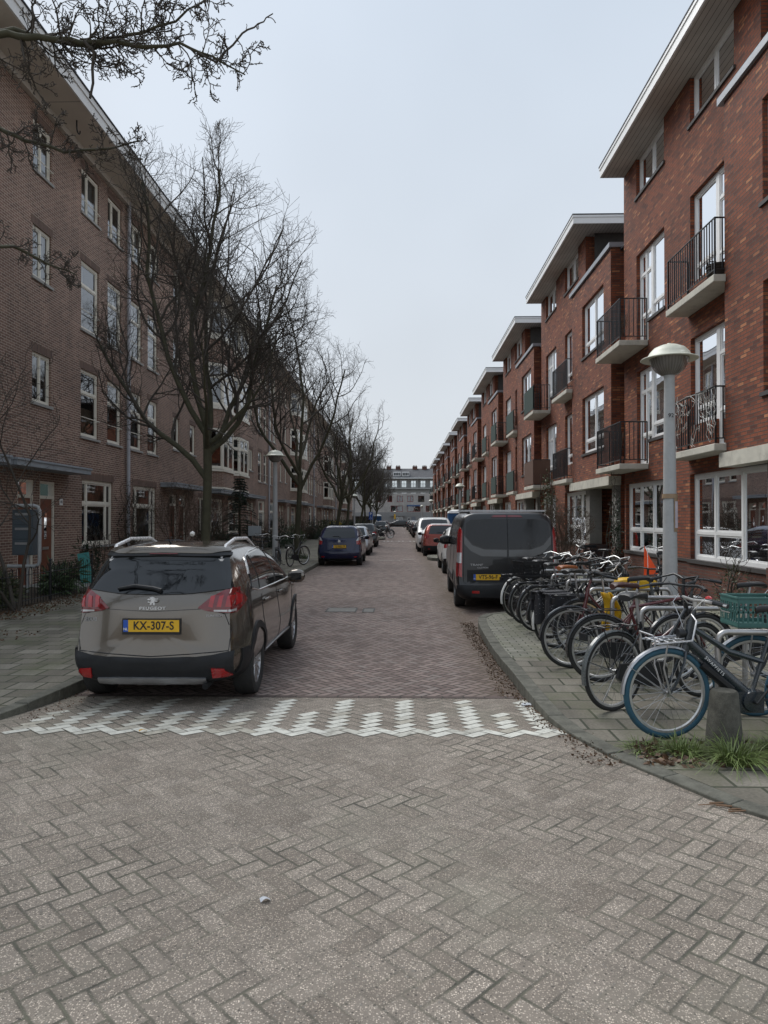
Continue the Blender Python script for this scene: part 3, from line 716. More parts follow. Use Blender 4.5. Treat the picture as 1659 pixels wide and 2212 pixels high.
# ------------------------------------------------------------------ left row: brown brick terrace module, local x=0 is the wall plane (world X=-9.2)
def left_block(y0, cur):
    root = empty('brick_terrace_block', (-9.2, y0, 0))
    P0 = Pl((0, 0, 0), (0, 1, 0), (1, 0, 0)); ZT = 12.44
    holes = []; wins = []
    F = [(4.17, 6.13), (7.28, 9.27), (10.66, 11.95)]
    for z0, z1 in ((4.72, 6.0), (7.87, 9.2), (10.59, 11.87)): wins.append((9.4, 10.35, z0, z1, 'stair'))
    for (a, b) in ((12.1, 13.3), (13.95, 15.05), (15.85, 16.9), (17.5, 18.55)):
        for k, (z0, z1) in enumerate(F): wins.append((a, b, z0, z1, 'top' if k == 2 else 'sash'))
    for (a, b) in ((20.4, 21.2), (22.7, 23.5)):
        for z0, z1 in ((4.6, 5.9), (7.75, 9.1), (10.7, 11.9)): wins.append((a, b, z0, z1, 'narrow'))
    G = [(12.2, 14.4, .98, 2.93), (16.1, 18.4, .98, 2.93), (.5, 3.0, .98, 2.75), (4.1, 6.6, .98, 2.75), (24.0, 25.2, .98, 2.75)]
    D = [(8.75, 9.5), (9.8, 10.6), (20.0, 20.85), (21.2, 22.05)]
    holes = [w[:4] for w in wins] + G + [(a, b, .15, 2.75) for a, b in D] + [(0, 3.5, 4.15, ZT), (3.6, 7.1, 4.15, ZT)]
    w = MB(); P0.wall(w, 0, 25.5, 0, ZT, holes, .12); w.build('wall', BR_L, root, smooth=0)
    # soldier courses over openings
    for h in [x[:4] for x in wins] + G:
        sc_ = MB(); P0.box(sc_, h[0] - .08, h[1] + .08, -.01, .006, h[3] + .002, h[3] + .2); sc_.build('lintel_course', BR_LS, root, smooth=0)
    for (a, b, z0, z1, k) in wins:
        if k == 'sash': window(root, P0, a, b, z0, z1, hb=(z0 + (z1 - z0) * .66,), mat=CREAM, sill=.05, sillm=SILLG, curtain=cur(), bar=.55, rec=.05, fw=.075)
        elif k == 'top': window(root, P0, a, b, z0, z1, vb=((a + b) / 2 - .12,), mat=CREAM, sill=.05, sillm=SILLG, curtain=cur(), bar=.35, rec=.05, fw=.07)
        elif k == 'stair': window(root, P0, a, b, z0, z1, vb=((a + b) / 2,), mat=CREAM, sill=.05, sillm=SILLG, curtain=cur(), bar=.3 if z0 > 10 else None, rec=.05, fw=.07)
        else: window(root, P0, a, b, z0, z1, mat=CREAM, sill=.05, sillm=SILLG, rec=.05, fw=.08)
    for g in G[:4]: window(root, P0, *g, vb=(g[0] + .42, g[1] - .42) if g[1] - g[0] > 2.1 else (), hb=(g[2] + (g[3] - g[2]) * .64,), mat=CREAM, sill=.08, sillm=SILLG, curtain=cur(), rec=.05, fw=.09, name='ground_floor_window')
    window(root, P0, *G[4], vb=(24.6,), mat=CREAM, rec=.05, name='ground_floor_window')
    for i, (a, b) in enumerate(D):
        fr = MB(); P0.box(fr, a, a + .06, -.14, -.02, .15, 2.75); P0.box(fr, b - .06, b, -.14, -.02, .15, 2.75); P0.box(fr, a + .06, b - .06, -.14, -.02, 2.3, 2.38); P0.box(fr, a + .06, b - .06, -.14, -.02, 2.69, 2.75)
        f = fr.build('door_frame', CREAM, root, smooth=0, uv=False)
        dm = MB(); P0.box(dm, a + .06, b - .06, -.11, -.06, .15, 2.3); P0.box(dm, a + .1, a + .28, -.06, -.045, 1.0, 1.06)
        dr = dm.build('door_leaf', DOORB, f, smooth=0, uv=False, bevel=.004)
        m2 = MB(); P0.box(m2, (a + b) / 2 - .06, (a + b) / 2 + .06, -.06, -.052, 1.25, 1.95); P0.box(m2, a + .06, b - .06, -.1, -.09, 2.38, 2.69); m2.build('door_window', GLASS, f, smooth=0, uv=False)
        m3 = MB(); P0.box(m3, (a + b) / 2 - .16, (a + b) / 2 + .16, -.06, -.04, .98, 1.05); m3.build('letter_slot', plain('steel', (0.5,0.5,0.5), .35, .9), f, smooth=0, uv=False)
    for (a, b) in ((7.6, 11.4), (18.9, 23.4), (-.1, 3.55), (3.65, 7.2)):
        dd = .62 if a > 7 else .7
        cm_ = MB(); P0.box(cm_, a, b, .002, dd, 3.0, 3.12); P0.box(cm_, a - .03, b + .03, .002, dd + .03, 3.122, 3.17); cm_.build('canopy', ZINC2, root, smooth=0, uv=False)
    pp = MB(); pp.tube([(.1, 15.45, 0), (.1, 15.45, 12.4)], .06, 10)
    for z in (1, 2.8, 4.6, 6.4, 8.2, 10, 11.8): pp.tube([(.1, 15.45, z), (.1, 15.45, z + .05)], .07, 10)
    pp.build('drain_pipe', PIPE, root, uv=False)
    # eave
    e = MB(); e.box(-3, 1.02, -.0, 25.5, ZT, ZT + .05); e.build('soffit', SOFL, root, smooth=0)
    e2 = MB(); e2.box(.0, .13, 0, 25.5, ZT - .18, ZT - .003); e2.build('cornice', SOFF, root, smooth=0, uv=False)
    f = MB(); f.box(1.02, 1.07, 0, 25.5, ZT + .0, ZT + .26); f.box(1.05, 1.10, 0, 25.5, ZT + .262, ZT + .42)
    f.build('fascia', FASCL, root, smooth=0, uv=False)
    rf = MB(); rf.box(-3, 1.13, 0, 25.5, ZT + .422, ZT + .46); rf.build('roof', BITU, root, smooth=0, uv=False)
    # two polygonal bays
    for b0 in (0.0, 3.6):
        pts = [(0, b0), (.6, b0 + .7), (.6, b0 + 2.8), (0, b0 + 3.5)]
        for z0, z1 in ((3.3, 4.15), (6.15, 7.2), (9.3, 10.55)):
            bw = MB(); bw.prism(pts, z0, z1); bw.build('bay_wall', BR_L, root, smooth=0)
        for z in (4.1, 7.16, 10.52):
            P_ = [(0, b0 - .06), (.66, b0 + .66), (.66, b0 + 2.84), (0, b0 + 3.56)]
            lg = MB(); lg.prism(P_, z - .1 if z > 5 else z - .04, z + .06); lg.build('bay_ledge', CREAM, root, smooth=0, uv=False)
        lg = MB(); lg.prism([(0, b0 - .03), (.63, b0 + .68), (.63, b0 + 2.82), (0, b0 + 3.53)], 3.22, 3.298)
        lg.build('bay_ledge', CREAM, root, smooth=0, uv=False)
        for z0, z1 in ((4.18, 6.13), (7.24, 9.28), (10.6, 12.4)):
            for k in range(3):
                a_, b_ = Vector((*pts[k], 0)), Vector((*pts[k + 1], 0)); T = (b_ - a_); L = T.length; T.normalize(); N = Vector((T.y, -T.x, 0))
                pl = Pl(a_, T, N)
                window(root, pl, 0, L, z0, z1, vb=(L / 2,) if k == 1 else (), hb=(z0 + (z1 - z0) * .68,), mat=CREAM, rec=.0, fw=.1, name='bay_window', curtain=cur() if k == 1 else None)
    k = MB()
    k.quad((-2.2, 0, 0), (-2.2, 25.5, 0), (-2.2, 25.5, 12.4), (-2.2, 0, 12.4))
    for z in (3.2, 6.6, 9.9): k.box(-2.2, -.25, 0, 25.5, z, z + .15)
    for yy in (3.55, 8, 11.3, 15.4, 19.4, 25.4): k.quad((-2.2, yy, 0), (-.2, yy, 0), (-.2, yy, 12.4), (-2.2, yy, 12.4))
    k.build('room_back', ROOM, root, smooth=0, uv=False)
    return root
BR_LS = brick_mat('soldier_brick', (0.09,0.05,0.04), (0.135,0.075,0.055), (0.17,0.10,0.07), (0.25,0.2,0.16), mort=0.0065, bw=0.065, rh=0.4, offset=0, stain=0.15)
ZINC2 = plain('canopy_grey', (0.30,0.33,0.36), 0.55, var=0.12, dirt=.2)
FASCL = plain('fascia_boards', (0.66,0.65,0.63), 0.55, var=0.1, sc=2)
def sofl():
    t = NT('panel_soffit'); sp = t.n('ShaderNodeSeparateXYZ'); t.link(t.obj(), sp.inputs[0])
    fr = t.M('FRACT', t.M('DIVIDE', sp.outputs[1], 2.44)); line = t.M('LESS_THAN', fr, 0.008)
    c = t.mix(line, t.scale(t.mix(0.0, (0.62,0.57,0.50), (0,0,0)), t.rng(t.noise(.6, 4), .3, .7, .88, 1.12)), (0.08,0.07,0.06))
    t.base(c, 0.6); return t.m
SOFL = sofl()
protoL = left_block(8.1, cur_rand(21)); LB = [protoL]
protoL2 = left_block(8.1 + 25.5, cur_rand(22)); LB.append(protoL2)
for n in range(2, 5):
    o = copy_tree(protoL if n % 2 == 0 else protoL2); o.location = (-9.2, 8.1 + 25.5 * n, 0); LB.append(o)
for o, l in zip(LB, ['nearest brown brick terrace block on the left, with house number 44 by its doors',
                     'second brown brick terrace block on the left, white bays behind the big bare tree',
                     'third brown brick terrace block on the left, partly hidden behind bare street trees',
                     'fourth brown brick terrace block on the left, far down the street behind the trees',
                     'farthest brown brick terrace block on the left, next to the cross street']):
    tag(o, l, 'terrace block', 'brown brick terrace blocks along the left side')
# house number plate 44 and hoisting hook, parts of the nearest block
npm = MB(); npm.box(.001, .012, 10.85, 11.02, 2.15, 2.32); npl = npm.build('house_number', WHITE, protoL, smooth=0, uv=False)
text_obj('house_number_digits', '44', .12, BLACKP, npl, Matrix.Translation((.014, 10.935, 2.235)) @ Matrix.Rotation(pi / 2, 4, 'Z') @ Matrix.Rotation(pi / 2, 4, 'X'), bold=.002)
hk = MB(); hk.tube([(.55, 10.6, 12.43), (.55, 10.6, 12.25)] + [(.55, 10.6 + .1 - .1 * cos(t), 12.25 - .12 * sin(t)) for t in [x * pi / 6 for x in range(1, 7)]], .02, 6); hk.build('hoisting_hook', BLACKP, protoL, uv=False)

# ------------------------------------------------------------------ buildings closing the street
def end_white():
    o = empty('white_brick_building', (0, 146, 0)); P = Pl((0, 0, 0), (1, 0, 0), (0, -1, 0))
    RED = plain('red_frame', (0.25,0.03,0.03), .5); GR = plain('grey_render', (0.26,0.26,0.255), .8, var=.1)
    top = [(-2.7, -1.7), (-.76, .5), (1.4, 2.65), (3.6, 4.9), (6.0, 7.3), (-5.2, -3.9)]
    mid = [(-2.0, .5), (1.4, 4.1), (5.2, 7.6)]
    w = MB(); P.wall(w, -14, 12, 3.0, 6.9, [(a, b, 5.1, 6.4) for a, b in top] + [(a, b, 3.1, 4.35) for a, b in mid], .3); w.box(-14, 12, 0.3, 9, 6.7, 6.9); w.build('wall', BR_W, o, smooth=0)
    g = MB(); P.wall(g, -14, 12, 0, 3.0, [(-1.4, .45, .5, 2.1), (1.5, 2.0, 1.1, 1.9), (2.3, 3.1, .05, 2.1), (-12, -4, .3, 2.2)], .3); P.box(g, -2, 1, 0, .5, 2.2, 2.35); g.build('ground_floor_wall', GR, o, smooth=0, uv=False)
    for a, b in top: window(o, P, a, b, 5.1, 6.4, vb=((a + b) / 2,), mat=RED if a < 3 else DOORD, rec=.15, fw=.09, curtain=(CURTG, 'left'), sash=False)
    for a, b in mid: window(o, P, a, b, 3.1, 4.35, vb=((a + b) / 2,), mat=RED, rec=.15, fw=.09, curtain=(CURTG, 'sides'), sash=False)
    window(o, P, -1.4, .45, .5, 2.1, vb=(-.5,), mat=WHITE, rec=.1, sash=False, curtain=(CURTG, 'sides')); window(o, P, 1.5, 2.0, 1.1, 1.9, mat=WHITE, rec=.1, sash=False)
    window(o, P, -12, -4, .3, 2.2, vb=(-10, -8, -6), mat=CONCG, rec=.1, sash=False)
    d = MB(); P.box(d, 2.3, 3.1, -.2, -.12, .05, 2.1); d.build('door', plain('grey_blue_door', (0.2,0.22,0.25), .5), o, smooth=0, uv=False)
    aw = MB(); aw.add([P.p(1.3, .02, 4.5), P.p(4.2, .02, 4.5), P.p(4.2, .7, 4.3), P.p(1.3, .7, 4.3), P.p(1.3, .7, 4.2), P.p(4.2, .7, 4.2)], [(0, 1, 2, 3), (3, 2, 5, 4)]); aw.build('awning', plain('blue_awning', (0.03,0.07,0.16), .8), o, smooth=0, uv=False)
    k = MB(); k.box(-14, 12, 2, 9, 0, 6.68); k.build('room_back', ROOM, o, smooth=0, uv=False)
    tag(o, 'low white brick building with red window frames closing the far end of the street', 'building')
def end_back():
    o = empty('gallery_apartment_building', (0, 172, 0)); P = Pl((0, 0, 0), (1, 0, 0), (0, -1, 0)); GP = plain('pale_render', (0.38,0.375,0.36), .8, var=.1)
    hs = []
    r = random.Random(8)
    u = -13.6
    while u < 14:
        hs.append((u, u + 1.3, 9.2, 11.0)); hs.append((u, u + 1.3, 6.0, 8.0)); u += 2.3
    w = MB(); P.wall(w, -16, 16, 0, 11.4, hs, .3); w.build('wall', GP, o, smooth=0, uv=False)
    for (a, b, z0, z1) in hs: window(o, P, a, b, z0, z1, vb=((a + b) / 2,), hb=(z0 + .9,), mat=WHITE, rec=.15, fw=.12, sash=False)
    g = MB()
    for z in (9.0, 5.9): P.box(g, -16, 16, 0, 1.4, z - .2, z)
    for u in range(-16, 17, 4): P.box(g, u - .08, u + .08, .01, 1.4, 9, 11.4)
    g.build('gallery', GP, o, smooth=0, uv=False)
    rl = MB()
    for z in (9.0, 5.9):
        P.box(rl, -16, 16, 1.36, 1.4, z + 1.0, z + 1.06); u = -16
        while u < 16: P.box(rl, u, u + .04, 1.36, 1.4, z, z + 1.0); u += .28
    rl.build('gallery_railing', plain('grey_rail', (0.2,0.21,0.23), .6), o, smooth=0, uv=False)
    rf = MB(); rf.add([(-17, -1.8, 11.5), (17, -1.8, 11.5), (17, 6, 14.2), (-17, 6, 14.2), (-17, 14, 11.5), (17, 14, 11.5)], [(0, 1, 2, 3), (3, 2, 5, 4)])
    rf.build('roof', brick_mat('slate', (0.05,0.053,0.06), (0.07,0.072,0.08), (0.09,0.09,0.1), (0.03,0.03,0.035), bw=.3, rh=.25, mort=.02), o, smooth=0)
    e = MB(); P.box(e, -17, 17, 0, 1.9, 11.3, 11.48); e.build('eave', WHITE, o, smooth=0, uv=False)
    for a in (-1.7, .4):
        d = MB(); d.box(a, a + 1.7, -.9, 2.5, 11.9, 12.95); dd = d.build('dormer', WHITE, o, smooth=0, uv=False)
        q = MB()
        for i in range(4): q.box(a + .1 + i * .39, a + .42 + i * .39, -.93, -.91, 12.05, 12.75)
        q.build('dormer_window', plain('dark_pane', (0.05,0.055,0.06), .1), dd, smooth=0, uv=False)
    for x in (-3.5, -1.2, 3.0, 5.4):
        c = MB(); c.box(x, x + 1.2, 5, 6.4, 13.6, 14.7)
        for i in range(3): c.tube([(x + .25 + i * .35, 5.7, 14.7), (x + .25 + i * .35, 5.7, 15.0)], .1, 6)
        c.build('chimney', BR_RD, o, smooth=0)
    tag(o, 'taller pale apartment building with galleries and dark slate roof behind the white building', 'building')
end_white(); end_back()
# ------------------------------------------------------------------ cars
def paint(name, c, metal=0.55, rough=0.3, dust=0.15, coat=.45):
    t = NT(name); n = t.noise(2.5, 5, rough=0.6)
    sp = t.n('ShaderNodeSeparateXYZ'); t.link(t.obj(), sp.inputs[0])
    low = t.rng(sp.outputs[2], 0.15, 0.75, dust * 2.2, 0)          # road film on the lower body
    g = t.M('ADD', t.M('MULTIPLY', t.rng(n, .45, .7, 0, dust), 1.0), t.M('MULTIPLY', low, t.rng(t.noise(9, 3), .3, .7, .5, 1)))
    fl = t.rng(t.noise(900, 1), .3, .7, .85, 1.15)
    t.base(t.mix(g, t.scale(t.mix(0.0, c, c), fl), (0.085, 0.08, 0.07)), t.M('ADD', t.M('MULTIPLY', g, .5), rough), metal, coat)
    return t.m
TYRE = plain('tyre_rubber', (0.022,0.022,0.022), 0.8, var=0.25, sc=10, dirt=0.35)
RIMM = plain('alloy_rim', (0.42,0.42,0.43), 0.3, 0.85, var=0.1, dirt=0.25)
CARGL = plain('car_glass', (0.006,0.007,0.008), 0.03, var=0.2)
CARGL.node_tree.nodes['Principled BSDF'].inputs['IOR'].default_value = 1.6
BPLAS = plain('black_plastic', (0.016,0.017,0.019), 0.5, var=0.2, sc=6, dirt=0.12, spec=.3)
CHROME = plain('chrome', (0.62,0.62,0.62), 0.15, 1.0, var=0.05)
BADGE = plain('badge_silver', (0.75,0.75,0.75), .3, .35, var=.05)
SATIN = plain('satin_silver', (0.45,0.45,0.46), 0.35, 0.8, var=0.08)
REDL = plain('red_lamp', (0.34,0.006,0.008), 0.12, var=0.25, sc=18, coat=1.0)
REDD = plain('dark_red_lamp', (0.15,0.004,0.006), 0.12, var=0.2, coat=1.0)
CLRL = plain('clear_lamp', (0.5,0.5,0.5), 0.1, 0.3, var=0.25, sc=20, coat=1.0)
PLY = plain('yellow_plate', (0.72,0.42,0.02), 0.4, var=0.06)
PLB = plain('blue_strip', (0.02,0.09,0.42), 0.4, var=0.05)
PLW = plain('white_plate', (0.75,0.75,0.75), 0.4, var=0.05)
DARKIN = plain('wheel_well', (0.008,0.008,0.008), 0.95)

def lerp_list(L, x):
    if x <= L[0][0]: return L[0][1]
    for i in range(len(L) - 1):
        a, b = L[i], L[i + 1]
        if x <= b[0]:
            t = (x - a[0]) / (b[0] - a[0])
            # monotone smooth (catmull tangents)
            p0 = L[i - 1] if i > 0 else a; p3 = L[i + 2] if i + 2 < len(L) else b
            m1 = (b[1] - p0[1]) / max(1e-6, b[0] - p0[0]) * (b[0] - a[0]); m2 = (p3[1] - a[1]) / max(1e-6, p3[0] - a[0]) * (b[0] - a[0])
            dlt = b[1] - a[1]
            if abs(dlt) < 1e-6: m1 = m2 = 0
            else:
                m1 = max(-3 * abs(dlt), min(3 * abs(dlt), m1)); m2 = max(-3 * abs(dlt), min(3 * abs(dlt), m2))
                if m1 * dlt < 0: m1 = 0
                if m2 * dlt < 0: m2 = 0
            return (2*t**3 - 3*t*t + 1) * a[1] + (t**3 - 2*t*t + t) * m1 + (-2*t**3 + 3*t*t) * b[1] + (t**3 - t*t) * m2
    return L[-1][1]

class Car:
    """lofted hatchback/van body; y=0 rear bumper, y=L nose, x=0 centre line"""
    def __init__(s, L, Wd, top, zb, side, rear, front, axles, wr, n=6.0, plan=.10, fallr=1.3, fallf=.6, bow=.09, edge=.35, nf=None):
        s.L, s.W, s.top, s.zb, s.side, s.rear, s.front, s.axles, s.wr, s.n = L, Wd, top, zb, side, rear, front, axles, wr, n
        s.plan, s.fallr, s.fallf, s.bow, s.edge = plan, fallr, fallf, bow, edge
        ys = sorted(set([0, .02, .05, .09, .14, .2, .27, .35] + [.35 + (L - .7) * i / 40 for i in range(1, 41)] + [L - .27, L - .2, L - .14, L - .09, L - .05, L - .02, L]))
        N = 60; vs = []; fs = []
        def ring(y, r):
            zt = lerp_list(s.top, y); zb_ = s.zb + (.06 * (1 - min(1, y / .3)) if y < .3 else 0) + (.05 * (1 - min(1, (L - y) / .3)) if y > L - .3 else 0)
            zm = (zt + zb_) / 2; hz = (zt - zb_) / 2; out = []
            for k in range(N):
                th = 2 * pi * (k + .5) / N; c, si = cos(th), sin(th)
                z = zm + hz * math.copysign(abs(si) ** (2 / s.n), si)
                hw = s.hw(y, z); x = hw * math.copysign(abs(c) ** (2 / s.n), c)
                x *= r; z = zm + (z - zm) * r
                out.append(s.deform(x, y, z))
            return out
        for r in (0.02, .2, .4, .6, .78, .9, .97): vs += ring(0, r)
        for y in ys: vs += ring(y, 1)
        for r in (.97, .9, .78, .6, .4, .2, .02): vs += ring(L, r)
        R = len(vs) // N
        for i in range(R - 1):
            for k in range(N): fs.append((i * N + k, i * N + (k + 1) % N, (i + 1) * N + (k + 1) % N, (i + 1) * N + k))
        fs.append(tuple(range(N))[::-1]); fs.append(tuple((R - 1) * N + k for k in range(N)))
        s.vs, s.fs = vs, fs
        s.bvh = BVHTree.FromPolygons([Vector(v) for v in vs], fs)
    def hw(s, y, z):
        e = s.edge; p = 1.0
        if y < e: t = 1 - y / e; p = 1 - s.plan * t ** 2.4
        if y > s.L - e * 1.6: t = 1 - (s.L - y) / (e * 1.6); p = 1 - (s.plan * 1.5) * t ** 2.2
        return s.W / 2 * p * lerp_list(s.side, z)
    def deform(s, x, y, z):
        q = (x / (s.W / 2)) ** 2
        if y < s.fallr: y = y + (lerp_list(s.rear, z) + s.bow * q) * (1 - y / s.fallr) ** 2
        d = s.L - y
        if d < s.fallf: y = y - (lerp_list(s.front, z) + s.bow * 1.6 * q) * (1 - d / s.fallf) ** 2
        return (x, y, z)
    def body(s, name, mat, root):
        mb = MB(); mb.add(s.vs, s.fs); o = mb.build(name, [mat, DARKIN], root, smooth=180, uv=False)
        c = MB(); wid = .30
        for ya in s.axles:
            for sx in (-1, 1): c.lathe([(s.wr + .035, sx * (s.W / 2 - wid)), (s.wr + .035, sx * (s.W / 2 + .15))], 40, (0, ya, s.wr - .01), 'x', caps=True)
        co = c.build('cut', DARKIN, None, smooth=0, uv=False)
        # outward facing cutter
        bm = bmesh.new(); bm.from_mesh(co.data); bmesh.ops.recalc_face_normals(bm, faces=bm.faces); bm.to_mesh(co.data); bm.free()
        bm = bmesh.new(); bm.from_mesh(o.data); bmesh.ops.recalc_face_normals(bm, faces=bm.faces); bm.to_mesh(o.data); bm.free()
        md = o.modifiers.new('b', 'BOOLEAN'); md.operation = 'DIFFERENCE'; md.object = co; md.solver = 'EXACT'
        dg = bpy.context.evaluated_depsgraph_get(); me = bpy.data.meshes.new_from_object(o.evaluated_get(dg))
        o.modifiers.clear(); o.data = me; bpy.data.objects.remove(co)
        me.materials.clear(); me.materials.append(mat); me.materials.append(DARKIN)
        for p in me.polygons:
            ce = p.center; dk = 0
            for ya in s.axles:
                rr = math.hypot(ce.y - ya, ce.z - (s.wr - .01))
                if rr < s.wr + .045 and abs(ce.x) < s.W / 2 - .005 and (rr > s.wr + .02 or abs(abs(ce.x) - (s.W / 2 - wid)) < .02) and ce.z < s.wr * 2 + .1:
                    if abs(p.normal.x) < .7 or abs(abs(ce.x) - (s.W / 2 - wid)) < .02: dk = 1
            p.material_index = dk; p.use_smooth = True
        me.set_sharp_from_angle(angle=radians(40))
        return o
    def hit(s, P, D):
        loc, nrm, i, d = s.bvh.ray_cast(Vector(P), Vector(D))
        if loc is None: loc, nrm, i, d = s.bvh.find_nearest(Vector(P) + Vector(D) * 2)
        if nrm.dot(Vector(D)) > 0: nrm = -nrm
        return loc, nrm
    def cast(s, view, a, b):
        # step inwards from the outline until the ray meets the body
        for k in range(40):
            if view in 'RL':
                sx = 3 if view == 'R' else -3; l, n, i, d = s.bvh.ray_cast(Vector((sx, a, b)), Vector((-sx / 3, 0, 0)))
                if l is not None and n.dot(Vector((sx / 3, 0, 0))) < 0: n = -n
                if l is not None and l.x * sx > 0 and abs(n.x) > .35: return l, n
                a += .02 if a < s.L / 2 else -.02
            elif view in 'BF':
                yy, dy = (-3, 1) if view == 'B' else (s.L + 3, -1); l, n, i, d = s.bvh.ray_cast(Vector((a, yy, b)), Vector((0, dy, 0)))
                if l is not None and n.dot(Vector((0, dy, 0))) > 0: n = -n
                if l is not None and abs(n.y) > .12: return l, n
                a -= math.copysign(.012, a)
            else: break
        if view == 'R': return s.hit((3, a, b), (-1, 0, 0))       # right side, a=y b=z
        if view == 'L': return s.hit((-3, a, b), (1, 0, 0))
        if view == 'B': return s.hit((a, -3, b), (0, 1, 0))        # back, a=x b=z
        if view == 'F': return s.hit((a, s.L + 3, b), (0, -1, 0))
        if view == 'T': return s.hit((a, b, 5), (0, 0, -1))        # top, a=x b=y
    def patch(s, name, view, lo, hi, mat, root, off=.004, nu=24, nv=8, mb=None, edge=True):
        """a thin panel following the body between two outline curves"""
        own = mb is None; mb = mb or MB()
        lo = resample_n(lo, nu); hi = resample_n(hi, nu); o0 = []; i0 = []
        for j in range(nv + 1):
            for i in range(nu + 1):
                t = j / nv; a = lo[i][0] * (1 - t) + hi[i][0] * t; b = lo[i][1] * (1 - t) + hi[i][1] * t
                p, n = s.cast(view, a, b); o0.append(tuple(p + n * off)); i0.append(tuple(p - n * .004))
        w = nu + 1; fs = [(j * w + i, j * w + i + 1, (j + 1) * w + i + 1, (j + 1) * w + i) for j in range(nv) for i in range(nu)]
        mb.add(o0, fs)
        if edge:
            bd = [i for i in range(w)] + [j * w + nu for j in range(1, nv + 1)] + [nv * w + i for i in range(nu - 1, -1, -1)] + [j * w for j in range(nv - 1, 0, -1)]
            o = len(mb.v); m = len(bd); mb.add([o0[k] for k in bd] + [i0[k] for k in bd], [(k, (k + 1) % m, m + (k + 1) % m, m + k) for k in range(m)])
        if own: return mb.build(name, mat, root, smooth=40, uv=False)
    def seam(s, mb, view, pts, r=.003, off=.0):
        P = resample_n(pts, max(4, int(plen(pts) / .05)))
        mb.tube([tuple(h[0] + h[1] * off) for h in (s.cast(view, *p) for p in P)], r, 5, caps=False)
    def wheels(s, root, rimmat=None, spokes=5, width=.215):
        R = s.wr; out = []
        for ya in s.axles:
            for sx in (-1, 1):
                cx = sx * (s.W / 2 - width / 2 - .015)
                e = empty('wheel', (cx, ya, R)); e.parent = root
                if not hasattr(s, 'wm'):
                    rim_r = R * .66; h = width / 2
                    t = MB(); t.lathe([(rim_r, -h * .8), (rim_r + .02, -h * .95), (R - .045, -h), (R - .012, -h * .88), (R, -h * .6), (R, h * .6), (R - .012, h * .88), (R - .045, h), (rim_r + .02, h * .95), (rim_r, h * .8)], 40, axis='x')
                    for k in range(60):
                        a = 2 * pi * k / 60; 
                        for q in (-1, 1):
                            y_, z_ = (R - .001) * cos(a), (R - .001) * sin(a)
                            t.tube([(q * h * .25, y_, z_), (q * h * .9, (R - .016) * cos(a + .05), (R - .016) * sin(a + .05))], .004, 3, caps=False)
                    r = MB(); r.lathe([(rim_r, h * .80), (rim_r - .012, h * .8), (rim_r - .02, h * .45), (rim_r - .03, -h * .7), (rim_r, -h * .8)], 40, axis='x')
                    r.lathe([(0.001, h * .62), (.035, h * .62), (.06, h * .5), (.06, h * .1)], 20, axis='x')
                    for k in range(spokes):
                        for dd in (-.11, .11):
                            a = 2 * pi * k / spokes + dd
                            c0 = (h * .50, .05 * cos(a), .05 * sin(a)); a2 = 2 * pi * k / spokes + dd * 1.6; c1 = (h * .66, (rim_r - .012) * cos(a2), (rim_r - .012) * sin(a2))
                            r.tube([c0, c1], [.020, .014], 6)
                    dsk = MB(); dsk.lathe([(0.001, -.02), (rim_r * .8, -.02), (rim_r * .8, -.04), (.001, -.04)], 24, axis='x')
                    s.wm = [t.mesh('tyre', TYRE, 40, False), r.mesh('rim', rimmat or RIMM, 40, False), dsk.mesh('brake_disc', DARKIN, 40, False)]
                for me in s.wm:
                    w_ = bpy.data.objects.new(me.name, me); COL.objects.link(w_); w_.parent = e
                    if sx < 0: w_.rotation_euler = (0, 0, pi)
                out.append(e)
        return out
    def arch(s, mat, root, wdt=.055, off=.012, z0=.12):
        for ya in s.axles:
            for v in 'RL':
                a0 = -.35; P = [a0 + (pi - 2 * a0) * k / 24 for k in range(25)]; r0 = s.wr + .028
                cz = s.wr - .01
                lo = [(ya + r0 * cos(a), cz + r0 * sin(a)) for a in P]; hi = [(ya + (r0 + wdt) * cos(a), cz + (r0 + wdt) * sin(a)) for a in P]
                lo = [(y, max(z, s.zb + .03)) for y, z in lo]; hi = [(y, max(z, s.zb + .03)) for y, z in hi]
                s.patch('arch_trim', v, lo, hi, mat, root, off, 28, 2)
def plen(P): return sum(math.dist(P[i], P[i + 1]) for i in range(len(P) - 1))
def resample_n(P, n):
    L = [0]
    for i in range(1, len(P)): L.append(L[-1] + math.dist(P[i], P[i - 1]))
    out = []; i = 1
    for k in range(n + 1):
        t = L[-1] * k / n
        while i < len(L) - 1 and L[i] < t: i += 1
        f = (t - L[i - 1]) / max(1e-9, L[i] - L[i - 1]); out.append(tuple(P[i - 1][q] + (P[i][q] - P[i - 1][q]) * f for q in (0, 1)))
    return out
def mirx(P): return [(-x, z) for x, z in P]
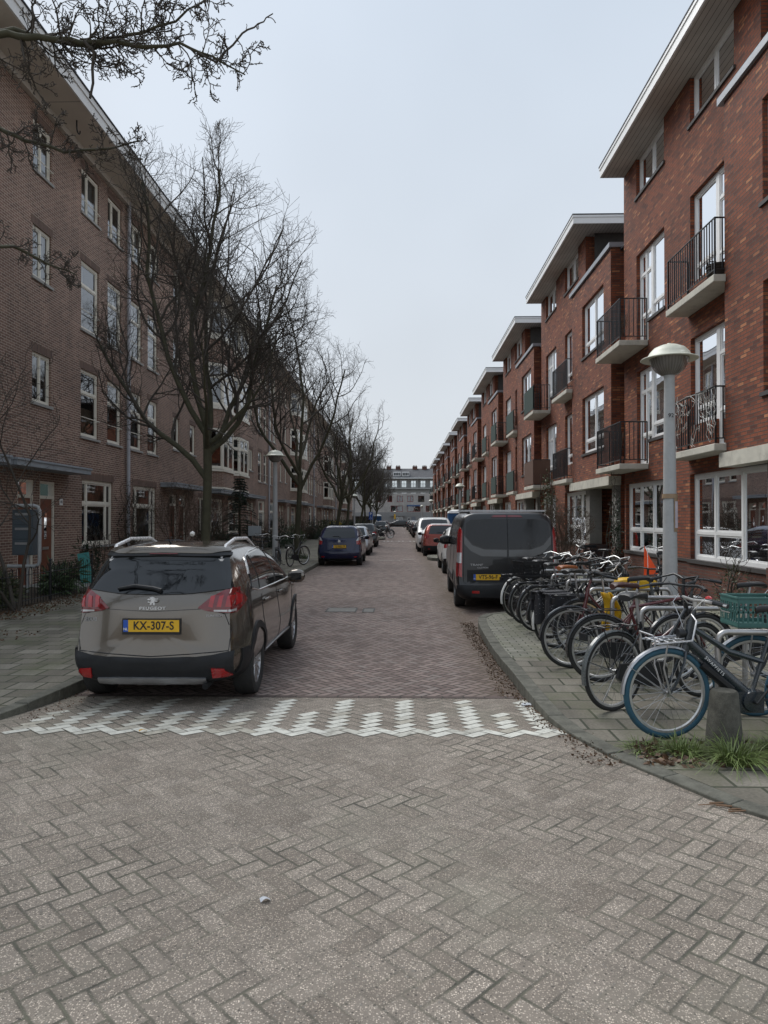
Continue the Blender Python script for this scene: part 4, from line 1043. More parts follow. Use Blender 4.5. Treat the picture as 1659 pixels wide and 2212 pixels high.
def plate(car, root, txt, z, w=.52, h=.11, y=None, mat=None, frame=True, x=0, tmat=None):
    p, n = car.cast('B', x, z); y = p.y if y is None else y
    p1, _ = car.cast('B', x, z + h / 2); p2, _ = car.cast('B', x, z - h / 2); y = min(p1.y, p2.y, y) - .012
    f = MB(); f.box(x - w / 2 - .012, x + w / 2 + .012, y, y + .02, z - h / 2 - .026, z + h / 2 + .012)
    fo = f.build('plate_holder', BLACKP, root, smooth=0, uv=False)
    q = MB(); q.box(x - w / 2, x + w / 2, y - .004, y + .0, z - h / 2, z + h / 2); po = q.build('number_plate', mat or PLY, fo, smooth=0, uv=False)
    if (mat or PLY) is PLY:
        b = MB(); b.box(x - w / 2, x - w / 2 + .045, y - .006, y - .003, z - h / 2, z + h / 2); b.build('country_strip', PLB, fo, smooth=0, uv=False)
        text_obj('country_letters', 'NL', .032, PLW, fo, face_south(x - w / 2 + .022, y - .008, z - h * .27), .0008, bold=.0006)
    text_obj('plate_number', txt, h * .98, tmat or BLACKP, fo, face_south(x + .022, y - .006, z), .001, sx=.86, space=1.04, bold=.0016)
    return fo
def mirror(root, x, y, z, mat, sc=1.0):
    s_ = 1 if x > 0 else -1; m = MB()
    pr = [(0.001, -.12), (.05, -.11), (.072, -.06), (.078, .0), (.07, .06), (.04, .1), (.001, .11)]
    m.lathe(pr, 14, axis='x'); M = Matrix.Translation((x + s_ * .12, y, z)) @ Matrix.Diagonal((1.0 * sc, .85 * sc, 1.15 * sc, 1)); m.xf(M)
    k = len(m.v); m.tube([(x - s_ * .03, y, z - .06), (x + s_ * .06, y, z - .03)], .03, 8)
    o = m.build('door_mirror', mat, root, uv=False)
    g = MB(); g.box(x + s_ * .05, x + s_ * .19, y - .070 * sc, y - .062 * sc, z - .045, z + .045); g.build('mirror_glass', CARGL, o, smooth=0, uv=False)
def rearlamp(car, root, lo, hi, mat, name='tail_lamp', off=.01, side=None):
    for sg in (-1, 1):
        L_, H_ = (lo, hi) if sg > 0 else (mirx(lo), mirx(hi))
        o = car.patch(name, 'B', L_, H_, mat, root, off, 14, 6)
        if side:
            car.patch('side_lens', 'R' if sg > 0 else 'L', side[0], side[1], mat, o, off, 10, 6)

# --- the brown grey crossover in the foreground
def crossover():
    P = paint('brown_grey_metallic', (0.165,0.143,0.12), .8, .19, .04, .8)
    top = [(0, 1.30), (.10, 1.45), (.3, 1.50), (.8, 1.535), (1.5, 1.545), (2.1, 1.50), (2.55, 1.38), (3.05, 1.08), (3.25, 1.03), (3.7, .96), (4.0, .86), (4.16, .72)]
    side = [(.2, .90), (.32, .965), (.55, .995), (.75, 1.0), (.92, .985), (1.02, .955), (1.08, .925), (1.25, .85), (1.42, .76), (1.55, .69)]
    rear = [(.2, .12), (.3, .05), (.42, .0), (.52, .0), (.6, .05), (.8, .055), (.95, .07), (1.04, .10), (1.12, .17), (1.3, .33), (1.42, .40), (1.5, .36), (1.6, .36)]
    front = [(.2, .15), (.4, .0), (.7, .03), (.95, .2), (1.5, .2)]
    c = Car(4.16, 1.74, top, .22, side, rear, front, (.80, 3.34), .33, n=7, plan=.17, bow=.13, edge=.6)
    r = empty('parked_car', (-2.31, 6.50, 0), radians(.3))
    c.body('body', P, r)
    # rear screen, black surround first
    W0 = [(-.70, 1.125), (-.35, 1.085), (0, 1.075), (.35, 1.085), (.70, 1.125)]; W1 = [(-.60, 1.415), (-.3, 1.435), (0, 1.44), (.3, 1.435), (.60, 1.415)]
    rs = c.patch('rear_window', 'B', W0, W1, CARGL, r, .009, 44, 20)
    w = MB(); h = [c.cast('B', *q) for q in ((-.36, 1.115), (-.2, 1.14), (-.02, 1.12), (.06, 1.10))]; w.tube([tuple(a + b * .025) for a, b in h], [.012, .018, .02, .022], 8); w.build('rear_wiper', BPLAS, rs, uv=False)
    sp = MB(); c.patch('', 'B', [(-.60, 1.442), (0, 1.455), (.60, 1.442)], [(-.58, 1.475), (0, 1.492), (.58, 1.475)], None, None, .045, 24, 4, mb=sp); c.patch('spoiler_lip', 'B', [(-.61, 1.41), (0, 1.425), (.61, 1.41)], [(-.60, 1.441), (0, 1.454), (.60, 1.441)], BLACKP, r, .035, 24, 4); sp.build('roof_spoiler', P, r, uv=False)
    c.patch('high_brake_lamp', 'B', [(-.14, 1.432), (.14, 1.432)], [(-.13, 1.447), (.13, 1.447)], REDD, r, .055, 8, 2)
    # tail lamps wrapping round the corner with three claw lenses
    for sg, v in ((1, 'R'), (-1, 'L')):
        f = (lambda q: q) if sg > 0 else mirx
        lo = f([(.42, .955), (.5, .93), (.62, .915), (.74, .90)]); hi = f([(.42, .965), (.54, 1.06), (.64, 1.11), (.74, 1.13)])
        t = c.patch('tail_lamp', 'B', lo, hi, REDD, r, .012, 18, 8)
        c.patch('lamp_wrap', v, [(.26, .90), (.34, .925), (.40, .955), (.50, 1.0)], [(.30, 1.13), (.36, 1.12), (.42, 1.08), (.50, 1.01)], REDD, t, .012, 14, 8)
        for xa in (.51, .585, .66): c.patch('lens', 'B', f([(xa, .965), (xa + .04, .96)]), f([(xa + .015, 1.055), (xa + .055, 1.065)]), REDL, t, .018, 4, 6)
        c.patch('lens', v, [(.28, .965), (.38, .985)], [(.32, 1.09), (.41, 1.05)], REDL, t, .018, 5, 5)
        c.patch('lens', 'B', f([(.56, .925), (.73, .915)]), f([(.56, .94), (.73, .935)]), CLRL, t, .016, 6, 2)
        c.patch('reflector', 'B', f([(.56, .325), (.71, .335)]), f([(.555, .415), (.67, .405)]), REDL, r, .030, 6, 4)
    # dark bumper wraps to the wheel arches
    b = MB(); c.patch('', 'B', [(-.72, .27), (-.4, .255), (0, .25), (.4, .255), (.72, .27)], [(-.74, .555), (-.5, .52), (0, .505), (.5, .52), (.74, .555)], None, None, .016, 40, 10, mb=b)
    for v in 'RL': c.patch('', v, [(.26, .28), (.42, .28)], [(.26, .56), (.40, .56)], None, None, .016, 8, 8, mb=b)
    b.build('rear_bumper', BPLAS, r, smooth=50, uv=False)
    c.patch('skid_trim', 'B', [(-.5, .275), (-.42, .265), (0, .26), (.42, .265), (.5, .275)], [(-.5, .325), (-.3, .335), (0, .335), (.3, .335), (.5, .325)], SATIN, r, .034, 24, 4)
    s = MB(); c.seam(s, 'B', [(-.46, .96), (-.66, .90), (-.72, .75), (-.70, .55)], .004); c.seam(s, 'B', [(.46, .96), (.66, .90), (.72, .75), (.70, .55)], .004)
    c.seam(s, 'B', [(-.70, .56), (0, .52), (.70, .56)], .005); c.seam(s, 'B', [(-.45, .95), (0, .93), (.45, .95)], .003)
    for v in 'RL':
        c.seam(s, v, [(1.20, .98), (1.12, .7), (1.22, .38)], .004); c.seam(s, v, [(2.10, .98), (2.08, .38)], .004); c.seam(s, v, [(3.02, .98), (3.0, .38)], .004)
        c.seam(s, v, [(1.22, .38), (3.0, .38)], .004)
        c.patch('sill_trim', v, [(1.18, .235), (2.96, .235)], [(1.18, .34), (2.96, .34)], BPLAS, r, .014, 20, 3)
        c.patch('sill_chrome_strip', v, [(1.3, .345), (2.9, .345)], [(1.3, .37), (2.9, .37)], SATIN, r, .016, 16, 1)
        # side glass with body coloured pillars between, bright moulding round it
        c.patch('rear_quarter_window', v, [(.74, 1.10), (.86, 1.075), (1.08, 1.05)], [(.80, 1.20), (.98, 1.36), (1.10, 1.395)], CARGL, r, .008, 16, 12)
        c.patch('rear_door_window', v, [(1.14, 1.045), (2.02, 1.03)], [(1.16, 1.40), (2.02, 1.435)], CARGL, r, .008, 26, 12)
        c.patch('front_door_window', v, [(2.10, 1.03), (2.98, 1.03)], [(2.10, 1.435), (2.36, 1.41)], CARGL, r, .008, 26, 12)
        m = MB(); c.seam(m, v, [(.74, 1.085), (1.08, 1.035), (2.0, 1.018), (3.0, 1.022)], .009, .004); m.build('window_moulding', CHROME, r, uv=False)
        m = MB(); c.seam(m, v, [(.78, 1.22), (.98, 1.39), (1.3, 1.43), (2.05, 1.455), (2.42, 1.425)], .009, .004); m.build('roof_moulding', CHROME, r, uv=False)
        for ya in (1.32, 2.22):
            m = MB(); h = [c.cast(v, *q) for q in ((ya, .90), (ya + .03, .905), (ya + .16, .905), (ya + .19, .90))]; m.tube([tuple(a + b * o) for (a, b), o in zip(h, (0, .03, .03, 0))], .014, 8); m.build('door_handle', P, r, uv=False)
        sg = 1 if v == 'R' else -1
        m = MB(); h = []
        for yy, oz in ((.48, .0), (.62, .055), (1.0, .09), (1.6, .08), (2.0, .0)):
            xx = .555 if yy > .55 else .54; p, _ = c.cast('T', sg * xx, yy); h.append((p.x, p.y, p.z + oz))
        m.tube(h, [.015, .020, .018, .017, .012], 8); m.tube([h[0], (h[0][0], h[0][1] - .0, h[0][2] - .03)], .03, 8); m.build('roof_rail', BADGE, r, uv=False)
    s.build('panel_gap', BLACKP, r, uv=False)
    c.arch(BPLAS, r, .07, .014)
    # windscreen and headlamps
    c.patch('windscreen', 'F', [(-.68, 1.06), (0, 1.09), (.68, 1.06)], [(-.52, 1.42), (0, 1.47), (.52, 1.42)], CARGL, r, .010, 30, 16)
    for sg in (-1, 1): c.patch('headlamp', 'F', [(sg * .45, .68), (sg * .74, .72)], [(sg * .48, .78), (sg * .72, .86)], CLRL, r, .008, 8, 5)
    plate(c, r, 'KX-307-S', .80)
    txt = text_obj('maker_lettering', 'PEUGEOT', .038, BADGE, r, face_south(0, c.cast('B', 0, .955)[0].y - .003, .958), .002, sx=1.35, space=1.15, bold=.001)
    text_obj('model_number', '2008', .05, SATIN, r, face_south(-.60, c.cast('B', -.60, .85)[0].y - .006, .85) @ Matrix.Rotation(radians(-8), 4, 'Y'), .002, sx=1.3, bold=.001)
    text_obj('engine_badge', 'PURETECH', .026, SATIN, r, face_south(.57, c.cast('B', .57, .885)[0].y - .008, .885) @ Matrix.Rotation(radians(8), 4, 'Y'), .002, sx=1.2, bold=.001)
    # rampant lion badge
    lion = [(-.028,-.062),(-.012,-.062),(-.010,-.040),(.0,-.030),(.004,-.046),(-.002,-.062),(.016,-.062),(.018,-.044),(.014,-.024),(.012,-.006),(.030,-.012),(.044,-.002),(.028,.006),(.016,.008),(.020,.022),(.040,.022),(.048,.034),(.028,.034),(.014,.036),(.012,.050),(-.004,.062),(-.022,.054),(-.030,.040),(-.018,.034),(-.026,.026),(-.040,.034),(-.052,.022),(-.036,.012),(-.016,.010),(-.018,-.008),(-.034,-.014),(-.042,-.004),(-.046,-.022),(-.026,-.030),(-.024,-.044)]
    m = MB(); yy = c.cast('B', 0, 1.0)[0].y; m.slab([(x * 1.05, 1.027 + z * .62) for x, z in lion], 'y', yy - .008, yy + .004); m.build('lion_badge', BADGE, r, smooth=0, uv=False)
    a = MB(); p, _ = c.cast('T', 0, .62); a.tube([(0, .62, p.z - .01), (0, .60, p.z + .03), (0, .56, p.z + .06)], [.022, .012, .005], 8); a.tube([(0, .56, p.z + .06), (0, .42, p.z + .24)], .003, 5); a.build('roof_antenna', BLACKP, r, uv=False)
    mirror(r, .84, 2.82, 1.04, P); mirror(r, -.84, 2.82, 1.04, P)
    ex = MB(); ex.tube([(.5, .05, .24), (.5, .3, .24)], .03, 8); ex.tube([(0, .8, .33), (0, 3.34, .33)], .1, 8); ex.build('underbody', DARKIN, r, uv=False)
    c.wheels(r, spokes=8)
    tag(r, 'brown grey crossover car parked in the left foreground, yellow rear plate KX-307-S', 'car', 'cars parked along the kerbs')
    return r
crossover()

def hatch(loc, mat, L=3.95, Wd=1.70, H=1.50, plate_txt=None, label='', two_tone=None, lamp=REDL, rz=0, rail=False, lampc=False, bumper=None, cat='car', dark_lower=False, plate_mat=None, group='cars parked along the kerbs', tall=False, fine=True, z_screen=1.02):
    k = H / 1.5
    top = [(0, 1.28 * k), (.12, 1.42 * k), (.4, 1.48 * k), (1.0, 1.5 * k), (1.7, 1.48 * k), (2.2, 1.38 * k), (2.85, 1.05 * k), (3.1, .99 * k), (L - .4, .88 * k), (L - .12, .78 * k), (L, .66 * k)]
    side = [(.2, .9), (.35, .97), (.6, 1.0), (.8, .995), (.95 * k, .97), (1.02 * k, .94), (1.3 * k, .83), (1.5 * k, .73)]
    rear = [(.2, .1), (.35, .02), (.5, 0), (.62, .05), (.9, .07), (1.0 * k, .10), (1.1 * k, .16), (1.38 * k, .34), (1.5 * k, .33)]
    front = [(.2, .12), (.45, 0), (.7, .05), (.9, .2), (1.5, .2)]
    c = Car(L, Wd, top, .2, side, rear, front, (.68, L - .85), .31, n=7, plan=.10, bow=.08, edge=.4)
    r = empty('parked_car', loc, rz)
    c.body('body', mat, r)
    hwW = Wd / 2
    rs = c.patch('rear_window', 'B', [(-.62, z_screen * k + .02), (0, z_screen * k), (.62, z_screen * k + .02)], [(-.52, 1.39 * k), (0, 1.41 * k), (.52, 1.39 * k)], CARGL, r, .010, 30, 14)
    w = MB(); h = [c.cast('B', *q) for q in ((-.25, z_screen * k + .07), (0, z_screen * k + .06), (.04, z_screen * k + .02))]; w.tube([tuple(a + b * .02) for a, b in h], .012, 6); w.build('rear_wiper', BPLAS, rs, uv=False)
    for sg, v in ((1, 'R'), (-1, 'L')):
        f = (lambda q: q) if sg > 0 else mirx
        if lampc:
            t = c.patch('tail_lamp', 'B', f([(hwW - .20, .80 * k), (hwW - .045, .80 * k)]), f([(hwW - .22, .92 * k), (hwW - .06, .96 * k)]), REDL, r, .012, 8, 6)
            c.patch('clear_lens', 'B', f([(hwW - .22, .925 * k), (hwW - .06, .965 * k)]), f([(hwW - .13, 1.07 * k), (hwW - .09, 1.07 * k)]), CLRL, t, .012, 8, 5)
        else:
            t = c.patch('tail_lamp', 'B', f([(hwW - .30, .84 * k), (hwW - .045, .82 * k)]), f([(hwW - .29, .96 * k), (hwW - .07, 1.0 * k)]), lamp, r, .012, 10, 6)
        c.patch('lamp_wrap', v, [(.20, .83 * k), (.34, .87 * k)], [(.24, 1.0 * k), (.32, .98 * k)], lamp if not lampc else REDL, t, .012, 6, 4)
        c.patch('rear_door_window', v, [(.75, 1.03 * k), (1.62, .99 * k)], [(.95, 1.34 * k), (1.62, 1.38 * k)], two_tone and CARGL or CARGL, r, .009, 18, 10)
        c.patch('front_door_window', v, [(1.70, .99 * k), (2.62, .99 * k)], [(1.70, 1.38 * k), (2.12, 1.33 * k)], CARGL, r, .009, 18, 10)
        for ya in (.95, 1.85):
            m = MB(); h = [c.cast(v, *q) for q in ((ya, .86 * k), (ya + .16, .86 * k))]; m.tube([tuple(a + b * .02) for a, b in h], .014, 6); m.build('door_handle', mat, r, uv=False)
        if rail:
            m = MB(); m.tube([tuple(c.cast('T', sg * .55, yy)[0] + Vector((0, 0, oz))) for yy, oz in ((.5, .0), (.65, .05), (1.8, .05), (2.0, 0))], .017, 6); m.build('roof_rail', SATIN, r, uv=False)
        mirror(r, sg * (hwW - .04), 2.45, 1.0 * k, BPLAS if two_tone else mat, .9)
        c.patch('headlamp', 'F', [(sg * .45, .62), (sg * .72, .66)], [(sg * .46, .72), (sg * .70, .80)], CLRL, r, .008, 6, 4)
    s = MB()
    for v in 'RL': c.seam(s, v, [(1.66, .96 * k), (1.66, .32)], .004); c.seam(s, v, [(.9, .96 * k), (.95, .6), (1.06, .32)], .004); c.seam(s, v, [(2.6, .95 * k), (2.6, .32)], .004)
    c.seam(s, 'B', [(-.60, .84), (-.58, .55), (.58, .55), (.60, .84)], .004); s.build('panel_gap', BLACKP, r, uv=False)
    bm_ = bumper or mat
    b = MB(); c.patch('', 'B', [(-hwW + .07, .25), (0, .23), (hwW - .07, .25)], [(-hwW + .05, .50), (0, .50), (hwW - .05, .50)], None, None, .03, 24, 5, mb=b); b.build('rear_bumper', bm_, r, uv=False)
    c.patch('bumper_insert', 'B', [(-.45, .22), (.45, .22)], [(-.5, .30), (.5, .30)], BPLAS, r, .035, 12, 3)
    for sg in (-1, 1): c.patch('reflector', 'B', [(sg * .55, .34), (sg * .66, .34)], [(sg * .55, .38), (sg * .66, .38)], REDL, r, .034, 4, 2)
    c.patch('windscreen', 'F', [(-.64, 1.02 * k), (0, 1.04 * k), (.64, 1.02 * k)], [(-.52, 1.36 * k), (0, 1.42 * k), (.52, 1.36 * k)], CARGL, r, .010, 24, 12)
    if two_tone:
        c.patch('roof_panel', 'T', [(-.50, .42), (.50, .42)], [(-.50, 1.95), (.50, 1.95)], two_tone, r, .006, 10, 14)
    if dark_lower: c.arch(BPLAS, r, .05, .012)
    if plate_txt: plate(c, r, plate_txt, .73, mat=plate_mat)
    b = MB(); p, _ = c.cast('B', 0, .92); b.lathe([(.001, -.004), (.045, -.004), (.05, .002), (.04, .01)], 16, (0, p.y - .004, .92), 'y'); b.build('round_badge', CHROME, r, uv=False)
    a = MB(); p, _ = c.cast('T', 0, .55); a.tube([(0, .55, p.z), (0, .40, p.z + .25)], .005, 5); a.build('roof_antenna', BLACKP, r, uv=False)
    c.wheels(r, spokes=5)
    tag(r, label, cat, group); return r
NAVY = paint('navy_metallic', (0.003,0.007,0.045), .15, .2, .02); DGREY = paint('dark_grey_metallic', (0.05,0.055,0.055), .5, .28, .12); SILV = paint('silver_metallic', (0.42,0.43,0.44), .7, .28, .08)
ORNG = paint('orange_red_metallic', (0.26,0.030,0.010), .35, .25, .08); WHT = paint('white_car_paint', (0.68,0.68,0.66), .0, .3, .06); BLK = paint('black_metallic', (0.012,0.012,0.014), .3, .25, .12); MAR = paint('dark_red_brown_metallic', (0.05,0.02,0.018), .4, .3, .12)
hatch((-2.30, 26.55, 0), NAVY, 3.9, 1.70, 1.52, '12-NLL-5', 'dark blue hatchback on the left, behind the brown grey crossover, rear plate 12-NLL-5', lampc=True)
hatch((-2.30, 33.9, 0), SILV, 4.1, 1.70, 1.42, None, 'silver car mostly hidden between the dark blue hatchback and the dark grey one')
hatch((-2.30, 43.7, 0), DGREY, 3.95, 1.73, 1.47, None, 'dark grey hatchback on the left, parked before the bicycles on the kerb extension')
hatch((-2.35, 82.0, 0), DGREY, 4.3, 1.75, 1.42, None, 'dark estate car farther down the left kerb, past the bicycles', dark_lower=True)
hatch((-2.25, 92.0, 0), MAR, 4.1, 1.72, 1.45, None, 'dark car farthest down the left kerb, half hidden by the dark estate car')
hatch((1.95, 33.3, 0), ORNG, 4.1, 1.78, 1.53, 'HF-204-D', 'orange red small crossover with white roof parked on the right', two_tone=WHT, bumper=BPLAS, dark_lower=True)
hatch((2.22, 22.6, 0), WHT, 4.1, 1.75, 1.53, None, 'white small crossover with black mirrors, just beyond the dark grey van', two_tone=BLK, bumper=BPLAS, dark_lower=True)
hatch((1.95, 64.9, 0), BLK, 4.0, 1.74, 1.5, None, 'black car with dark rear, first beyond the white van')
hatch((1.95, 71.5, 0), MAR, 4.1, 1.74, 1.48, None, 'dark car parked second beyond the white van')
hatch((1.9, 79, 0), BLK, 4.1, 1.74, 1.5, None, 'black car parked third beyond the white van')
hatch((1.9, 92, 0), DGREY, 4.1, 1.74, 1.48, None, 'dark grey car parked fourth beyond the white van')
hatch((1.75, 106, 0), BLK, 4.1, 1.72, 1.46, None, 'black car farthest down the right kerb')
hatch((1.4, 135.5, 0), BLK, 4.3, 1.74, 1.45, None, 'black car standing sideways across the far cross street', rz=pi / 2)

VCR = paint('van_crease_lit', (0.10,0.102,0.104), .5, .3, .04)  # paler copy of the van paint: light caught along the crease, painted in
def van():
    P = paint('charcoal_van_paint', (0.018,0.018,0.019), .25, .3, .04)
    top = [(0, 1.80), (.08, 1.88), (.3, 1.905), (1.5, 1.93), (3.0, 1.93), (3.35, 1.86), (4.1, 1.30), (4.35, 1.18), (4.8, 1.02), (4.97, .85)]
    side = [(.2, .93), (.4, .985), (.7, 1.0), (.95, 1.0), (1.1, .985), (1.5, .945), (1.8, .89), (1.95, .86)]
    rear = [(.2, .08), (.3, .0), (.48, .0), (.55, .05), (1.0, .06), (1.3, .09), (1.8, .20), (1.95, .22)]
    front = [(.2, .1), (.5, 0), (1.0, .1), (1.3, .15), (1.95, .15)]
    c = Car(4.97, 1.99, top, .22, side, rear, front, (.99, 3.92), .345, n=9, plan=.06, bow=.05, edge=.3, fallr=.8)
    r = empty('parked_van', (2.06, 13.62, 0), -.022)
    c.body('body', P, r)
    GL = plain('tinted_rear_panel', (0.012,0.012,0.013), 0.16, var=.3, sc=2)
    for sg in (-1, 1):
        f = (lambda q: q) if sg > 0 else mirx
        c.patch('rear_door_panel', 'B', f([(.012, 1.21), (.45, 1.22), (.66, 1.30), (.80, 1.45)]), f([(.012, 1.78), (.4, 1.78), (.70, 1.76), (.79, 1.70)]), GL, r, .009, 30, 16)
        c.patch('styling_crease_sheen', 'B', f([(.02, 1.06), (.5, 1.065), (.70, 1.16), (.83, 1.30)]), f([(.02, 1.185), (.45, 1.195), (.68, 1.275), (.83, 1.46)]), VCR, r, .006, 20, 4)
        t = c.patch('tail_lamp', 'B', f([(.875, .66), (.935, .68)]), f([(.865, 1.55), (.90, 1.62)]), REDL, r, .014, 6, 20)
        c.patch('lamp_wrap', 'R' if sg > 0 else 'L', [(.15, .66), (.20, .70)], [(.26, 1.60), (.32, 1.55)], REDL, t, .014, 5, 16)
        c.patch('clear_lens', 'B', f([(.885, .93), (.93, .93)]), f([(.88, 1.13), (.925, 1.13)]), CLRL, t, .018, 4, 8)
        c.patch('clear_lens', 'R' if sg > 0 else 'L', [(.17, .93), (.22, .95)], [(.19, 1.13), (.24, 1.13)], CLRL, t, .018, 4, 8)
        v = 'R' if sg > 0 else 'L'
        c.patch('load_side_panel', v, [(.55, 1.18), (2.6, 1.18)], [(.6, 1.70), (2.6, 1.74)], GL, r, .004, 20, 8)
        c.patch('cab_window', v, [(2.75, 1.15), (3.75, 1.12)], [(2.75, 1.72), (3.25, 1.70)], CARGL, r, .010, 24, 12)
        c.patch('side_rub_strip', v, [(1.45, .50), (3.45, .50)], [(1.45, .62), (3.45, .62)], BPLAS, r, .012, 16, 2)
        mirror(r, sg * .93, 3.45, 1.28, BPLAS, 1.25)
        m = MB(); m.tube([tuple(c.cast('T', sg * .72, yy)[0] + Vector((0, 0, oz))) for yy, oz in ((.35, .03), (3.0, .03))], .02, 6); m.build('roof_track', BPLAS, r, uv=False)
    for yy in (.6, 1.7, 2.8):
        m = MB(); p = c.cast('T', .72, yy)[0]; m.box(-.80, .80, yy - .035, yy + .035, p.z + .035, p.z + .065); m.build('roof_bar', SATIN, r, smooth=0, uv=False)
    for sg in (-1, 1): c.patch('high_brake_lamp', 'B', [(sg * .012, 1.815), (sg * .30, 1.812)], [(sg * .012, 1.855), (sg * .26, 1.852)], REDD, r, .01, 8, 3)
    s = MB(); c.seam(s, 'B', [(0, 1.86), (0, .56)], .006); c.seam(s, 'B', [(-.84, 1.78), (-.85, .55), (.85, .55), (.84, 1.78)], .005)
    for v in 'RL': c.seam(s, v, [(2.68, 1.75), (2.68, .40)], .005); c.seam(s, v, [(1.42, 1.75), (1.42, .45)], .005)
    s.build('panel_gap', BLACKP, r, uv=False)
    b = MB(); c.patch('', 'B', [(-.93, .26), (0, .25), (.93, .26)], [(-.95, .50), (0, .50), (.95, .50)], None, None, .04, 30, 6, mb=b); b.build('rear_bumper', BPLAS, r, smooth=50, uv=False)
    c.patch('plate_recess', 'B', [(-.78, .56), (.10, .56)], [(-.78, .80), (.10, .80)], BPLAS, r, .004, 12, 4)
    for x in (-.62, .62): c.patch('reflector', 'B', [(x - .07, .36), (x + .07, .36)], [(x - .07, .41), (x + .07, .41)], REDL, r, .045, 4, 2)
    plate(c, r, 'VTS-96-F', .665, x=-.40)
    h = MB(); p = c.cast('B', .22, .99)[0]; h.box(.12, .38, p.y - .035, p.y - .01, .965, 1.0); h.lathe([(.001, -.01), (.05, -.01), (.05, .02)], 14, (.25, p.y, .99), 'y'); h.build('door_handle', BPLAS, r, uv=False)
    text_obj('model_lettering', 'TRANSIT', .055, SATIN, r, face_south(-.56, c.cast('B', -.56, .90)[0].y - .004, .90), .002, sx=1.35, space=1.1, bold=.001)
    text_obj('model_lettering', 'CUSTOM', .036, SATIN, r, face_south(-.48, c.cast('B', -.48, .84)[0].y - .004, .845), .002, sx=1.35, space=1.1, bold=.001)
    c.patch('windscreen', 'F', [(-.75, 1.28), (0, 1.3), (.75, 1.28)], [(-.70, 1.80), (0, 1.84), (.70, 1.80)], CARGL, r, .010, 24, 12)
    c.arch(BPLAS, r, .05, .01)
    c.wheels(r, spokes=5, width=.22)
    tag(r, 'dark grey panel van parked on the right beyond the bicycle racks, plate VTS-96-F', 'van')
van()
def white_van():
    top = [(0, 1.72), (.1, 1.80), (.5, 1.83), (3.2, 1.83), (3.45, 1.74), (4.1, 1.25), (4.3, 1.15), (4.65, .98), (4.8, .8)]
    side = [(.2, .93), (.4, .985), (.7, 1.0), (1.0, 1.0), (1.1, .98), (1.5, .93), (1.85, .84)]
    c = Car(4.8, 1.9, top, .2, side, [(.2, .05), (1.8, .1)], [(.2, .1), (.45, 0), (.75, .03), (1.0, .15), (1.85, .15)], (.9, 3.85), .33, n=8, plan=.08, bow=.05)
    r = empty('parked_van', (1.82, 42.0, 0), pi)
    c.body('body', WHT, r)
    c.patch('windscreen', 'F', [(-.78, 1.17), (0, 1.2), (.78, 1.17)], [(-.68, 1.70), (0, 1.74), (.68, 1.70)], CARGL, r, .006, 20, 10)
    for sg in (-1, 1):
        c.patch('headlamp', 'F', [(sg * .58, .78), (sg * .86, .82)], [(sg * .60, .93), (sg * .84, 1.02)], CLRL, r, .01, 8, 5)
        c.patch('fog_lamp', 'F', [(sg * .66, .40), (sg * .84, .42)], [(sg * .66, .52), (sg * .84, .54)], BPLAS, r, .01, 6, 4)
        v = 'R' if sg > 0 else 'L'
        c.patch('cab_window', v, [(2.8, 1.12), (3.8, 1.12)], [(2.8, 1.62), (3.3, 1.60)], CARGL, r, .005, 12, 6)
        mirror(r, sg * .92, 3.5, 1.2, BPLAS, 1.5)
    c.patch('grille', 'F', [(-.45, .55), (.45, .55)], [(-.5, .72), (.5, .72)], BPLAS, r, .01, 12, 3)
    c.patch('lower_grille', 'F', [(-.55, .3), (.55, .3)], [(-.6, .46), (.6, .46)], BPLAS, r, .01, 12, 3)
    s = MB(); c.seam(s, 'F', [(-.8, 1.08), (0, 1.12), (.8, 1.08)], .005); s.build('panel_gap', BLACKP, r, uv=False)
    c.wheels(r)
    tag(r, 'white van facing the camera on the right, beyond the orange red crossover', 'van')
white_van()
# ------------------------------------------------------------------ bicycles
SPOKE = plain('spoke_steel', (0.36,0.36,0.36), 0.3, 0.9, var=0.1)
ALU = plain('rim_aluminium', (0.58,0.58,0.57), 0.35, 0.8, var=0.12, dirt=.2)
BTYRE = plain('bicycle_tyre', (0.02,0.02,0.02), 0.8, var=.2, dirt=.4)
BLUET = plain('blue_tyre', (0.025,0.085,0.125), 0.75, var=.2, sc=8, dirt=.4)
SADB = plain('black_saddle', (0.018,0.018,0.019), 0.45, var=.2); SADT = plain('tan_saddle', (0.25,0.075,0.02), 0.5, var=.15); SADR = plain('dark_red_saddle', (0.05,0.016,0.013), .5)
def bike_paint(n, c): return plain(n, c, 0.28, var=.15, sc=8, coat=.6, dirt=.2)
FB = bike_paint('black_frame', (0.012,0.012,0.014)); FM = bike_paint('maroon_frame', (0.09,0.012,0.014)); FD = bike_paint('slate_frame', (0.02,0.028,0.036)); FG = bike_paint('grey_frame', (0.09,0.10,0.10)); FBL = bike_paint('blue_frame', (0.015,0.03,0.10))
WFEN = plain('white_mudguard', (0.6,0.6,0.57), .4, dirt=.3)
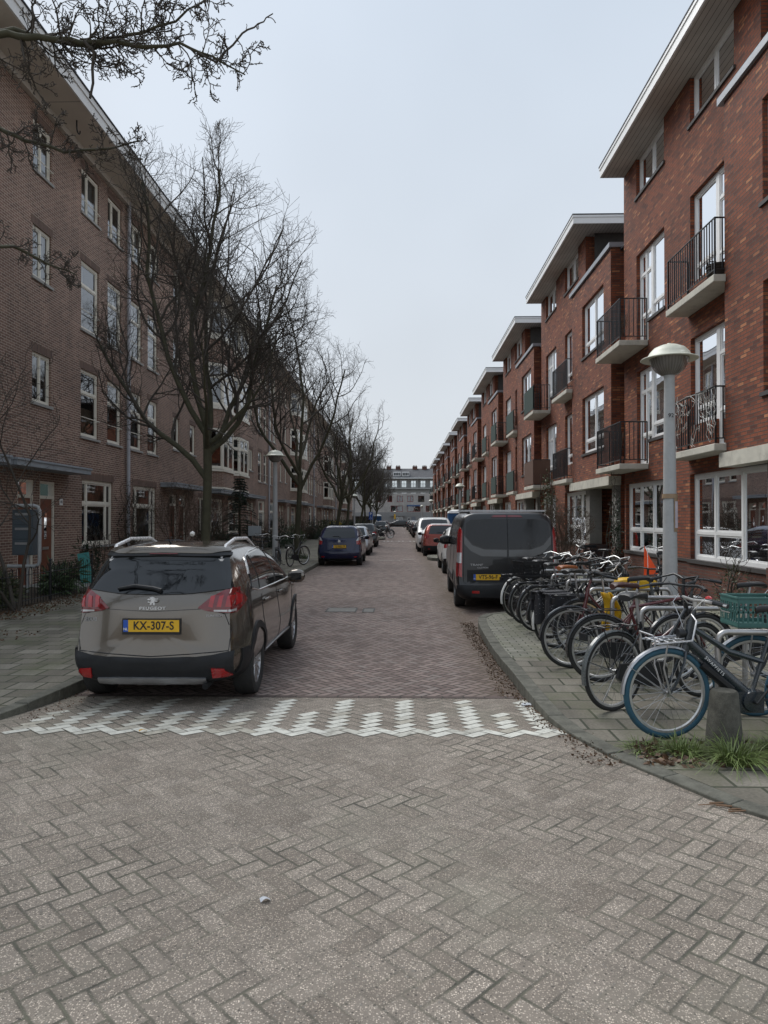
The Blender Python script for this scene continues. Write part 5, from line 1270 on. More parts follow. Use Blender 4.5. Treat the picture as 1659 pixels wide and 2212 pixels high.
def wheel_meshes(R=.345, tyre=BTYRE, tw=.021, key=None, rimm=ALU):
    k = (R, tyre.name, tw)
    if k in _MC: return _MC[k]
    t = MB(); r0 = R - tw; n = 48
    t.lathe([(r0 + tw * cos(a), tw * sin(a)) for a in [2 * pi * q / 8 for q in range(9)]], n, axis='y')
    r = MB(); ri = R - 2 * tw - .012
    r.lathe([(R - 2 * tw + .004, -.012), (ri, -.011), (ri - .008, 0), (ri, .011), (R - 2 * tw + .004, .012)], n, axis='y')
    h = MB(); h.lathe([(.001, -.035), (.022, -.034), (.022, -.024), (.014, -.022), (.014, .022), (.022, .024), (.022, .034), (.001, .035)], 12, axis='y')
    for q in range(28):
        a = 2 * pi * q / 28; b = a + (.9 if q % 4 < 2 else -.9) ; y = .028 if q % 2 else -.028
        h.tube([(.020 * sin(b), y, .020 * cos(b)), (ri * sin(a), y * .1, ri * cos(a))], .0013, 3, caps=False)
    _MC[k] = [t.mesh('tyre', tyre, 180, False), r.mesh('rim', rimm, 40, False), h.mesh('spokes', SPOKE, 40, False)]
    return _MC[k]
BIKEM = {}
def bicycle(loc, heading, label, frame=FB, style='step', tyre=BTYRE, saddle=SADB, steer=0.0, lean=0.0, fen=None, rack=True, front_rack=False, crate=None, hub=.022, grips=None, ebike=False, group='bicycles parked in the street', small=False, bars='swept', seat_h=.98, tw=.021, chaincase=True, hmat=None):
    """local frame: +x forwards, rear hub at the origin's x=0"""
    R = .345; r = empty('bicycle', loc)
    r.rotation_euler = Matrix.Rotation(heading, 3, 'Z').to_euler() if not lean else (Matrix.Rotation(heading, 3, 'Z') @ Matrix.Rotation(lean, 3, 'X')).to_euler()
    fen = fen or frame; hmat = hmat or ALU
    key = (frame.name, style, ebike)
    HT, HB_ = Vector((.90, 0, .90)), Vector((.955, 0, .64)); BB = Vector((.46, 0, .29)); ST = Vector((.31, 0, .76)); WB = 1.10
    if key not in BIKEM:
        m = MB(); rt = .017
        if ebike:
            m.tube([HT, HB_], [.028, .03], 10); m.tube([HB_ + Vector((-.02, 0, .10)), BB + Vector((.03, 0, .05))], [.040, .044], 10); m.tube([HT + Vector((.01, 0, -.05)), Vector((.62, 0, .66)), ST + Vector((.05, 0, -.18))], [.022, .024, .02], 8)
            m.box(.37, .60, -.045, .045, .20, .36); m.lathe([(.001, -.07), (.075, -.065), (.085, -.03), (.085, .03), (.075, .065), (.001, .07)], 20, (BB.x, 0, BB.z), 'y')
        else:
            m.tube([HT, HB_], .021, 10)
            if style == 'step': m.tube([HB_ + Vector((-.01, 0, .06)), Vector((.72, 0, .42)), BB], rt, 8); m.tube([HT + Vector((.01, 0, -.06)), Vector((.70, 0, .60)), Vector((.40, 0, .48))], rt * .9, 8)
            elif style == 'diamond': m.tube([HB_ + Vector((-.01, 0, .05)), BB], rt, 8); m.tube([HT + Vector((.01, 0, -.04)), ST], rt * .9, 8)
            else: m.tube([HB_ + Vector((-.01, 0, .06)), Vector((.74, 0, .40)), Vector((.60, 0, .30)), BB], rt * 1.3, 8)
        m.tube([BB, ST], rt, 8)
        for y in (-.055, .055): m.tube([(BB.x - .03, y * .6, BB.z), (0, y, R)], .010, 6); m.tube([(ST.x + .02, y * .35, ST.z - .06), (0, y, R)], .008, 6)
        fk = MB()
        fk.tube([(.87, 0, 1.0), tuple(HT), tuple(HB_), (.962, 0, .60)], .014, 8)
        for y in (-.05, .05): fk.tube([(.962, y * .5, .66), (.985, y, .58), (1.04, y, .44), (WB, y, R)], [.012, .012, .011, .008], 6)
        BIKEM[key] = (m.mesh('frame', frame, 40, False), fk.mesh('fork', frame, 40, False))
    def put(me, par, M=None):
        o = bpy.data.objects.new(me.name, me); COL.objects.link(o); o.parent = par
        if M is not None: o.matrix_local = M
        return o
    fr = put(BIKEM[key][0], r)
    SM = Matrix.Translation((.93, 0, 0)) @ Matrix.Rotation(steer, 4, 'Z') @ Matrix.Translation((-.93, 0, 0))
    put(BIKEM[key][1], r, SM)
    for nm, x, f in (('rear', 0, False), ('front', WB, True)):
        e = empty('wheel', (0, 0, 0)); e.parent = r
        e.matrix_local = (SM if f else Matrix()) @ Matrix.Translation((x, 0, R)) @ Matrix.Rotation(random.random() * .2, 4, 'Y')
        for me in wheel_meshes(R, tyre, tw): put(me, e)
    def cached(k, fn, mt):
        if k not in BIKEM: b = MB(); fn(b); BIKEM[k] = b.mesh(k[0], mt, 40, False)
        return BIKEM[k]
    def mud(b):
        for cx, a0, a1 in ((0, -.25, 2.5),):
            P = [a0 + (a1 - a0) * q / 16 for q in range(17)]; rr = R + .016; w = .026; o = len(b.v)
            for a in P:
                x, z = cx - rr * cos(a) , R + rr * sin(a)
                for yy, dz in ((-w, -.012), (-w * .6, 0), (w * .6, 0), (w, -.012)): b.v.append((cx - (rr + dz) * cos(a), yy, R + (rr + dz) * sin(a)))
            for i in range(16):
                for k in range(3): b.f.append((o + i * 4 + k, o + i * 4 + k + 1, o + i * 4 + k + 5, o + i * 4 + k + 4)); b.mi.append(0)
            for y in (-.03, .03): b.tube([(cx, y, R), (cx - rr * cos(.35), y, R + rr * sin(.35))], .003, 4, caps=False)
    mo = put(cached(('mudguard', fen.name), mud, fen), r)
    put(BIKEM[('mudguard', fen.name)], r, SM @ Matrix.Translation((WB, 0, 0)) @ Matrix.Translation((0, 0, R)) @ Matrix.Rotation(-.25, 4, 'Y') @ Matrix.Scale(-1, 4, (1, 0, 0)) @ Matrix.Translation((0, 0, -R)))
    def sad(b):
        pts = [(-.13, .075, .0), (-.10, .085, .02), (-.02, .07, .022), (.06, .03, .014), (.13, .018, .008), (.155, .008, -.005)]
        n = 12; o = len(b.v)
        for x, hw, z in pts:
            for k in range(n): a = 2 * pi * k / n; b.v.append((x, hw * cos(a), z + .022 * sin(a) - (.012 if sin(a) < 0 else 0)))
        for i in range(len(pts) - 1):
            for k in range(n): b.f.append((o + i * n + k, o + i * n + (k + 1) % n, o + (i + 1) * n + (k + 1) % n, o + (i + 1) * n + k)); b.mi.append(0)
        b.f.append(tuple(o + k for k in range(n))); b.mi.append(0)
    sd_ = put(cached(('saddle', saddle.name), sad, saddle), r, Matrix.Translation((.255, 0, seat_h)))
    def post(b): b.tube([(.31, 0, .74), (.27, 0, .97)], .013, 8)
    put(cached(('seat_post', ''), post, SATIN), sd_, Matrix.Translation((-.255, 0, -seat_h)))
    def hb(b):
        if bars == 'swept': b.tube([(.70, -.30, 1.03), (.80, -.29, 1.05), (.90, -.20, 1.09), (.89, -.08, 1.07), (.875, 0, 1.05), (.89, .08, 1.07), (.90, .20, 1.09), (.80, .29, 1.05), (.70, .30, 1.03)], .011, 8)
        else: b.tube([(.80, -.31, 1.04), (.88, -.16, 1.06), (.885, 0, 1.05), (.88, .16, 1.06), (.80, .31, 1.04)], .012, 8)
        b.tube([(.87, 0, .98), (.875, 0, 1.06)], .015, 8)
        b.tube([(.9, -.19, 1.08), (.96, -.17, 1.02), (.97, -.05, .92), (.955, 0, .8)], .003, 4); b.tube([(.9, .19, 1.08), (.97, .16, 1.0), (.97, .04, .9), (.96, 0, .75)], .003, 4)
        for y in (-.24, .24): b.tube([(.84, y, 1.05), (.80, y, 1.0), (.74, y * 1.02, .985)], .005, 5)
    ho = put(cached(('handlebar', bars + hmat.name), hb, hmat), r, SM)
    def gr(b, y):
        if True:
            if bars == 'swept': b.tube([(.68, y * 1.0, 1.025), (.80, y * .97, 1.05)], .017, 8)
            else: b.tube([(.79, y * 1.03, 1.038), (.855, y * .73, 1.055)], .017, 8)
    for y_ in (-.3, .3): put(cached(('grip', bars + str(y_) + (grips.name if grips else '')), lambda b: gr(b, y_), grips or BLACKP), ho)
    def lamp(b): b.lathe([(.001, -.02), (.035, -.02), (.042, .0), (.030, .035), (.001, .045)], 12, (0, 0, 0), 'x')
    put(cached(('headlight', ''), lamp, BLACKP), r, SM @ Matrix.Translation((.99, 0, .80)) @ Matrix.Rotation(pi, 4, 'Z'))
    if rack:
        def rk_(b):
            for y in (-.06, .06): b.tube([(.20, y, .74), (-.32, y, .74), (-.34, y * .5, .74)], .006, 5)
            for x in (-.30, -.15, .0, .15): b.tube([(x, -.06, .74), (x, .06, .74)], .005, 5)
            for y in (-.06, .06): b.tube([(-.18, y, .74), (0, y, R)], .005, 5); b.tube([(.05, y, .74), (0, y, R)], .005, 5)
            b.box(-.36, -.335, -.04, .04, .64, .70)
        put(cached(('luggage_rack', ''), rk_, BLACKP), r)
    def cc(b):
        if chaincase and not ebike:
            P = [(-.04, .30), (.0, .42), (.08, .42), (.42, .40), (.50, .40), (.57, .33), (.57, .25), (.50, .19), (.42, .18), (.0, .27)]
            b.slab(P, 'y', -.085, -.06)
        b.tube([(BB.x, -.12, BB.z), (BB.x + .10, -.12, BB.z - .13)], .010, 6); b.tube([(BB.x, .12, BB.z), (BB.x - .10, .12, BB.z + .13)], .010, 6); b.tube([(BB.x, -.12, BB.z), (BB.x, .12, BB.z)], .012, 6)
        b.box(BB.x + .06, BB.x + .14, -.21, -.13, BB.z - .145, BB.z - .12); b.box(BB.x - .14, BB.x - .06, .13, .21, BB.z + .12, BB.z + .145)
    put(cached(('crank_set', str(ebike) + str(chaincase)), cc, BLACKP), r)
    def ks(b): b.tube([(.10, .07, .30), (.02, .16, .02)], .007, 5)
    if not lean: put(cached(('kickstand', ''), ks, ALU), r)
    if front_rack:
        def fr_(b):
            for y in (-.12, .12): b.tube([(1.26, y * .9, .80), (1.24, y, .74), (.96, y, .76), (.90, y * .6, .90), (.90, 0, .94)], .008, 6)
            b.tube([(1.26, -.11, .80), (1.26, .11, .80)], .008, 6)
            for x in (1.0, 1.07, 1.14, 1.21): b.tube([(x, -.12, .75), (x, .12, .75)], .005, 5)
            for y in (-.10, .10): b.tube([(1.14, y, .75), (1.16, y * .75, .55), (WB, y * .6, R)], .007, 6)
            for y in (-.04, .04): b.tube([(.98, y, .765), (1.24, y, .745)], .005, 5)
        put(cached(('front_rack', ''), fr_, SATIN), r, SM)
    tag(r, label, 'bicycle', group)
    return r
def slotted_crate(name, loc, rz, m, L=.40, Wd=.30, H=.24, label='', cat='crate', slots=9, group=None):
    b = MB(); t = .008
    b.box(-L / 2, L / 2, -Wd / 2, Wd / 2, 0, .01)
    def wall(axis, c, a0, a1):
        def bx(u0, u1, z0, z1, e=0):
            if axis == 'x': b.box(u0, u1, c - t / 2 - e, c + t / 2 + e, z0, z1)
            else: b.box(c - t / 2 - e, c + t / 2 + e, u0, u1, z0, z1)
        bx(a0, a1, .01, .04); bx(a0, a1, H - .05, H); bx(a0, a1, H * .48, H * .55); bx(a0 - .006, a1 + .006, H - .012, H + .002, .006)
        n = slots if axis == 'x' else max(3, int(slots * Wd / L)); 
        for i in range(n + 1): u = a0 + (a1 - a0) * i / n; bx(max(a0, u - .006), min(a1, u + .006), .04, H - .05)
    wall('x', -Wd / 2, -L / 2, L / 2); wall('x', Wd / 2, -L / 2, L / 2); wall('y', -L / 2, -Wd / 2, Wd / 2); wall('y', L / 2, -Wd / 2, Wd / 2)
    o = b.build(name, m, None, smooth=0, uv=False); o.location = loc; o.rotation_euler = (0, 0, rz); tag(o, label, cat, group); return o
GP_ = .12
def rack(y, x0=2.35, x1=3.35, z=GP_, h=.80):
    b = MB(); rr = .07
    P = [(x0, y, z - .02), (x0, y, z + h - rr)] + [(x0 + rr - rr * cos(a), y, z + h - rr + rr * sin(a)) for a in (.4, .8, 1.2)] + [(x0 + rr, y, z + h)]
    P += [(x1 - rr, y, z + h)] + [(x1 - rr + rr * sin(a), y, z + h - rr + rr * cos(a)) for a in (.4, .8, 1.2)] + [(x1, y, z + h - rr), (x1, y, z - .02)]
    b.tube(P, .024, 12); o = b.build('bicycle_stand', plain('brushed_steel', (0.42,0.41,0.40), .35, .9, var=.12, dirt=.1), None, smooth=60, uv=False); return o
stands = [(5.55, 'between the two blue tyred bicycles'), (7.0, 'just before the lamp post, third from the near end'), (7.95, 'beside the maroon bicycle'), (8.9, 'under the yellow bag, nearest the lamp post'), (10.1, 'first beyond the lamp post'), (11.1, 'behind the black pannier bicycle'), (12.0, 'last one, beside the dark grey van')]
for y, l in stands:
    o = rack(y, 2.45 if y < 7 else 2.35, 3.4 if y < 7 else 3.35); tag(o, 'steel tube bicycle stand ' + l, 'bicycle stand', 'steel bicycle stands in a row on the pavement')
PIh = pi
# near to far; heading pi points at the street (towards -x)
A = bicycle((3.13, 5.52, GP_), pi + .02, 'nearest dark e-bike with blue tyres and silver front rack, beside the concrete bollard', FD, 'low', BLUET, SADB, steer=.10, front_rack=True, ebike=True, bars='flat', fen=SATIN, grips=BLACKP, tw=.024)
# frame lettering, battery and bell on the nearest one
bt = MB(); bt.tube([(.83, 0, .565), (.60, 0, .375)], [.038, .042], 10); bt.build('battery', BLACKP, A, uv=False)
for (s_, p, q, size) in (('SWAPFIETS', (.80, .048, .66), -.94, .035),):
    M_ = Matrix.Translation((.745, .043, .555)) @ Matrix.Rotation(pi, 4, 'Z') @ Matrix.Rotation(radians(44), 4, 'Y') @ Matrix.Rotation(pi / 2, 4, 'X')
    text_obj('frame_lettering', s_, .034, WHITE, A, M_, .001, space=1.2)
m = MB(); m.lathe([(.001, .02), (.022, .012), (.026, 0), (.001, -.002)], 12, (.86, .20, 1.085), 'z'); m.build('bell', plain('red_bell', (0.5,0.02,0.02), .3, coat=.5), A, uv=False)
B2 = bicycle((4.10, 6.05, GP_), pi - .04, 'second e-bike with blue tyres, carrying the teal crate over its front wheel', FD, 'low', BLUET, SADB, steer=-.1, front_rack=True, ebike=True, bars='flat', fen=SATIN, tw=.024)
slotted_crate('crate', (2.98, 6.08, GP_ + .775), 0, plain('teal_plastic', (0.06,0.155,0.14), .5, var=.1, dirt=.15), .40, .32, .25, 'teal slotted plastic crate on the front rack of the second blue tyred bicycle', 'crate', 10)
C3 = bicycle((1.86, 6.25, GP_), .5, 'black city bicycle with grey rear mudguard toward the kerb, next to the blue tyre', FB, 'step', BTYRE, SADB, steer=.0, fen=FG, bars='flat', hmat=BLACKP, tw=.02)
C4 = bicycle((2.05, 7.35, GP_), .08, 'black bicycle turned with its luggage rack toward the kerb, maroon diamond frame', FM, 'diamond', BTYRE, SADR, steer=.15, fen=FB, tw=.024, hmat=BLACKP)
C5 = bicycle((2.98, 8.25, GP_), pi + .25, 'maroon bicycle with black saddle between the steel stands', FM, 'step', BTYRE, SADB, steer=-.2, fen=FB, hmat=BLACKP)
C6 = bicycle((2.2, 8.75, GP_), .15, 'black and grey bicycle under the yellow bag', FG, 'diamond', BTYRE, SADB, steer=.1, fen=FB, hmat=BLACKP, bars='flat')
C7 = bicycle((2.02, 9.25, GP_), .35, 'black bicycle with the dotted black pannier bag and white mudguard', FB, 'step', BTYRE, SADB, steer=-.3, fen=WFEN)
C8 = bicycle((2.1, 10.0, GP_), .22, 'black bicycle with tan leather saddle behind the dotted pannier', FB, 'diamond', BTYRE, SADT, steer=.25, fen=FB, hmat=BLACKP)
C9 = bicycle((2.03, 10.55, GP_), .35, 'black bicycle with grey rims, third from the far end of the racks', FB, 'step', BTYRE, SADB, steer=.3, fen=FB, hmat=BLACKP)
C10 = bicycle((2.0, 11.25, GP_), .42, 'black bicycle with a slotted black crate on its rear rack', FB, 'step', BTYRE, SADB, steer=-.2, fen=FB)
C11 = bicycle((1.98, 12.0, GP_), .5, 'black bicycle with white mudguard, last in the racks beside the van', FB, 'step', BTYRE, SADB, steer=.2, fen=WFEN)
C12 = bicycle((2.5, 10.9, GP_), .1, 'dark bicycle with swept chrome handlebar in the middle of the far racks', FD, 'step', BTYRE, SADB, steer=.2, fen=FB)
C13 = bicycle((2.45, 12.3, GP_), .15, 'grey bicycle at the far end of the racks, behind the crate bicycle', FG, 'step', BTYRE, SADB, steer=-.25, fen=FB)
C14 = bicycle((3.9, 7.5, GP_), pi + .1, 'black bicycle behind the teal crate, facing the street', FB, 'diamond', BTYRE, SADB, steer=.2, fen=FB, bars='flat', hmat=BLACKP)
slotted_crate('crate', (2.04, 11.33, GP_ + .75), .42, BLACKP, .40, .32, .25, 'black slotted crate on a rear rack next to the grey van', 'crate', 10)
# by the facade
bicycle((4.55, 15.2, GP_), pi / 2 + .7, 'black bicycle with crates by the brick wall under the window', FB, 'step', BTYRE, SADB, steer=.3, group='bicycles parked in the street')
bicycle((5.15, 14.2, GP_), pi / 2 - .3, 'black bicycle leaning by the dark brick plinth', FB, 'diamond', BTYRE, SADB, steer=-.3)
bicycle((3.75, 17.2, GP_), pi / 2 + .2, 'dark blue bicycle with white handlebar beside the hedge and van', FBL, 'step', BTYRE, SADB, steer=.4)
slotted_crate('crate', (4.35, 15.95, GP_ + .82), .7, BLACKP, .42, .32, .26, 'black crate over the front wheel of the bicycle by the brick wall', 'crate', 8)
# left pavement and kerb extensions
bicycle((-3.95, 22.7, GP_), pi / 2 + .1, 'black bicycle standing against the left lamp post', FB, 'step', BTYRE, SADB, steer=.35)
bicycle((-3.8, 24.4, GP_), pi / 2 - .25, 'second black bicycle just beyond the left lamp post', FB, 'step', BTYRE, SADB, steer=-.3)
for i in range(5):
    bicycle((-1.95 - .0 * i, 58.6 + i * .95, GP_), .15 * ((i * 7) % 3 - 1) + .1, ['black bicycle nearest us on the left kerb extension', 'second bicycle on the left kerb extension', 'middle bicycle on the left kerb extension', 'fourth bicycle on the left kerb extension', 'farthest bicycle on the left kerb extension'][i], [FB, FG, FB, FD, FB][i], 'step', BTYRE, SADB, steer=.2, group='bicycles on the left kerb extension')

# pannier bag with dots, yellow bag, orange pennant
def dotted():
    t = NT('dotted_bag'); vo = t.n('ShaderNodeTexVoronoi'); vo.inputs['Scale'].default_value = 42; t.link(t.obj(), vo.inputs['Vector'])
    sv = t.n('ShaderNodeSeparateXYZ'); t.link(vo.outputs['Color'], sv.inputs[0])
    d = t.M('MULTIPLY', t.M('LESS_THAN', vo.outputs['Distance'], .16), t.M('GREATER_THAN', sv.outputs[0], .35)); t.base(t.mix(d, (0.022,0.022,0.026), (0.42,0.42,0.44)), .75); t.bump(t.noise(9, 3), .6, .02); return t.m
def pannier():
    r = empty('pannier_bag', (1.96, 9.02, GP_), .35)
    DM = dotted()
    for sg in (-1, 1):
        b = MB(); o = 0; n = 10
        for j in range(7):
            z = .34 + .40 * j / 6; bulge = .11 + .03 * sin(pi * j / 6) - (.03 if j == 6 else 0)
            for k in range(16):
                a = 2 * pi * k / 16; x = .165 * math.copysign(abs(cos(a)) ** .35, cos(a)); y = bulge * .5 * math.copysign(abs(sin(a)) ** .5, sin(a))
                b.v.append((x - .05, sg * .13 + y * 1.1, z + .008 * sin(5 * a + j)))
        for j in range(6):
            for k in range(16): b.f.append((j * 16 + k, j * 16 + (k + 1) % 16, (j + 1) * 16 + (k + 1) % 16, (j + 1) * 16 + k)); b.mi.append(0)
        b.f.append(tuple(range(16))); b.mi.append(0); b.f.append(tuple(96 + k for k in range(16))); b.mi.append(0)
        bo = b.build('bag', DM, r, uv=False)
        f = MB(); f.box(-.23, .13, sg * .06, sg * .215, .735, .75); f.box(-.235, .135, sg * .205, sg * .222, .50, .748); fo = f.build('bag_flap', DM, bo, smooth=0, uv=False, bevel=.006)
        st = MB()
        for x in (-.14, .04): st.box(x - .014, x + .014, sg * .222, sg * .228, .44, .74)
        st.build('strap', BLACKP, bo, smooth=0, uv=False)
    b = MB(); b.box(-.2, .1, -.10, .10, .752, .765); b.build('bag_bridge', DM, r, smooth=0, uv=False)
    tag(r, 'black double pannier bag with small white dots hanging on a rear rack', 'bag')
pannier()
def soft(name, loc, dims, m, seed, label, cat, rz=0, n=2, amp=.18):
    bm = bmesh.new(); bmesh.ops.create_icosphere(bm, subdivisions=4, radius=1); rr = random.Random(seed); ph = [(rr.uniform(-3, 3), rr.uniform(-3, 3), rr.uniform(-3, 3), rr.uniform(0, 6)) for _ in range(7)]
    for v in bm.verts:
        p = v.co.copy(); q = Vector([math.copysign(abs(c) ** .6, c) for c in p]); d = sum(sin(a * p.x + b * p.y + c * p.z + e) for a, b, c, e in ph) / 7
        f = sum(abs(sin(3 * (a * p.x + b * p.y + c * p.z) + e)) for a, b, c, e in ph[:3]) / 3
        q *= (1 + amp * d - amp * .35 * f); v.co = Vector((q.x * dims[0], q.y * dims[1], q.z * dims[2]))
    me = bpy.data.meshes.new(name); bm.to_mesh(me); bm.free(); me.materials.append(m); me.polygons.foreach_set('use_smooth', [True] * len(me.polygons))
    o = bpy.data.objects.new(name, me); COL.objects.link(o); o.location = loc; o.rotation_euler = (0, 0, rz); tag(o, label, cat); return o
YEL = plain('yellow_tarpaulin', (0.62,0.36,0.012), .55, var=.12, bump=.5, bsc=14, dirt=.1)
soft('bag', (2.98, 9.0, .97), (.27, .16, .085), YEL, 4, 'yellow waterproof bag lying over the bicycles by the lamp post', 'bag', .2, amp=.3)
def yellow_cape():
    b = MB(); n = 12; rr = random.Random(2); o = 0
    for j in range(7):
        for i in range(n + 1):
            u = i / n; z = .92 - .075 * j; x = 2.36 + .13 * u + .10 * sin(j * .5) + .015 * j * (u - .5); y = 8.45 + .05 * sin(u * 9 + j * .8) + .02 * j; b.v.append((x, y, z - .06 * u * (j / 10)))
    for j in range(6):
        for i in range(n): b.f.append((j * (n + 1) + i, j * (n + 1) + i + 1, (j + 1) * (n + 1) + i + 1, (j + 1) * (n + 1) + i)); b.mi.append(0)
    o = b.build('rain_cape', YEL, None, smooth=180, uv=False); md = o.modifiers.new('thick', 'SOLIDIFY'); md.thickness = .006
    tag(o, 'yellow cloth hanging down beside the steel stand from the yellow bag', 'cloth')
yellow_cape()
def pennant():
    r = empty('pennant', (3.12, 9.0, GP_)); b = MB(); b.tube([(0, 0, .5), (-.02, 0, 1.30)], .004, 6); b.build('pole', WHITE, r, uv=False)
    f = MB(); P = []
    for i in range(9):
        u = i / 8; f.v.append((-.02 + .20 * u, .02 * sin(u * 5), 1.28 - .13 * u - .02 * u)); f.v.append((-.02 + .20 * u, .02 * sin(u * 5) + .01, .93 + .05 * u + .0))
    f.v = []; 
    for i in range(9):
        u = i / 8; top = 1.34 - .34 * u; bot = .96 + .02 * u; f.v.append((-.06 + .17 * u, .02 * sin(u * 5), top)); f.v.append((-.06 + .17 * u, .02 * sin(u * 5) + .01, bot))
    f.f = [(2 * i, 2 * i + 2, 2 * i + 3, 2 * i + 1) for i in range(8)]; f.mi = [0] * 8
    f.build('flag', plain('orange_flag', (0.85,0.10,0.02), .6, var=.08), r, smooth=180, uv=False)
    tag(r, 'small bright orange triangular pennant above the yellow bag', 'flag')
pennant()
# ------------------------------------------------------------------ trees and plants
BARK = plain('bark', (0.062,0.058,0.034), 0.9, var=.35, sc=7, bump=1.0, bsc=30, dirt=.3)
TWIG = plain('twig', (0.060,0.050,0.040), 0.85, var=.25)
TWIG2 = plain('brown_twig', (0.075,0.052,0.035), 0.85, var=.25)
def tubes_mesh(name, branches, mat, sides):
    """branches: (points Nx3, radii N, level) joined in one numpy built mesh"""
    V = []; F = []; off = 0
    for pts, rad, lv in branches:
        n = sides[min(lv, len(sides) - 1)]; P = np.asarray(pts, float); N = len(P)
        d = np.gradient(P, axis=0); d /= np.linalg.norm(d, axis=1)[:, None] + 1e-9
        a = np.array([0.31, 0.93, 0.17]) if abs(d[0][1]) < .8 else np.array([1.0, 0.1, 0.2])
        u = a - d * (d @ a)[:, None]; u /= np.linalg.norm(u, axis=1)[:, None] + 1e-9; w = np.cross(d, u)
        t = np.arange(n) * 2 * pi / n; r = np.asarray(rad)[:, None, None]
        ring = P[:, None, :] + r * (u[:, None, :] * np.cos(t)[None, :, None] + w[:, None, :] * np.sin(t)[None, :, None])
        V.append(ring.reshape(-1, 3))
        i = np.arange(N - 1)[:, None] * n; k = np.arange(n)[None, :]; k2 = (k + 1) % n
        F.append((np.stack([i + k, i + k2, i + n + k2, i + n + k], -1) + off).reshape(-1, 4)); off += N * n
    V = np.concatenate(V); F = np.concatenate(F).astype(np.int32)
    me = bpy.data.meshes.new(name); me.vertices.add(len(V)); me.vertices.foreach_set('co', V.ravel().astype(np.float32))
    me.loops.add(F.size); me.loops.foreach_set('vertex_index', F.ravel()); me.polygons.add(len(F))
    me.polygons.foreach_set('loop_start', np.arange(0, F.size, 4, dtype=np.int32)); me.polygons.foreach_set('loop_total', np.full(len(F), 4, dtype=np.int32))
    me.polygons.foreach_set('use_smooth', np.ones(len(F), dtype=bool)); me.update(calc_edges=True); me.validate(); me.materials.append(mat); return me
def rv(r): return np.array([r.gauss(0, 1), r.gauss(0, 1), r.gauss(0, 1)])
def unit(v): return v / (np.linalg.norm(v) + 1e-9)
class Grow:
    def __init__(s, seed, env=None, trop=.13, wob=.105, dens=(0, 9, 9, 9, 0), maxl=4, taper=.35, spread=(.65, 1.15), lenf=(.42, .62), twig=.0036, kink=1.0):
        s.r = random.Random(seed); s.ph = seed * 1.7; s.env = env; s.trop = trop; s.wob = wob; s.dens = dens; s.maxl = maxl; s.out = []; s.taper = taper; s.spread = spread; s.lenf = lenf; s.twig = twig; s.kink = kink
    def inside(s, p): 
        if s.env is None: return True
        c, q = s.env; v = (p - c) / q; a = math.atan2(v[1], v[0]); f = 1 + .13 * sin(3 * a + 5 * v[2] + s.ph) + .10 * sin(5 * a - 8 * v[2] + 2 * s.ph); return (v ** 2).sum() < f * f
    def branch(s, p, d, L, r0, lv):
        n = (10, 9, 8, 6, 4)[min(lv, 4)]; pts = [p]; rad = [r0]; st = L / n; q = p.copy(); d = unit(d)
        for k in range(n):
            d = unit(d + rv(s.r) * s.wob * (1 + .35 * lv) * s.kink + np.array([0, 0, s.trop * (1.2 if lv < 3 else .7)]))
            if not s.inside(q + d * st):
                if lv >= 2 or k > n * .6: break
                d = unit(d + unit(s.env[0] - q) * .35)
            q = q + d * st; pts.append(q); rad.append(max(s.twig * .8, r0 * (1 - (1 - s.taper) * (k + 1) / n)))
        if len(pts) < 3: return
        if len(pts) < n + 1: m_ = len(pts) - 1; rad = [r0 + (s.twig - r0) * (k / m_) ** .8 for k in range(m_ + 1)]
        s.out.append((np.array(pts), rad, lv)); s.kids(np.array(pts), rad, L, lv)
    def kids(s, pts, rad, L, lv, t0=.22):
        if lv >= s.maxl: return
        m = max(1, int(s.dens[lv] * s.r.uniform(.8, 1.25)))
        for k in range(m):
            t = t0 + (1 - t0) * (k + s.r.random()) / m; x = t * (len(pts) - 1); i = min(int(x), len(pts) - 2); f = x - i
            p = pts[i] * (1 - f) + pts[i + 1] * f; d = unit(pts[i + 1] - pts[i]); side = unit(np.cross(d, rv(s.r)))
            a = s.r.uniform(*s.spread); nd = d * cos(a) + side * sin(a)
            cl = L * s.r.uniform(*s.lenf) * (1.15 - .55 * t); cr = max(s.twig, min(rad[i] * .6, rad[i] * .22 + cl * .008))
            s.branch(p, nd, cl, cr, lv + 1)
def finish_tree(root, out, split=1, bark=None, twig=None):
    tr = [b for b in out if b[2] <= split]; cr = [b for b in out if b[2] > split]
    for nm, bs, m in (('trunk', tr, bark or BARK), ('crown', cr, twig or TWIG)):
        if bs: o = bpy.data.objects.new(nm, tubes_mesh(nm, bs, m, (12, 9, 6, 4, 3, 3))); COL.objects.link(o); o.parent = root
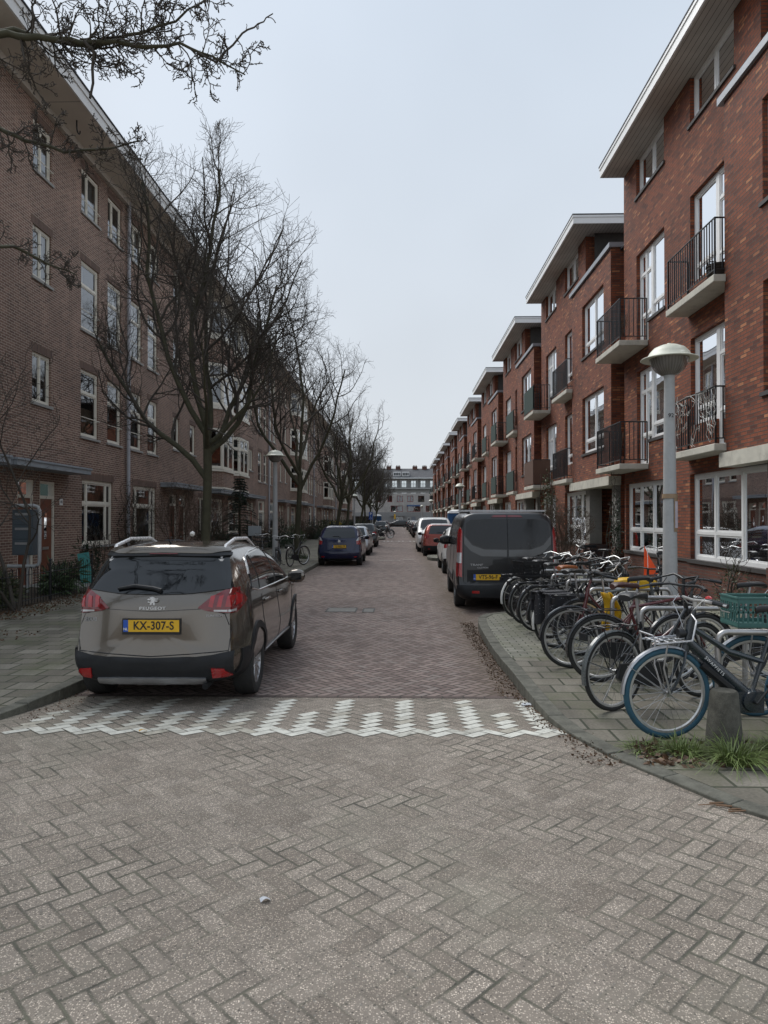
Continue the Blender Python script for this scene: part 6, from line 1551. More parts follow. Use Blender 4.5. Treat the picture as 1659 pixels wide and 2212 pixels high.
def street_tree(seed, H=10.0, fork=3.4, wid=2.6, r=.125, limbs=6, dens=(0, 9, 9, 9, 0), lean=(0, 0), first=None):
    g = Grow(seed, (np.array([lean[0] * 1.5, lean[1], (H + 2.6) / 2]), np.array([wid, wid, (H - 2.4) / 2 + .2])), dens=dens)
    rr = g.r; n = 9; pts = []; rad = []
    for k in range(n):
        t = k / (n - 1); pts.append(np.array([lean[0] * t + .05 * sin(t * 4 + seed), lean[1] * t + .05 * cos(t * 3), fork * t])); rad.append(r * (1.35 - .5 * min(1, t * 3)) * (1 - .12 * t))
    g.out.append((np.array(pts), rad, 0)); top = pts[-1]
    a0 = rr.uniform(0, 6)
    for k in range(limbs):
        a = a0 + 2 * pi * k / limbs + rr.uniform(-.3, .3); el = rr.uniform(.75, 1.25) if k % 2 else rr.uniform(.45, .8)
        if k == 0: el = 1.35
        d = np.array([cos(a) * cos(el), sin(a) * cos(el), sin(el)]); base = top - np.array([0, 0, rr.uniform(0, .7) if k else 0])
        L = (H - fork) * (.95 if el > 1 else .72); g.branch(base, d, L, r * rr.uniform(.5, .66), 1)
    if first is not None:
        for p, d, L, r0 in first: g.branch(np.array(p), np.array(d), L, r0, 1)
    return g.out
tl = ['big bare street tree behind the brown grey crossover', 'bare street tree on the left beside the dark blue hatchback',
      'bare street tree with leaning trunk, third on the left', 'fourth bare street tree on the left', 'fifth bare street tree on the left', 'sixth bare street tree on the left',
      'seventh bare street tree on the left', 'eighth bare street tree on the left', 'last bare street tree on the left before the cross street']
TG = 'bare street trees along the left pavement'
t1 = empty('street_tree', (-4.33, 15.7, .1)); finish_tree(t1, street_tree(11, 9.9, 3.7, 2.5, .12, 6, (0, 13, 10, 8, 0), first=[((0, 0, 2.6), (-.55, -.1, .75), 4.4, .07), ((.0, 0, 3.0), (.55, .25, .9), 4.2, .07)])); tag(t1, tl[0], 'tree', TG)
t2 = empty('street_tree', (-4.26, 29.6, .1)); finish_tree(t2, street_tree(23, 9.9, 3.2, 2.6, .12, 6, (0, 9, 8, 7, 0))); tag(t2, tl[1], 'tree', TG); t2.scale = (1.15, 1.15, 1.12)
t3 = empty('street_tree', (-4.3, 44.9, .1)); finish_tree(t3, street_tree(37, 10.2, 3.0, 2.9, .13, 6, (0, 9, 8, 7, 0), lean=(.55, 0))); tag(t3, tl[2], 'tree', TG); t3.scale = (1.08, 1.08, 1.08)
for i, Y in enumerate((58, 72, 86, 100, 114, 127)):
    o = copy_tree((t2, t3, t1)[i % 3]); o.location = (-4.3, Y, .1); o.rotation_euler = (0, 0, (1.9 * i + 1) if i % 3 != 1 else .6); o.scale = (1.15, 1.15, 1.1); tag(o, tl[3 + i], 'tree', TG)
# near tree just outside the left edge: its limbs hang into the view
def near_tree():
    r = empty('street_tree', (-5.1, 3.9, .1)); g = Grow(5, None, trop=.05, wob=.15, dens=(0, 11, 9, 6, 0), maxl=4, twig=.0038, spread=(.5, 1.2), lenf=(.3, .48), kink=1.15)
    off = np.array([-5.1, 3.9, .1])
    def W_(L): return [np.array(p) - off for p in L]
    g.out.append((np.array(W_([(-5.1, 3.9, .0), (-5.08, 3.9, 1.0), (-5.0, 3.95, 2.2), (-5.02, 4.0, 3.4), (-4.9, 4.1, 4.4)])), [.2, .15, .14, .135, .13], 0))
    def limb(P, r0, r1, L, dens, lv=1, t0=.15):
        P = W_(P); n = len(P); rad = [r0 + (r1 - r0) * i / (n - 1) for i in range(n)]
        Q = [P[0]]; R_ = [rad[0]]
        for i in range(n - 1):
            for k in (1, 2, 3):
                t = k / 3; Q.append(P[i] * (1 - t) + P[i + 1] * t + rv(g.r) * .008); R_.append(rad[i] * (1 - t) + rad[i + 1] * t)
        g.out.append((np.array(Q), R_, lv)); g.dens = dens; g.kids(np.array(Q), R_, L, lv, t0)
    S_ = lambda v, Y: ((v[0] - 865) * Y / 1534, Y, 1.8 + (1119 - v[1]) * Y / 1534)
    # real points along the limbs about five metres from the camera
    limb([(-4.9, 4.1, 4.3), (-3.9, 4.7, 4.9)] + [(-2.93, 5.2, 5.42), (-2.70, 5.2, 5.37), (-2.48, 5.2, 5.36), (-2.20, 5.2, 5.34), (-1.92, 5.2, 5.31), (-1.63, 5.2, 5.30), (-1.41, 5.2, 5.21), (-1.16, 5.2, 5.08)], .032, .005, 1.2, (0, 44, 9, 5, 0))
    limb([(-1.50, 5.2, 5.25), (-1.36, 5.2, 5.17), (-1.17, 5.2, 5.38), (-1.05, 5.2, 5.47), (-.95, 5.2, 5.52)], .010, .004, .35, (0, 8, 5, 0, 0), 2)
    limb([(-2.35, 5.2, 5.35), (-2.27, 5.2, 5.25), (-2.30, 5.2, 4.92)], .014, .009, .3, (0, 6, 4, 0, 0), 2)
    limb([(-3.9, 4.7, 4.9), (-2.93, 5.3, 5.50), (-2.53, 5.3, 5.40), (-2.36, 5.3, 5.37), (-2.07, 5.3, 5.45), (-1.7, 5.3, 5.55), (-1.4, 5.3, 5.75)], .028, .005, 1.1, (0, 34, 9, 5, 0))
    limb([(-4.9, 4.1, 4.2), (-4.0, 5.2, 4.8), (-3.55, 6.1, 5.22), (-3.28, 6.1, 5.10), (-2.93, 6.1, 5.0), (-2.53, 6.1, 5.02), (-2.27, 6.1, 5.08)], .030, .005, .9, (0, 26, 8, 5, 0))
    limb([(-5.0, 3.95, 3.2), (-4.2, 5.6, 3.9), (-3.75, 6.8, 4.45), (-3.45, 6.9, 4.3), (-3.2, 6.9, 4.2)], .028, .005, .9, (0, 22, 7, 5, 0))
    limb([(-4.9, 4.1, 4.4), (-4.5, 3.9, 6.0), (-4.3, 4.2, 7.8)], .10, .02, 1.9, (0, 11, 7, 4, 0))
    limb([(-4.95, 4.0, 4.0), (-6.0, 3.6, 5.2), (-6.6, 3.4, 7.0)], .08, .02, 1.7, (0, 9, 6, 4, 0))
    limb([(-5.0, 4.0, 3.9), (-5.0, 5.2, 5.6), (-4.6, 6.2, 6.6)], .07, .015, 1.5, (0, 11, 7, 4, 0))
    finish_tree(r, g.out); tag(r, 'near bare tree at the left edge, knotty branches hanging in from the top left', 'tree', TG)
near_tree()
# bare garden tree and shrubs
def bare_shrub(loc, H, wid, stems, seed, label, r=.02, dens=(0, 8, 6, 4, 0), cat='shrub', spread=.35, trop=.14, mat=None, maxl=4, group=None, leaves=0, name='bare_shrub'):
    root = empty(name, loc); g = Grow(seed, (np.array([0, 0, H * .5]), np.array([wid, wid, H * .62])), trop=trop, dens=dens, maxl=maxl, twig=.004, wob=.13)
    for k in range(stems):
        a = 2 * pi * k / stems + g.r.uniform(-.4, .4); e = g.r.uniform(.2, 1) * spread; g.branch(np.array([cos(a) * .06, sin(a) * .06, 0]), np.array([cos(a) * sin(e), sin(a) * sin(e), cos(e)]), H * g.r.uniform(.75, 1.0), r * g.r.uniform(.7, 1.1), 1)
    finish_tree(root, g.out, 1, mat or TWIG2, mat or TWIG2)
    tag(root, label, cat, group); return root
bare_shrub((-6.9, 12.6, .14), 4.6, 1.9, 3, 3, 'slim bare young tree in the front garden at the left edge, before the mailboxes', .034, (0, 8, 6, 4, 0), 'tree', .42, mat=TWIG, name='garden_tree')
# leaves
def leaf_mat(name, c, var=.35):
    t = NT(name); n = t.noise(2.2, 3); n2 = t.noise(23, 2); f = t.M('MULTIPLY', t.rng(n, .3, .7, 1 - var, 1 + var), t.rng(n2, .3, .7, .75, 1.25)); t.base(t.scale(t.mix(0.0, c, c), f), .55)
    return t.m
LD = leaf_mat('dark_leaf', (0.022,0.040,0.018)); LG = leaf_mat('green_leaf', (0.05,0.085,0.03)); LO = leaf_mat('olive_leaf', (0.07,0.08,0.035)); LBR = leaf_mat('brown_leaf', (0.10,0.055,0.028)); LY = leaf_mat('yellow_flower', (0.55,0.42,0.03)); LGR = leaf_mat('grass_blade', (0.13,0.175,0.05)); LF = leaf_mat('fir_needles', (0.018,0.032,0.018))
def leaves_mesh(name, pts, nrm, ln, wd, m, seed=0, droop=0.0):
    """one folded leaf (two quads' worth of faces) at each point"""
    r = np.random.default_rng(seed); n = len(pts); ax = nrm + r.normal(0, .35, (n, 3)); ax /= np.linalg.norm(ax, axis=1)[:, None]
    ax[:, 2] -= droop; ax /= np.linalg.norm(ax, axis=1)[:, None]
    s_ = np.cross(ax, r.normal(0, 1, (n, 3))); s_ /= np.linalg.norm(s_, axis=1)[:, None]; up = np.cross(ax, s_)
    L = (ln * r.uniform(.6, 1.2, n))[:, None]; Wd = (wd * r.uniform(.7, 1.2, n))[:, None]
    a = pts; b = pts + ax * L * .5 + s_ * Wd * .5 + up * Wd * .15; c = pts + ax * L; d = pts + ax * L * .5 - s_ * Wd * .5 + up * Wd * .15
    V = np.stack([a, b, c, d], 1).reshape(-1, 3); i = np.arange(n)[:, None] * 4; F = np.concatenate([i + np.array([[0, 1, 2]]), i + np.array([[0, 2, 3]])]).astype(np.int32)
    me = bpy.data.meshes.new(name); me.vertices.add(len(V)); me.vertices.foreach_set('co', V.ravel().astype(np.float32)); me.loops.add(F.size); me.loops.foreach_set('vertex_index', F.ravel())
    me.polygons.add(len(F)); me.polygons.foreach_set('loop_start', np.arange(0, F.size, 3, dtype=np.int32)); me.polygons.foreach_set('loop_total', np.full(len(F), 3, dtype=np.int32)); me.update(calc_edges=True); me.materials.append(m); return me
def leafy_bush(loc, dims, n, label, m=LD, ln=.09, wd=.045, seed=1, cat='shrub', group=None, name='leafy_shrub', droop=0.0, clumps=14):
    root = empty(name, loc); r = np.random.default_rng(seed); D = np.array(dims)
    cc = r.normal(0, 1, (clumps, 3)); cc /= np.linalg.norm(cc, axis=1)[:, None]; cc *= r.uniform(.35, .75, (clumps, 1)); cc[:, 2] = np.abs(cc[:, 2]) * 1.1
    rad = r.uniform(.26, .42, clumps); k = r.integers(0, clumps, n); d = r.normal(0, 1, (n, 3)); d /= np.linalg.norm(d, axis=1)[:, None]
    rr_ = rad[k] * r.uniform(.45, 1.0, n) ** .6; P = (cc[k] + d * rr_[:, None]); P[:, 2] = np.abs(P[:, 2]); P = P * D
    o = bpy.data.objects.new('foliage', leaves_mesh('foliage', P, d * np.array([1, 1, .7]) + np.array([0, 0, .25]), ln, wd, m, seed, droop)); COL.objects.link(o); o.parent = root
    g = Grow(seed, (np.array([0, 0, dims[2] * .5]), D * .8), dens=(0, 5, 4, 0), maxl=3, twig=.005)
    for q in range(4): a = q * 1.6; g.branch(np.array([0, 0, 0.]), np.array([cos(a) * .5, sin(a) * .5, 1]), dims[2] * .95, .02, 1)
    if g.out: w = bpy.data.objects.new('stems', tubes_mesh('stems', g.out, TWIG, (8, 6, 4, 3))); COL.objects.link(w); w.parent = root
    tag(root, label, cat, group); return root
def blades(loc, n, rad, H, wd, label, m, seed=1, cat='plant', name='strap_leaf_plant', curve=.6, spread=.6, group=None, part='foliage'):
    """arching strap leaves from a clump"""
    root = empty(name, loc); r = random.Random(seed); V = []; F = []
    for q in range(n):
        a = r.uniform(0, 2 * pi); rr_ = rad * sqrt(r.random()); x, y = rr_ * cos(a), rr_ * sin(a); h = H * r.uniform(.5, 1.0); e = a + r.uniform(-.9, .9); sp = r.uniform(.15, 1) * spread; w = wd * r.uniform(.6, 1.2)
        o = len(V); dx, dy = cos(e), sin(e); sx, sy = -dy, dx
        for k in range(5):
            t = k / 4; out = h * sp * t ** 1.6; z = h * (t - curve * sp * t * t * .6); ww = w * (1 - t ** 2.2) * .5 + .0004
            V += [(x + dx * out + sx * ww, y + dy * out + sy * ww, z), (x + dx * out - sx * ww, y + dy * out - sy * ww, z)]
        for k in range(4): F.append((o + 2 * k, o + 2 * k + 1, o + 2 * k + 3, o + 2 * k + 2))
    me = bpy.data.meshes.new(part); me.from_pydata(V, [], F); me.materials.append(m); o = bpy.data.objects.new(part, me); COL.objects.link(o); o.parent = root
    tag(root, label, cat, group); return root
# left garden by the fence
for i, (x, y, h, l) in enumerate([(-7.65, 12.75, .95, 'long leaved green plant at the left edge behind the iron fence'), (-7.35, 15.3, .85, 'long leaved green plant spilling over the far end of the iron fence'), (-8.2, 14.0, .8, 'long leaved plant in front of the mailboxes')]):
    leafy_bush((x, y, .12), (.62, .55, h * .9), 900, l, LO if i != 1 else LG, .26, .035, 30 + i, 'plant', name='long_leaf_plant', droop=.35, clumps=9)
leafy_bush((-8.2, 18.7, .15), (.5, .5, 1.35), 420, 'dark leaved potted rhododendron beside the ground floor window', LD, .16, .045, 41, 'plant', droop=.3, clumps=7)
bare_shrub((-7.6, 17.9, .15), 1.3, .7, 5, 42, 'small leggy bare shrub beside door 44', .012, (0, 5, 4, 0, 0), maxl=3)
bare_shrub((-8.75, 23.0, .15), 3.0, .8, 6, 43, 'climbing rose stems on the wall by the drain pipe', .014, (0, 8, 5, 0, 0), maxl=3)
leafy_bush((-8.85, 23.0, .3), (.35, .6, 2.6), 260, 'sparse climbing leaves on the wall around the drain pipe', LD, .08, .05, 44, 'climbing plant', clumps=12)
bare_shrub((-7.9, 25.4, .15), 2.9, 1.5, 14, 45, 'dense thicket of bare upright stems in the second front garden', .014, (0, 8, 6, 0, 0), maxl=3, spread=.5)
bare_shrub((-7.6, 27.6, .15), 2.7, 1.3, 12, 46, 'thicket of bare brown stems beside the fir', .013, (0, 8, 6, 0, 0), maxl=3, spread=.5)
def fir(loc, H, R_, label):
    root = empty('fir_tree', loc); r = np.random.default_rng(3); rr_ = random.Random(3); br = [(np.array([[0, 0, 0], [0, 0, H * .5], [0, 0, H]]), [.06, .04, .008], 0)]; P = []; D = []
    z = .25
    while z < H - .1:
        t = z / H; L = R_ * (1 - t) ** .8 * rr_.uniform(.75, 1.1) + .08
        for q in range(7):
            a = rr_.uniform(0, 2 * pi); d = np.array([cos(a), sin(a), 0]); pts = [np.array([0, 0, z]) + d * L * u + np.array([0, 0, .10 * L * u - .35 * L * u * u]) for u in (0, .33, .66, 1)]
            br.append((np.array(pts), [.012, .008, .005, .003], 3))
            for u in np.linspace(.15, 1, 14):
                b = np.array([0, 0, z]) + d * L * u + np.array([0, 0, .10 * L * u - .35 * L * u * u])
                for sgn in (-1, 1):
                    for w in (0.3, .7, 1.0): c = b + np.array([-d[1], d[0], 0]) * sgn * w * .16 * (1.2 - u) + np.array([0, 0, -.02 * w]); P.append(c); D.append(d * .6 + np.array([-d[1], d[0], 0]) * sgn)
        z += .12
    o = bpy.data.objects.new('foliage', leaves_mesh('foliage', np.array(P), np.array(D), .085, .022, LF, 2)); COL.objects.link(o); o.parent = root
    w = bpy.data.objects.new('trunk', tubes_mesh('trunk', br, BARK, (8, 6, 4, 3))); COL.objects.link(w); w.parent = root; tag(root, label, 'tree')
fir((-7.5, 33.0, .15), 3.7, 1.25, 'dark fir tree in the front garden behind the left lamp post')
hedges = [(-7.7, 29.4, (.9, 1.1, 1.5), LD, 'dark evergreen shrub left of the fir'), (-7.2, 36.2, (.9, 1.2, 1.5), None, 'twiggy brown bare hedge beyond the fir'), (-7.0, 40.4, (1.1, 1.6, 1.75), LD, 'big glossy dark laurel beside the dark blue hatchback'),
          (-7.0, 46.5, (.9, 1.4, 1.5), LG, 'mid green shrub beyond the big laurel'), (-7.1, 51, (.8, 1.4, 1.7), None, 'bare twiggy shrub behind the dark grey hatchback'), (-6.9, 56, (1.0, 1.6, 1.7), LD, 'dark shrub beside the left kerb extension'),
          (-6.8, 63, (1, 1.8, 1.6), LO, 'olive green shrub behind the parked bicycles'), (-6.8, 75, (.9, 1.2, 1.8), LY, 'yellow flowering shrub far down the left gardens'), (-6.8, 69.5, (1, 1.5, 1.5), LD, 'dark shrub before the yellow flowering one'),
          (-6.7, 84, (1, 2, 1.6), LG, 'green hedge just past the yellow flowering shrub'), (-6.7, 95, (1, 2, 1.6), LD, 'dark hedge near the blue parking sign'), (-6.7, 108, (1, 2.2, 1.7), LO, 'olive hedge far down the left gardens'), (-6.7, 121, (1, 2.4, 1.7), LD, 'last dark hedge of the left gardens')]
for i, (x, y, d, m, l) in enumerate(hedges):
    if m is None: bare_shrub((x, y, .12), d[2], d[0] * 1.1, 12, 60 + i, l, .012, (0, 8, 6, 0, 0), maxl=3, spread=.8, group='shrubs in the left front gardens')
    else: leafy_bush((x, y, .12), d, 2600 if y < 60 else 1500, l, m, .11 if y < 60 else .16, .055 if y < 60 else .09, 60 + i, group='shrubs in the left front gardens')
# right side plants
bare_shrub((4.15, 18.3, .12), 2.1, .75, 16, 81, 'brown bare hedge between the dark grey van and the brick wall', .010, (0, 9, 7, 0, 0), maxl=3, spread=.5)
leafy_bush((5.55, 12.0, .12), (.45, .6, 1.1), 520, 'thin green shrub growing against the near brick wall', LO, .07, .025, 82, clumps=10)
leafy_bush((5.6, 18.7, .12), (.22, .35, 2.9), 700, 'dark climbing plant on the wall between first and second red block', LD, .07, .04, 83, 'climbing plant', clumps=20)
leafy_bush((5.4, 26.2, 1.6), (.35, .8, 2.0), 500, 'climbing plant under the balcony of the second red block', LO, .09, .05, 84, 'climbing plant', clumps=12)
# grass round the bollard and small weeds
for i, (x, y, rd, n, h, l) in enumerate([(2.02, 5.12, .10, 200, .24, 'grass tuft left of the concrete bollard'), (2.30, 4.96, .13, 330, .32, 'tall grass tuft in front of the concrete bollard'), (2.72, 5.06, .13, 330, .32, 'grass tuft right of the concrete bollard'), (1.78, 5.2, .14, 130, .13, 'low grass patch nearest the kerb beside the bollard')]):
    blades((x, y, .115), n, rd, h, .007, l, LGR, 90 + i, 'grass', 'grass_tuft', 1.3, 1.5, 'grass tufts around the concrete bollard', part='grass_blades')
for i, (x, y) in enumerate([(-4.0, 29.3), (-4.45, 29.2), (-4.2, 30.0), (-4.1, 15.3), (-4.6, 15.5)]):
    blades((x, y, .12), 90, .22, .28, .02, ['weeds at the front right of the second street tree', 'weeds at the front left of the second street tree', 'weeds behind the second street tree', 'weeds right of the big tree trunk', 'weeds left of the big tree trunk'][i], LG, 100 + i, 'weeds', 'weed_clump', .9, 1.0)
def litter(name, regions, n, seed, label, m, size=.035, z=None):
    r = np.random.default_rng(seed); P = []; 
    tot = sum(w for *_, w in regions)
    for (x0, x1, y0, y1, zz, w) in regions:
        k = int(n * w / tot); x = x0 + (x1 - x0) * r.beta(1.1, 1.6, k); y = r.uniform(y0, y1, k)
        zc = np.array([(gz(b) + .008 if zz is None else zz) for b in y]); P.append(np.stack([x, y, zc + r.uniform(0, .012, k)], 1))
    P = np.concatenate(P); N = r.normal(0, 1, P.shape); N[:, 2] *= .25
    o = bpy.data.objects.new(name, leaves_mesh(name, P, N, size, size * .6, m, seed)); COL.objects.link(o); tag(o, label, 'leaf litter', kind='stuff')
litter('leaf_litter', [(1.23, .98, 7.1, 12.2, None, 5), (1.25, 1.12, 5.8, 7.1, None, .5), (1.55, 1.2, 4.9, 5.8, None, 1)], 1900, 1, 'crumbled brown leaves and debris in the gutter along the right kerb', LBR, .028)
litter('leaf_litter', [(1.7, 2.9, 4.85, 5.35, .128, 2)], 420, 2, 'dead brown leaves lying in the grass around the bollard', LBR, .06)
litter('leaf_litter', [(-7.05, -6.2, 11.5, 16.4, .126, 3), (-6.6, -5.2, 7.5, 10.5, .126, 1.2)], 1500, 3, 'dead brown leaves along the iron fence on the left pavement', LBR, .05)
litter('leaf_litter', [(-3.3, -2.95, 6.0, 9, None, 1.5), (-3.05, -2.6, 12, 25, None, 3)], 600, 4, 'brown leaf crumbs in the gutter along the left kerb', LBR, .024)
# ------------------------------------------------------------------ street furniture
SHADE = plain('cream_lamp_shade', (0.60,0.60,0.50), .4, var=.05, sc=4, dirt=.12)
def bowl_mat():
    t = NT('ribbed_lamp_glass'); sp = t.n('ShaderNodeSeparateXYZ'); t.link(t.obj(), sp.inputs[0]); a = t.M('ARCTAN2', sp.outputs[1], sp.outputs[0]); w = t.M('SINE', t.M('MULTIPLY', a, 36.0))
    t.base(t.mix(t.rng(w, -1, 1, 0, 1), (0.15,0.14,0.125), (0.24,0.225,0.21)), .12, 0, .6); t.s = None; t.b.inputs['Transmission Weight'].default_value = .25; t.bump(w, .15, .01); return t.m
BOWL = bowl_mat()
def lamp_post(loc, label, H=4.05):
    r = empty('street_lamp', loc); p = MB(); p.lathe([(.11, 0), (.11, .05), (.098, .08), (.094, 1.0), (.066, H - .42), (.055, H - .42)], 20); p.build('pole', LAMPM, r, uv=False)
    c = MB(); c.lathe([(.001, H - .42), (.062, H - .44), (.068, H - .41), (.075, H - .37), (.05, H - .37)], 20); c.build('collar', LAMPM, r, uv=False)
    b = MB(); b.lathe([(.05, H - .385), (.11, H - .37), (.18, H - .315), (.225, H - .245), (.245, H - .18), (.25, H - .15)], 32); b.build('lamp_bowl', BOWL, r, smooth=180, uv=False)
    s = MB(); s.lathe([(.25, H - .155), (.355, H - .172), (.366, H - .165), (.355, H - .155), (.275, H - .125), (.25, H - .075), (.195, H - .015), (.11, H + .022), (.03, H + .03), (.027, H + .05), (.001, H + .052)], 36); s.build('lamp_shade', SHADE, r, smooth=180, uv=False)
    tag(r, label, 'street lamp', 'street lamps with cream saucer shades'); return r
L1 = lamp_post((3.57, 9.5, .12), 'nearest street lamp on the right, with taped paper on its pole', 3.95)
lamp_post((3.95, 47.3, .12), 'second street lamp on the right, in front of the blue portable toilet', 3.95)
lamp_post((3.8, 88, .12), 'third street lamp on the right', 3.95); lamp_post((3.8, 126, .12), 'last street lamp on the right before the cross street', 3.95)
lamp_post((-4.25, 24, .12), 'nearest street lamp on the left, with bicycles leaning by it', 3.95)
lamp_post((-4.4, 67.7, .12), 'second street lamp on the left, between the bare trees', 3.95); lamp_post((-4.4, 112, .12), 'third street lamp on the left, far away', 3.95)
le = lamp_post((-1.15, 144.3, .0), 'slim street lamp with a yellow box, beyond the cross street', 3.2)
yb = MB(); yb.box(-.16, .16, -.2, -.1, 1.6, 2.6); yb.build('yellow_box', YEL, le, smooth=0, uv=False)
tp = MB(); tp.lathe([(.098, 1.94), (.0985, 2.0)], 20); tp.build('tape', plain('brown_tape', (0.30,0.21,0.13), .6), L1, uv=False)
tp = MB(); tp.lathe([(.099, 1.42), (.0995, 1.95)], 20); 
# a sheet of card wrapped on the right hand front of the pole, bordered with brown tape
def wrapped(name, a0, a1, z0, z1, r, m, par):
    b = MB(); n = 10
    for i in range(n + 1): a = a0 + (a1 - a0) * i / n; b.v.append((r * cos(a), r * sin(a), z0)); b.v.append((r * cos(a), r * sin(a), z1))
    b.f = [(2 * i, 2 * i + 2, 2 * i + 3, 2 * i + 1) for i in range(n)]; b.mi = [0] * n; return b.build(name, m, par, smooth=180, uv=False)
wrapped('paper_backing', -1.35, -.05, 1.50, 1.96, .0955, bpy.data.materials['brown_tape'], L1); pn = wrapped('notice', -1.2, -.2, 1.55, 1.90, .0985, plain('notice_paper', (0.55,0.5,0.55), .6, var=.2, sc=14), L1)
wrapped('lamp_number_plate', -2.0, -1.2, 2.98, 3.08, .080, LAMPM, L1); text_obj('lamp_number', '92', .075, BLACKP, L1, face_south(-.01, -.083, 3.03), .0008, bold=.001)
# bollard
def bollard():
    b = MB(); pr = [(.135, 0), (.13, .06), (.095, .44), (.085, .455), (.001, .46)]; b.lathe(pr, 16); o = b.build('bollard', plain('lichen_concrete', (0.085,0.08,0.065), .95, var=.6, sc=14, bump=1.0, bsc=60, dirt=.4), None, uv=False)
    o.location = (2.36, 5.25, .09); tag(o, 'weathered tapered concrete bollard in the grass before the blue front wheel', 'bollard')
bollard()
def toilet(loc, label, rz=0):
    r = empty('portable_toilet', loc, rz); BL = plain('blue_plastic', (0.02,0.10,0.26), .5, var=.12); b = MB(); b.box(-.55, .55, -.55, .55, .08, 2.02); b.box(-.58, -.50, -.58, -.50, .05, 2.04); b.box(.50, .58, -.58, -.50, .05, 2.04); b.box(-.58, -.50, .5, .58, .05, 2.04)
    b.build('cabin', BL, r, smooth=0, uv=False); t = MB(); t.add([(-.6, -.6, 2.03), (.6, -.6, 2.03), (.6, .6, 2.03), (-.6, .6, 2.03), (-.5, -.5, 2.18), (.5, -.5, 2.18), (.5, .5, 2.18), (-.5, .5, 2.18), (-.25, -.25, 2.27), (.25, -.25, 2.27), (.25, .25, 2.27), (-.25, .25, 2.27)], [(0, 1, 5, 4), (1, 2, 6, 5), (2, 3, 7, 6), (3, 0, 4, 7), (4, 5, 9, 8), (5, 6, 10, 9), (6, 7, 11, 10), (7, 4, 8, 11), (8, 9, 10, 11), (3, 2, 1, 0)])
    t.build('roof', WHITE, r, smooth=0, uv=False); d = MB(); d.box(-.40, .40, -.575, -.552, .15, 1.92); dr = d.build('door', BL, r, smooth=0, uv=False, bevel=.01); v = MB()
    for i in range(6): v.box(-.3, .3, -.585, -.576, 1.45 + i * .06, 1.475 + i * .06)
    v.build('vent', BLACKP, dr, smooth=0, uv=False); s = MB(); s.box(-.34, -.14, -.583, -.577, 1.1, 1.35); s.build('sign', PLW, dr, smooth=0, uv=False); k = MB(); k.box(-.6, .6, -.6, .6, 0, .08); k.build('skid', BLACKP, r, smooth=0, uv=False); tag(r, label, 'portable toilet'); return r
toilet((3.95, 50.6, .12), 'blue portable toilet with white roof on the right, behind the second lamp'); toilet((-3.75, 119, .12), 'small distant blue portable toilet on the left pavement')
def psign():
    r = empty('parking_sign', (-4.1, 98, .12)); p = MB(); p.tube([(0, 0, 0), (0, 0, 2.55)], .03, 8); p.build('pole', LAMPM, r, uv=False); b = MB(); b.box(-.26, .26, -.05, -.035, 1.45, 2.5); bo = b.build('board', plain('sign_blue', (0.01,0.08,0.38), .4, var=.04), r, smooth=0, uv=False)
    text_obj('letter', 'P', .52, WHITE, bo, face_south(0, -.054, 2.22), .001, bold=.012)
    w = MB(); w.tube([(.0, -.055, 1.88), (-.01, -.055, 1.74), (.08, -.055, 1.72), (.12, -.055, 1.60), (.16, -.055, 1.6)], .018, 6); w.lathe([(.035, 0), (.001, .004)], 12, (0, -.055, 1.93), 'y'); w.tube([(-.02 + .11 * cos(a), -.055, 1.66 + .11 * sin(a)) for a in [1.9 + .35 * q for q in range(12)]], .014, 6); w.build('wheelchair_symbol', WHITE, bo, uv=False); tag(r, 'blue parking sign with a white P and a wheelchair symbol on the left', 'sign')
psign()
def fence():
    r = empty('iron_fence', (-7.1, 12.3, .12)); 
    for seg, (a, b_) in enumerate((((0, 0), (0, 3.9)), ((0, 0), (-2.1, 0)))):
        m = MB(); a = Vector(a); b2 = Vector(b_); L = (b2 - a).length; n = int(L / .11); d = (b2 - a) / n
        for z in (.12, .60): m.tube([(a.x, a.y, z), (b2.x, b2.y, z)], .008, 5)
        for i in range(n + 1):
            p = a + d * i; m.tube([(p.x, p.y, .02), (p.x, p.y, .66 + .08 * (i % 2))], .006, 5)
            if i < n and i % 2 == 0: q = p + d; m.tube([(p.x + (q.x - p.x) * t, p.y + (q.y - p.y) * t, .66 + .09 * sin(pi * t)) for t in (0, .25, .5, .75, 1)], .005, 5)
        m.build('panel', BLACKP, r, uv=False)
    for (x, y) in ((0, 0), (0, 1.95), (0, 3.9)): m = MB(); m.tube([(x, y, 0), (x, y, .82)], .018, 8); m.lathe([(.001, .87), (.022, .85), (.028, .83), (.018, .81)], 10, (x, y, 0)); m.build('post', BLACKP, r, uv=False)
    tag(r, 'low black wrought iron fence around the left front garden', 'fence')
fence()
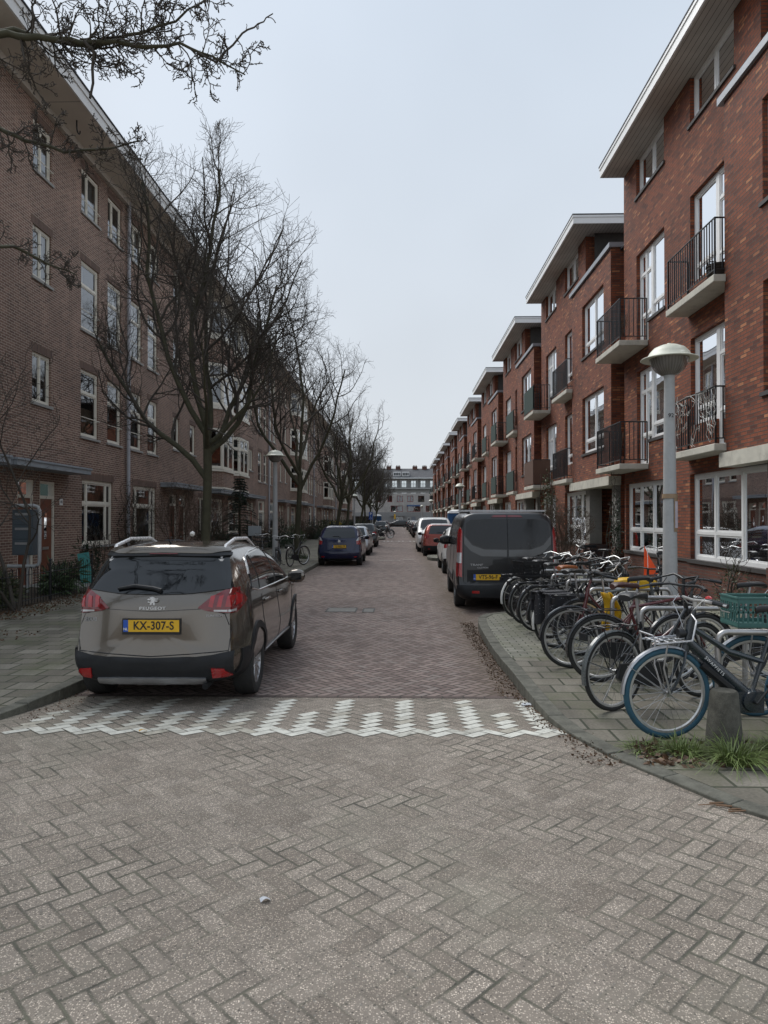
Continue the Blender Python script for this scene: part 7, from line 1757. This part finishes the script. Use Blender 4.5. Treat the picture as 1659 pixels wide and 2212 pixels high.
def mailboxes():
    r = empty('mailbox_cabinet', (-8.2, 15.3, .14)); G = plain('slate_mailbox', (0.075,0.095,0.11), .45, var=.1, coat=.2); b = MB(); b.box(-.27, .19, 0, .32, .85, 1.85); bo = b.build('cabinet', G, r, smooth=0, uv=False, bevel=.008)
    for z in (.88, 1.20, 1.52):
        d = MB(); d.box(-.25, .17, -.012, .0, z, z + .29); dd = d.build('door', G, bo, smooth=0, uv=False, bevel=.004); s = MB(); s.box(-.2, .12, -.018, -.013, z + .20, z + .25); s.build('letter_slot', SATIN, dd, smooth=0, uv=False)
    l = MB(); l.tube([(0, .15, 0), (0, .15, .86)], .03, 8); l.build('leg', LAMPM, r, uv=False)
    t = MB(); t.tube([(-.2, -.12, 1.93), (.28, -.12, 1.93), (.36, -.12, 1.90), (.40, -.12, 1.82), (.40, -.12, .72), (.38, -.12, .66), (.30, -.12, .62), (-.3, -.12, .62)], .038, 10); t.build('guard_rail', LAMPM, r, uv=False); tag(r, 'dark grey mailbox cabinet with bent light grey tube rail by the left porch', 'mailbox')
mailboxes()
def meter():
    r = empty('meter_box', (-6.0, 29.0, .12)); b = MB(); b.box(-.25, .25, 0, .25, .95, 1.35); b.build('box', plain('light_grey_plastic', (0.33,0.36,0.38), .5), r, smooth=0, uv=False, bevel=.01); p = MB(); p.box(-.27, -.12, .02, .2, 0, .95); p.build('post', BLACKP, r, smooth=0, uv=False); tag(r, 'light grey electrical box on a dark post beside the left lamp', 'electrical box')
meter()
cv = soft('covered_scooter', (-6.6, 20.6, .66), (.42, .85, .56), plain('grey_cover_cloth', (0.045,0.045,0.05), .8, var=.2, bump=.6, bsc=9), 9, 'scooter under a dark grey cover on the left pavement', 'scooter', .2)
ms = MB(); ms.tube([(.35, -.6, .35), (.42, -.62, .55), (.52, -.62, .66)], .008, 6); k_ = len(ms.v); ms.lathe([(.001, -.01), (.07, -.008), (.075, 0), (.06, .015), (.001, .02)], 16, (.56, -.64, .69), 'y'); ms.build('mirror', CHROME, cv, uv=False)
bd = MB(); bd.box(-.14, .14, -.012, .012, 0, .78); o = bd.build('board', plain('teal_board', (0.06,0.30,0.28), .5, var=.08), None, smooth=0, uv=False); o.location = (-7.95, 17.85, .15); o.rotation_euler = (radians(-10), radians(-9), .25); tag(o, 'small teal board leaning beside the door plant', 'board')
# cargo bicycle
cb = bicycle((-5.0, 25.6, .12), pi / 2 + .2, 'black transport bicycle with big front crate, left of the left lamp post', FB, 'step', BTYRE, SADB, steer=.1)
slotted_crate('crate', (-5.25, 26.75, .90), pi / 2 + .2, BLACKP, .5, .45, .32, 'big black crate on the front of the transport bicycle', 'crate', 8)
def cover(loc, w, l, label):
    r = empty('drain_cover', loc); f = MB()
    for (a, b, c, d) in ((-w, w, -l, -l + .03), (-w, w, l - .03, l), (-w, -w + .03, -l + .03, l - .03), (w - .03, w, -l + .03, l - .03)): f.box(a, b, c, d, -.02, .008)
    f.build('frame', SILL, r, smooth=0, uv=False); g = MB(); g.box(-w + .03, w - .03, -l + .03, l - .03, -.02, .004); g.build('lid', plain('cast_lid', (0.17,0.165,0.15), .8, var=.3, sc=12, bump=1, bsc=50), r, smooth=0); tag(r, label, 'drain cover'); r['kind'] = 'structure'
cover((-1.15, 13.9, 0), .30, .32, 'grey inspection cover set in the brick road')
cover((-.62, 13.85, 0), .12, .3, 'narrow grey inspection cover beside the wide one')
# balcony things
def basket():
    b = MB(); b.lathe([(.001, 0), (.15, 0), (.17, .05), (.20, .25), (.21, .26), (.19, .26), (.16, .06)], 20)
    for k in range(5): b.tube([(.165 + .008 * k + .004, 0, .03 + k * .05)] * 1 + [((.17 + .008 * k) * cos(a), (.17 + .008 * k) * sin(a), .03 + k * .05) for a in [2 * pi * q / 20 for q in range(21)]], .012, 4)
    o = b.build('basket', plain('dark_wicker', (0.035,0.025,0.02), .85, var=.3, bump=1, bsc=90), None, uv=False); o.location = (5.76, 12.98, 6.12); tag(o, 'dark wicker basket on the uppermost balcony of the nearest red block', 'basket')
basket()
def fairy():
    r = random.Random(4); b = MB()
    for k in range(34):
        y = r.uniform(12.75, 14.7) if r.random() < .8 else 12.72; z = r.uniform(3.4, 4.0) if r.random() < .75 else 4.1; x = 5.55; P = [(x, y, z)]
        for q in range(9):
            y = min(14.85, max(12.66, y + r.uniform(-.13, .13))); z = max(3.15, z + r.uniform(-.14, .09)); P.append((x + r.uniform(-.02, .02), y, z))
        b.tube(P, .004, 4, caps=False)
    b.tube([(5.55, 12.75, 4.16), (5.55, 13.2, 4.10), (5.55, 13.9, 4.15), (5.55, 14.6, 4.1)], .004, 4)
    o = b.build('light_string', plain('white_cable', (0.55,0.55,0.52), .5), None, uv=False); tag(o, 'tangled white fairy light string on the lower balcony railing of the nearest red block', 'light string')
fairy()
def potplants():
    for i, (x, y, z, l) in enumerate([(5.55, 18.0, 6.14, 'small plant pot on the upper corner balcony of the nearest red block'), (5.55, 18.2, 3.14, 'dark pot with bare stems on the lower corner balcony')]):
        r = empty('plant_pot', (x, y, z)); b = MB(); b.lathe([(.001, 0), (.09, 0), (.12, .2), (.13, .2), (.13, .22), (.11, .22), (.1, .19), (.001, .19)], 16); b.build('pot', plain('terracotta', (0.16,0.05,0.03), .8), r, uv=False)
        g = Grow(200 + i, None, dens=(0, 5, 3, 0), maxl=3, twig=.003)
        for q in range(5): g.branch(np.array([0, 0, .18]), np.array([cos(q * 1.3) * .4, sin(q * 1.3) * .4, 1]), .6, .006, 1)
        w = bpy.data.objects.new('stems', tubes_mesh('stems', g.out, TWIG2, (6, 5, 4, 3))); COL.objects.link(w); w.parent = r; tag(r, l, 'plant pot')
potplants()
# bits on the ground
def twigs():
    r = random.Random(6); b = MB()
    for k in range(9): x, y, a, L = 1.85 + r.uniform(-.12, .15), 4.2 + r.uniform(-.06, .07), r.uniform(-.5, .1), r.uniform(.12, .32); b.tube([(x, y, .108 + r.random() * .01), (x + L * .5 * cos(a), y + L * .5 * sin(a), .116), (x + L * cos(a), y + L * sin(a), .108)], r.uniform(.002, .006), 5)
    o = b.build('fallen_twigs', plain('dry_twig', (0.20,0.12,0.07), .85, var=.2), None, uv=False); tag(o, 'small heap of dry reddish twigs by the near right kerb', 'twigs', kind='stuff')
twigs()
def paper(loc, w, l, rz, m, label, cat='litter'):
    b = MB(); n = 6
    for i in range(n + 1): t = i / n; b.v += [(-w / 2 + w * t, -l / 2, .003 + .014 * sin(pi * t)), (-w / 2 + w * t, l / 2, .003 + .010 * sin(pi * t + .4))]
    b.f = [(2 * i, 2 * i + 2, 2 * i + 3, 2 * i + 1) for i in range(n)]; b.mi = [0] * n; o = b.build('paper', m, None, smooth=180, uv=False); o.location = loc; o.rotation_euler = (0, 0, rz); tag(o, label, cat)
PW = plain('paper_white', (0.5,0.52,0.55), .6, var=.2, sc=20)
paper((1.22, 6.75, gz(6.75) + .004), .15, .10, -.3, PW, 'white folded leaflet lying beside the right kerb at the ramp')
paper((-2.05, 5.62, .105), .06, .035, .4, plain('yellow_leaf', (0.5,0.28,0.02), .6), 'tiny yellow scrap on the paving below the ramp marking')
paper((-.60, 3.15, .104), .045, .03, .4, PW, 'small white gum spot in the middle of the near paving')
paper((-2.85, 20.0, .004), .2, .12, .4, PW, 'pale crumpled paper by the left kerb past the crossover')
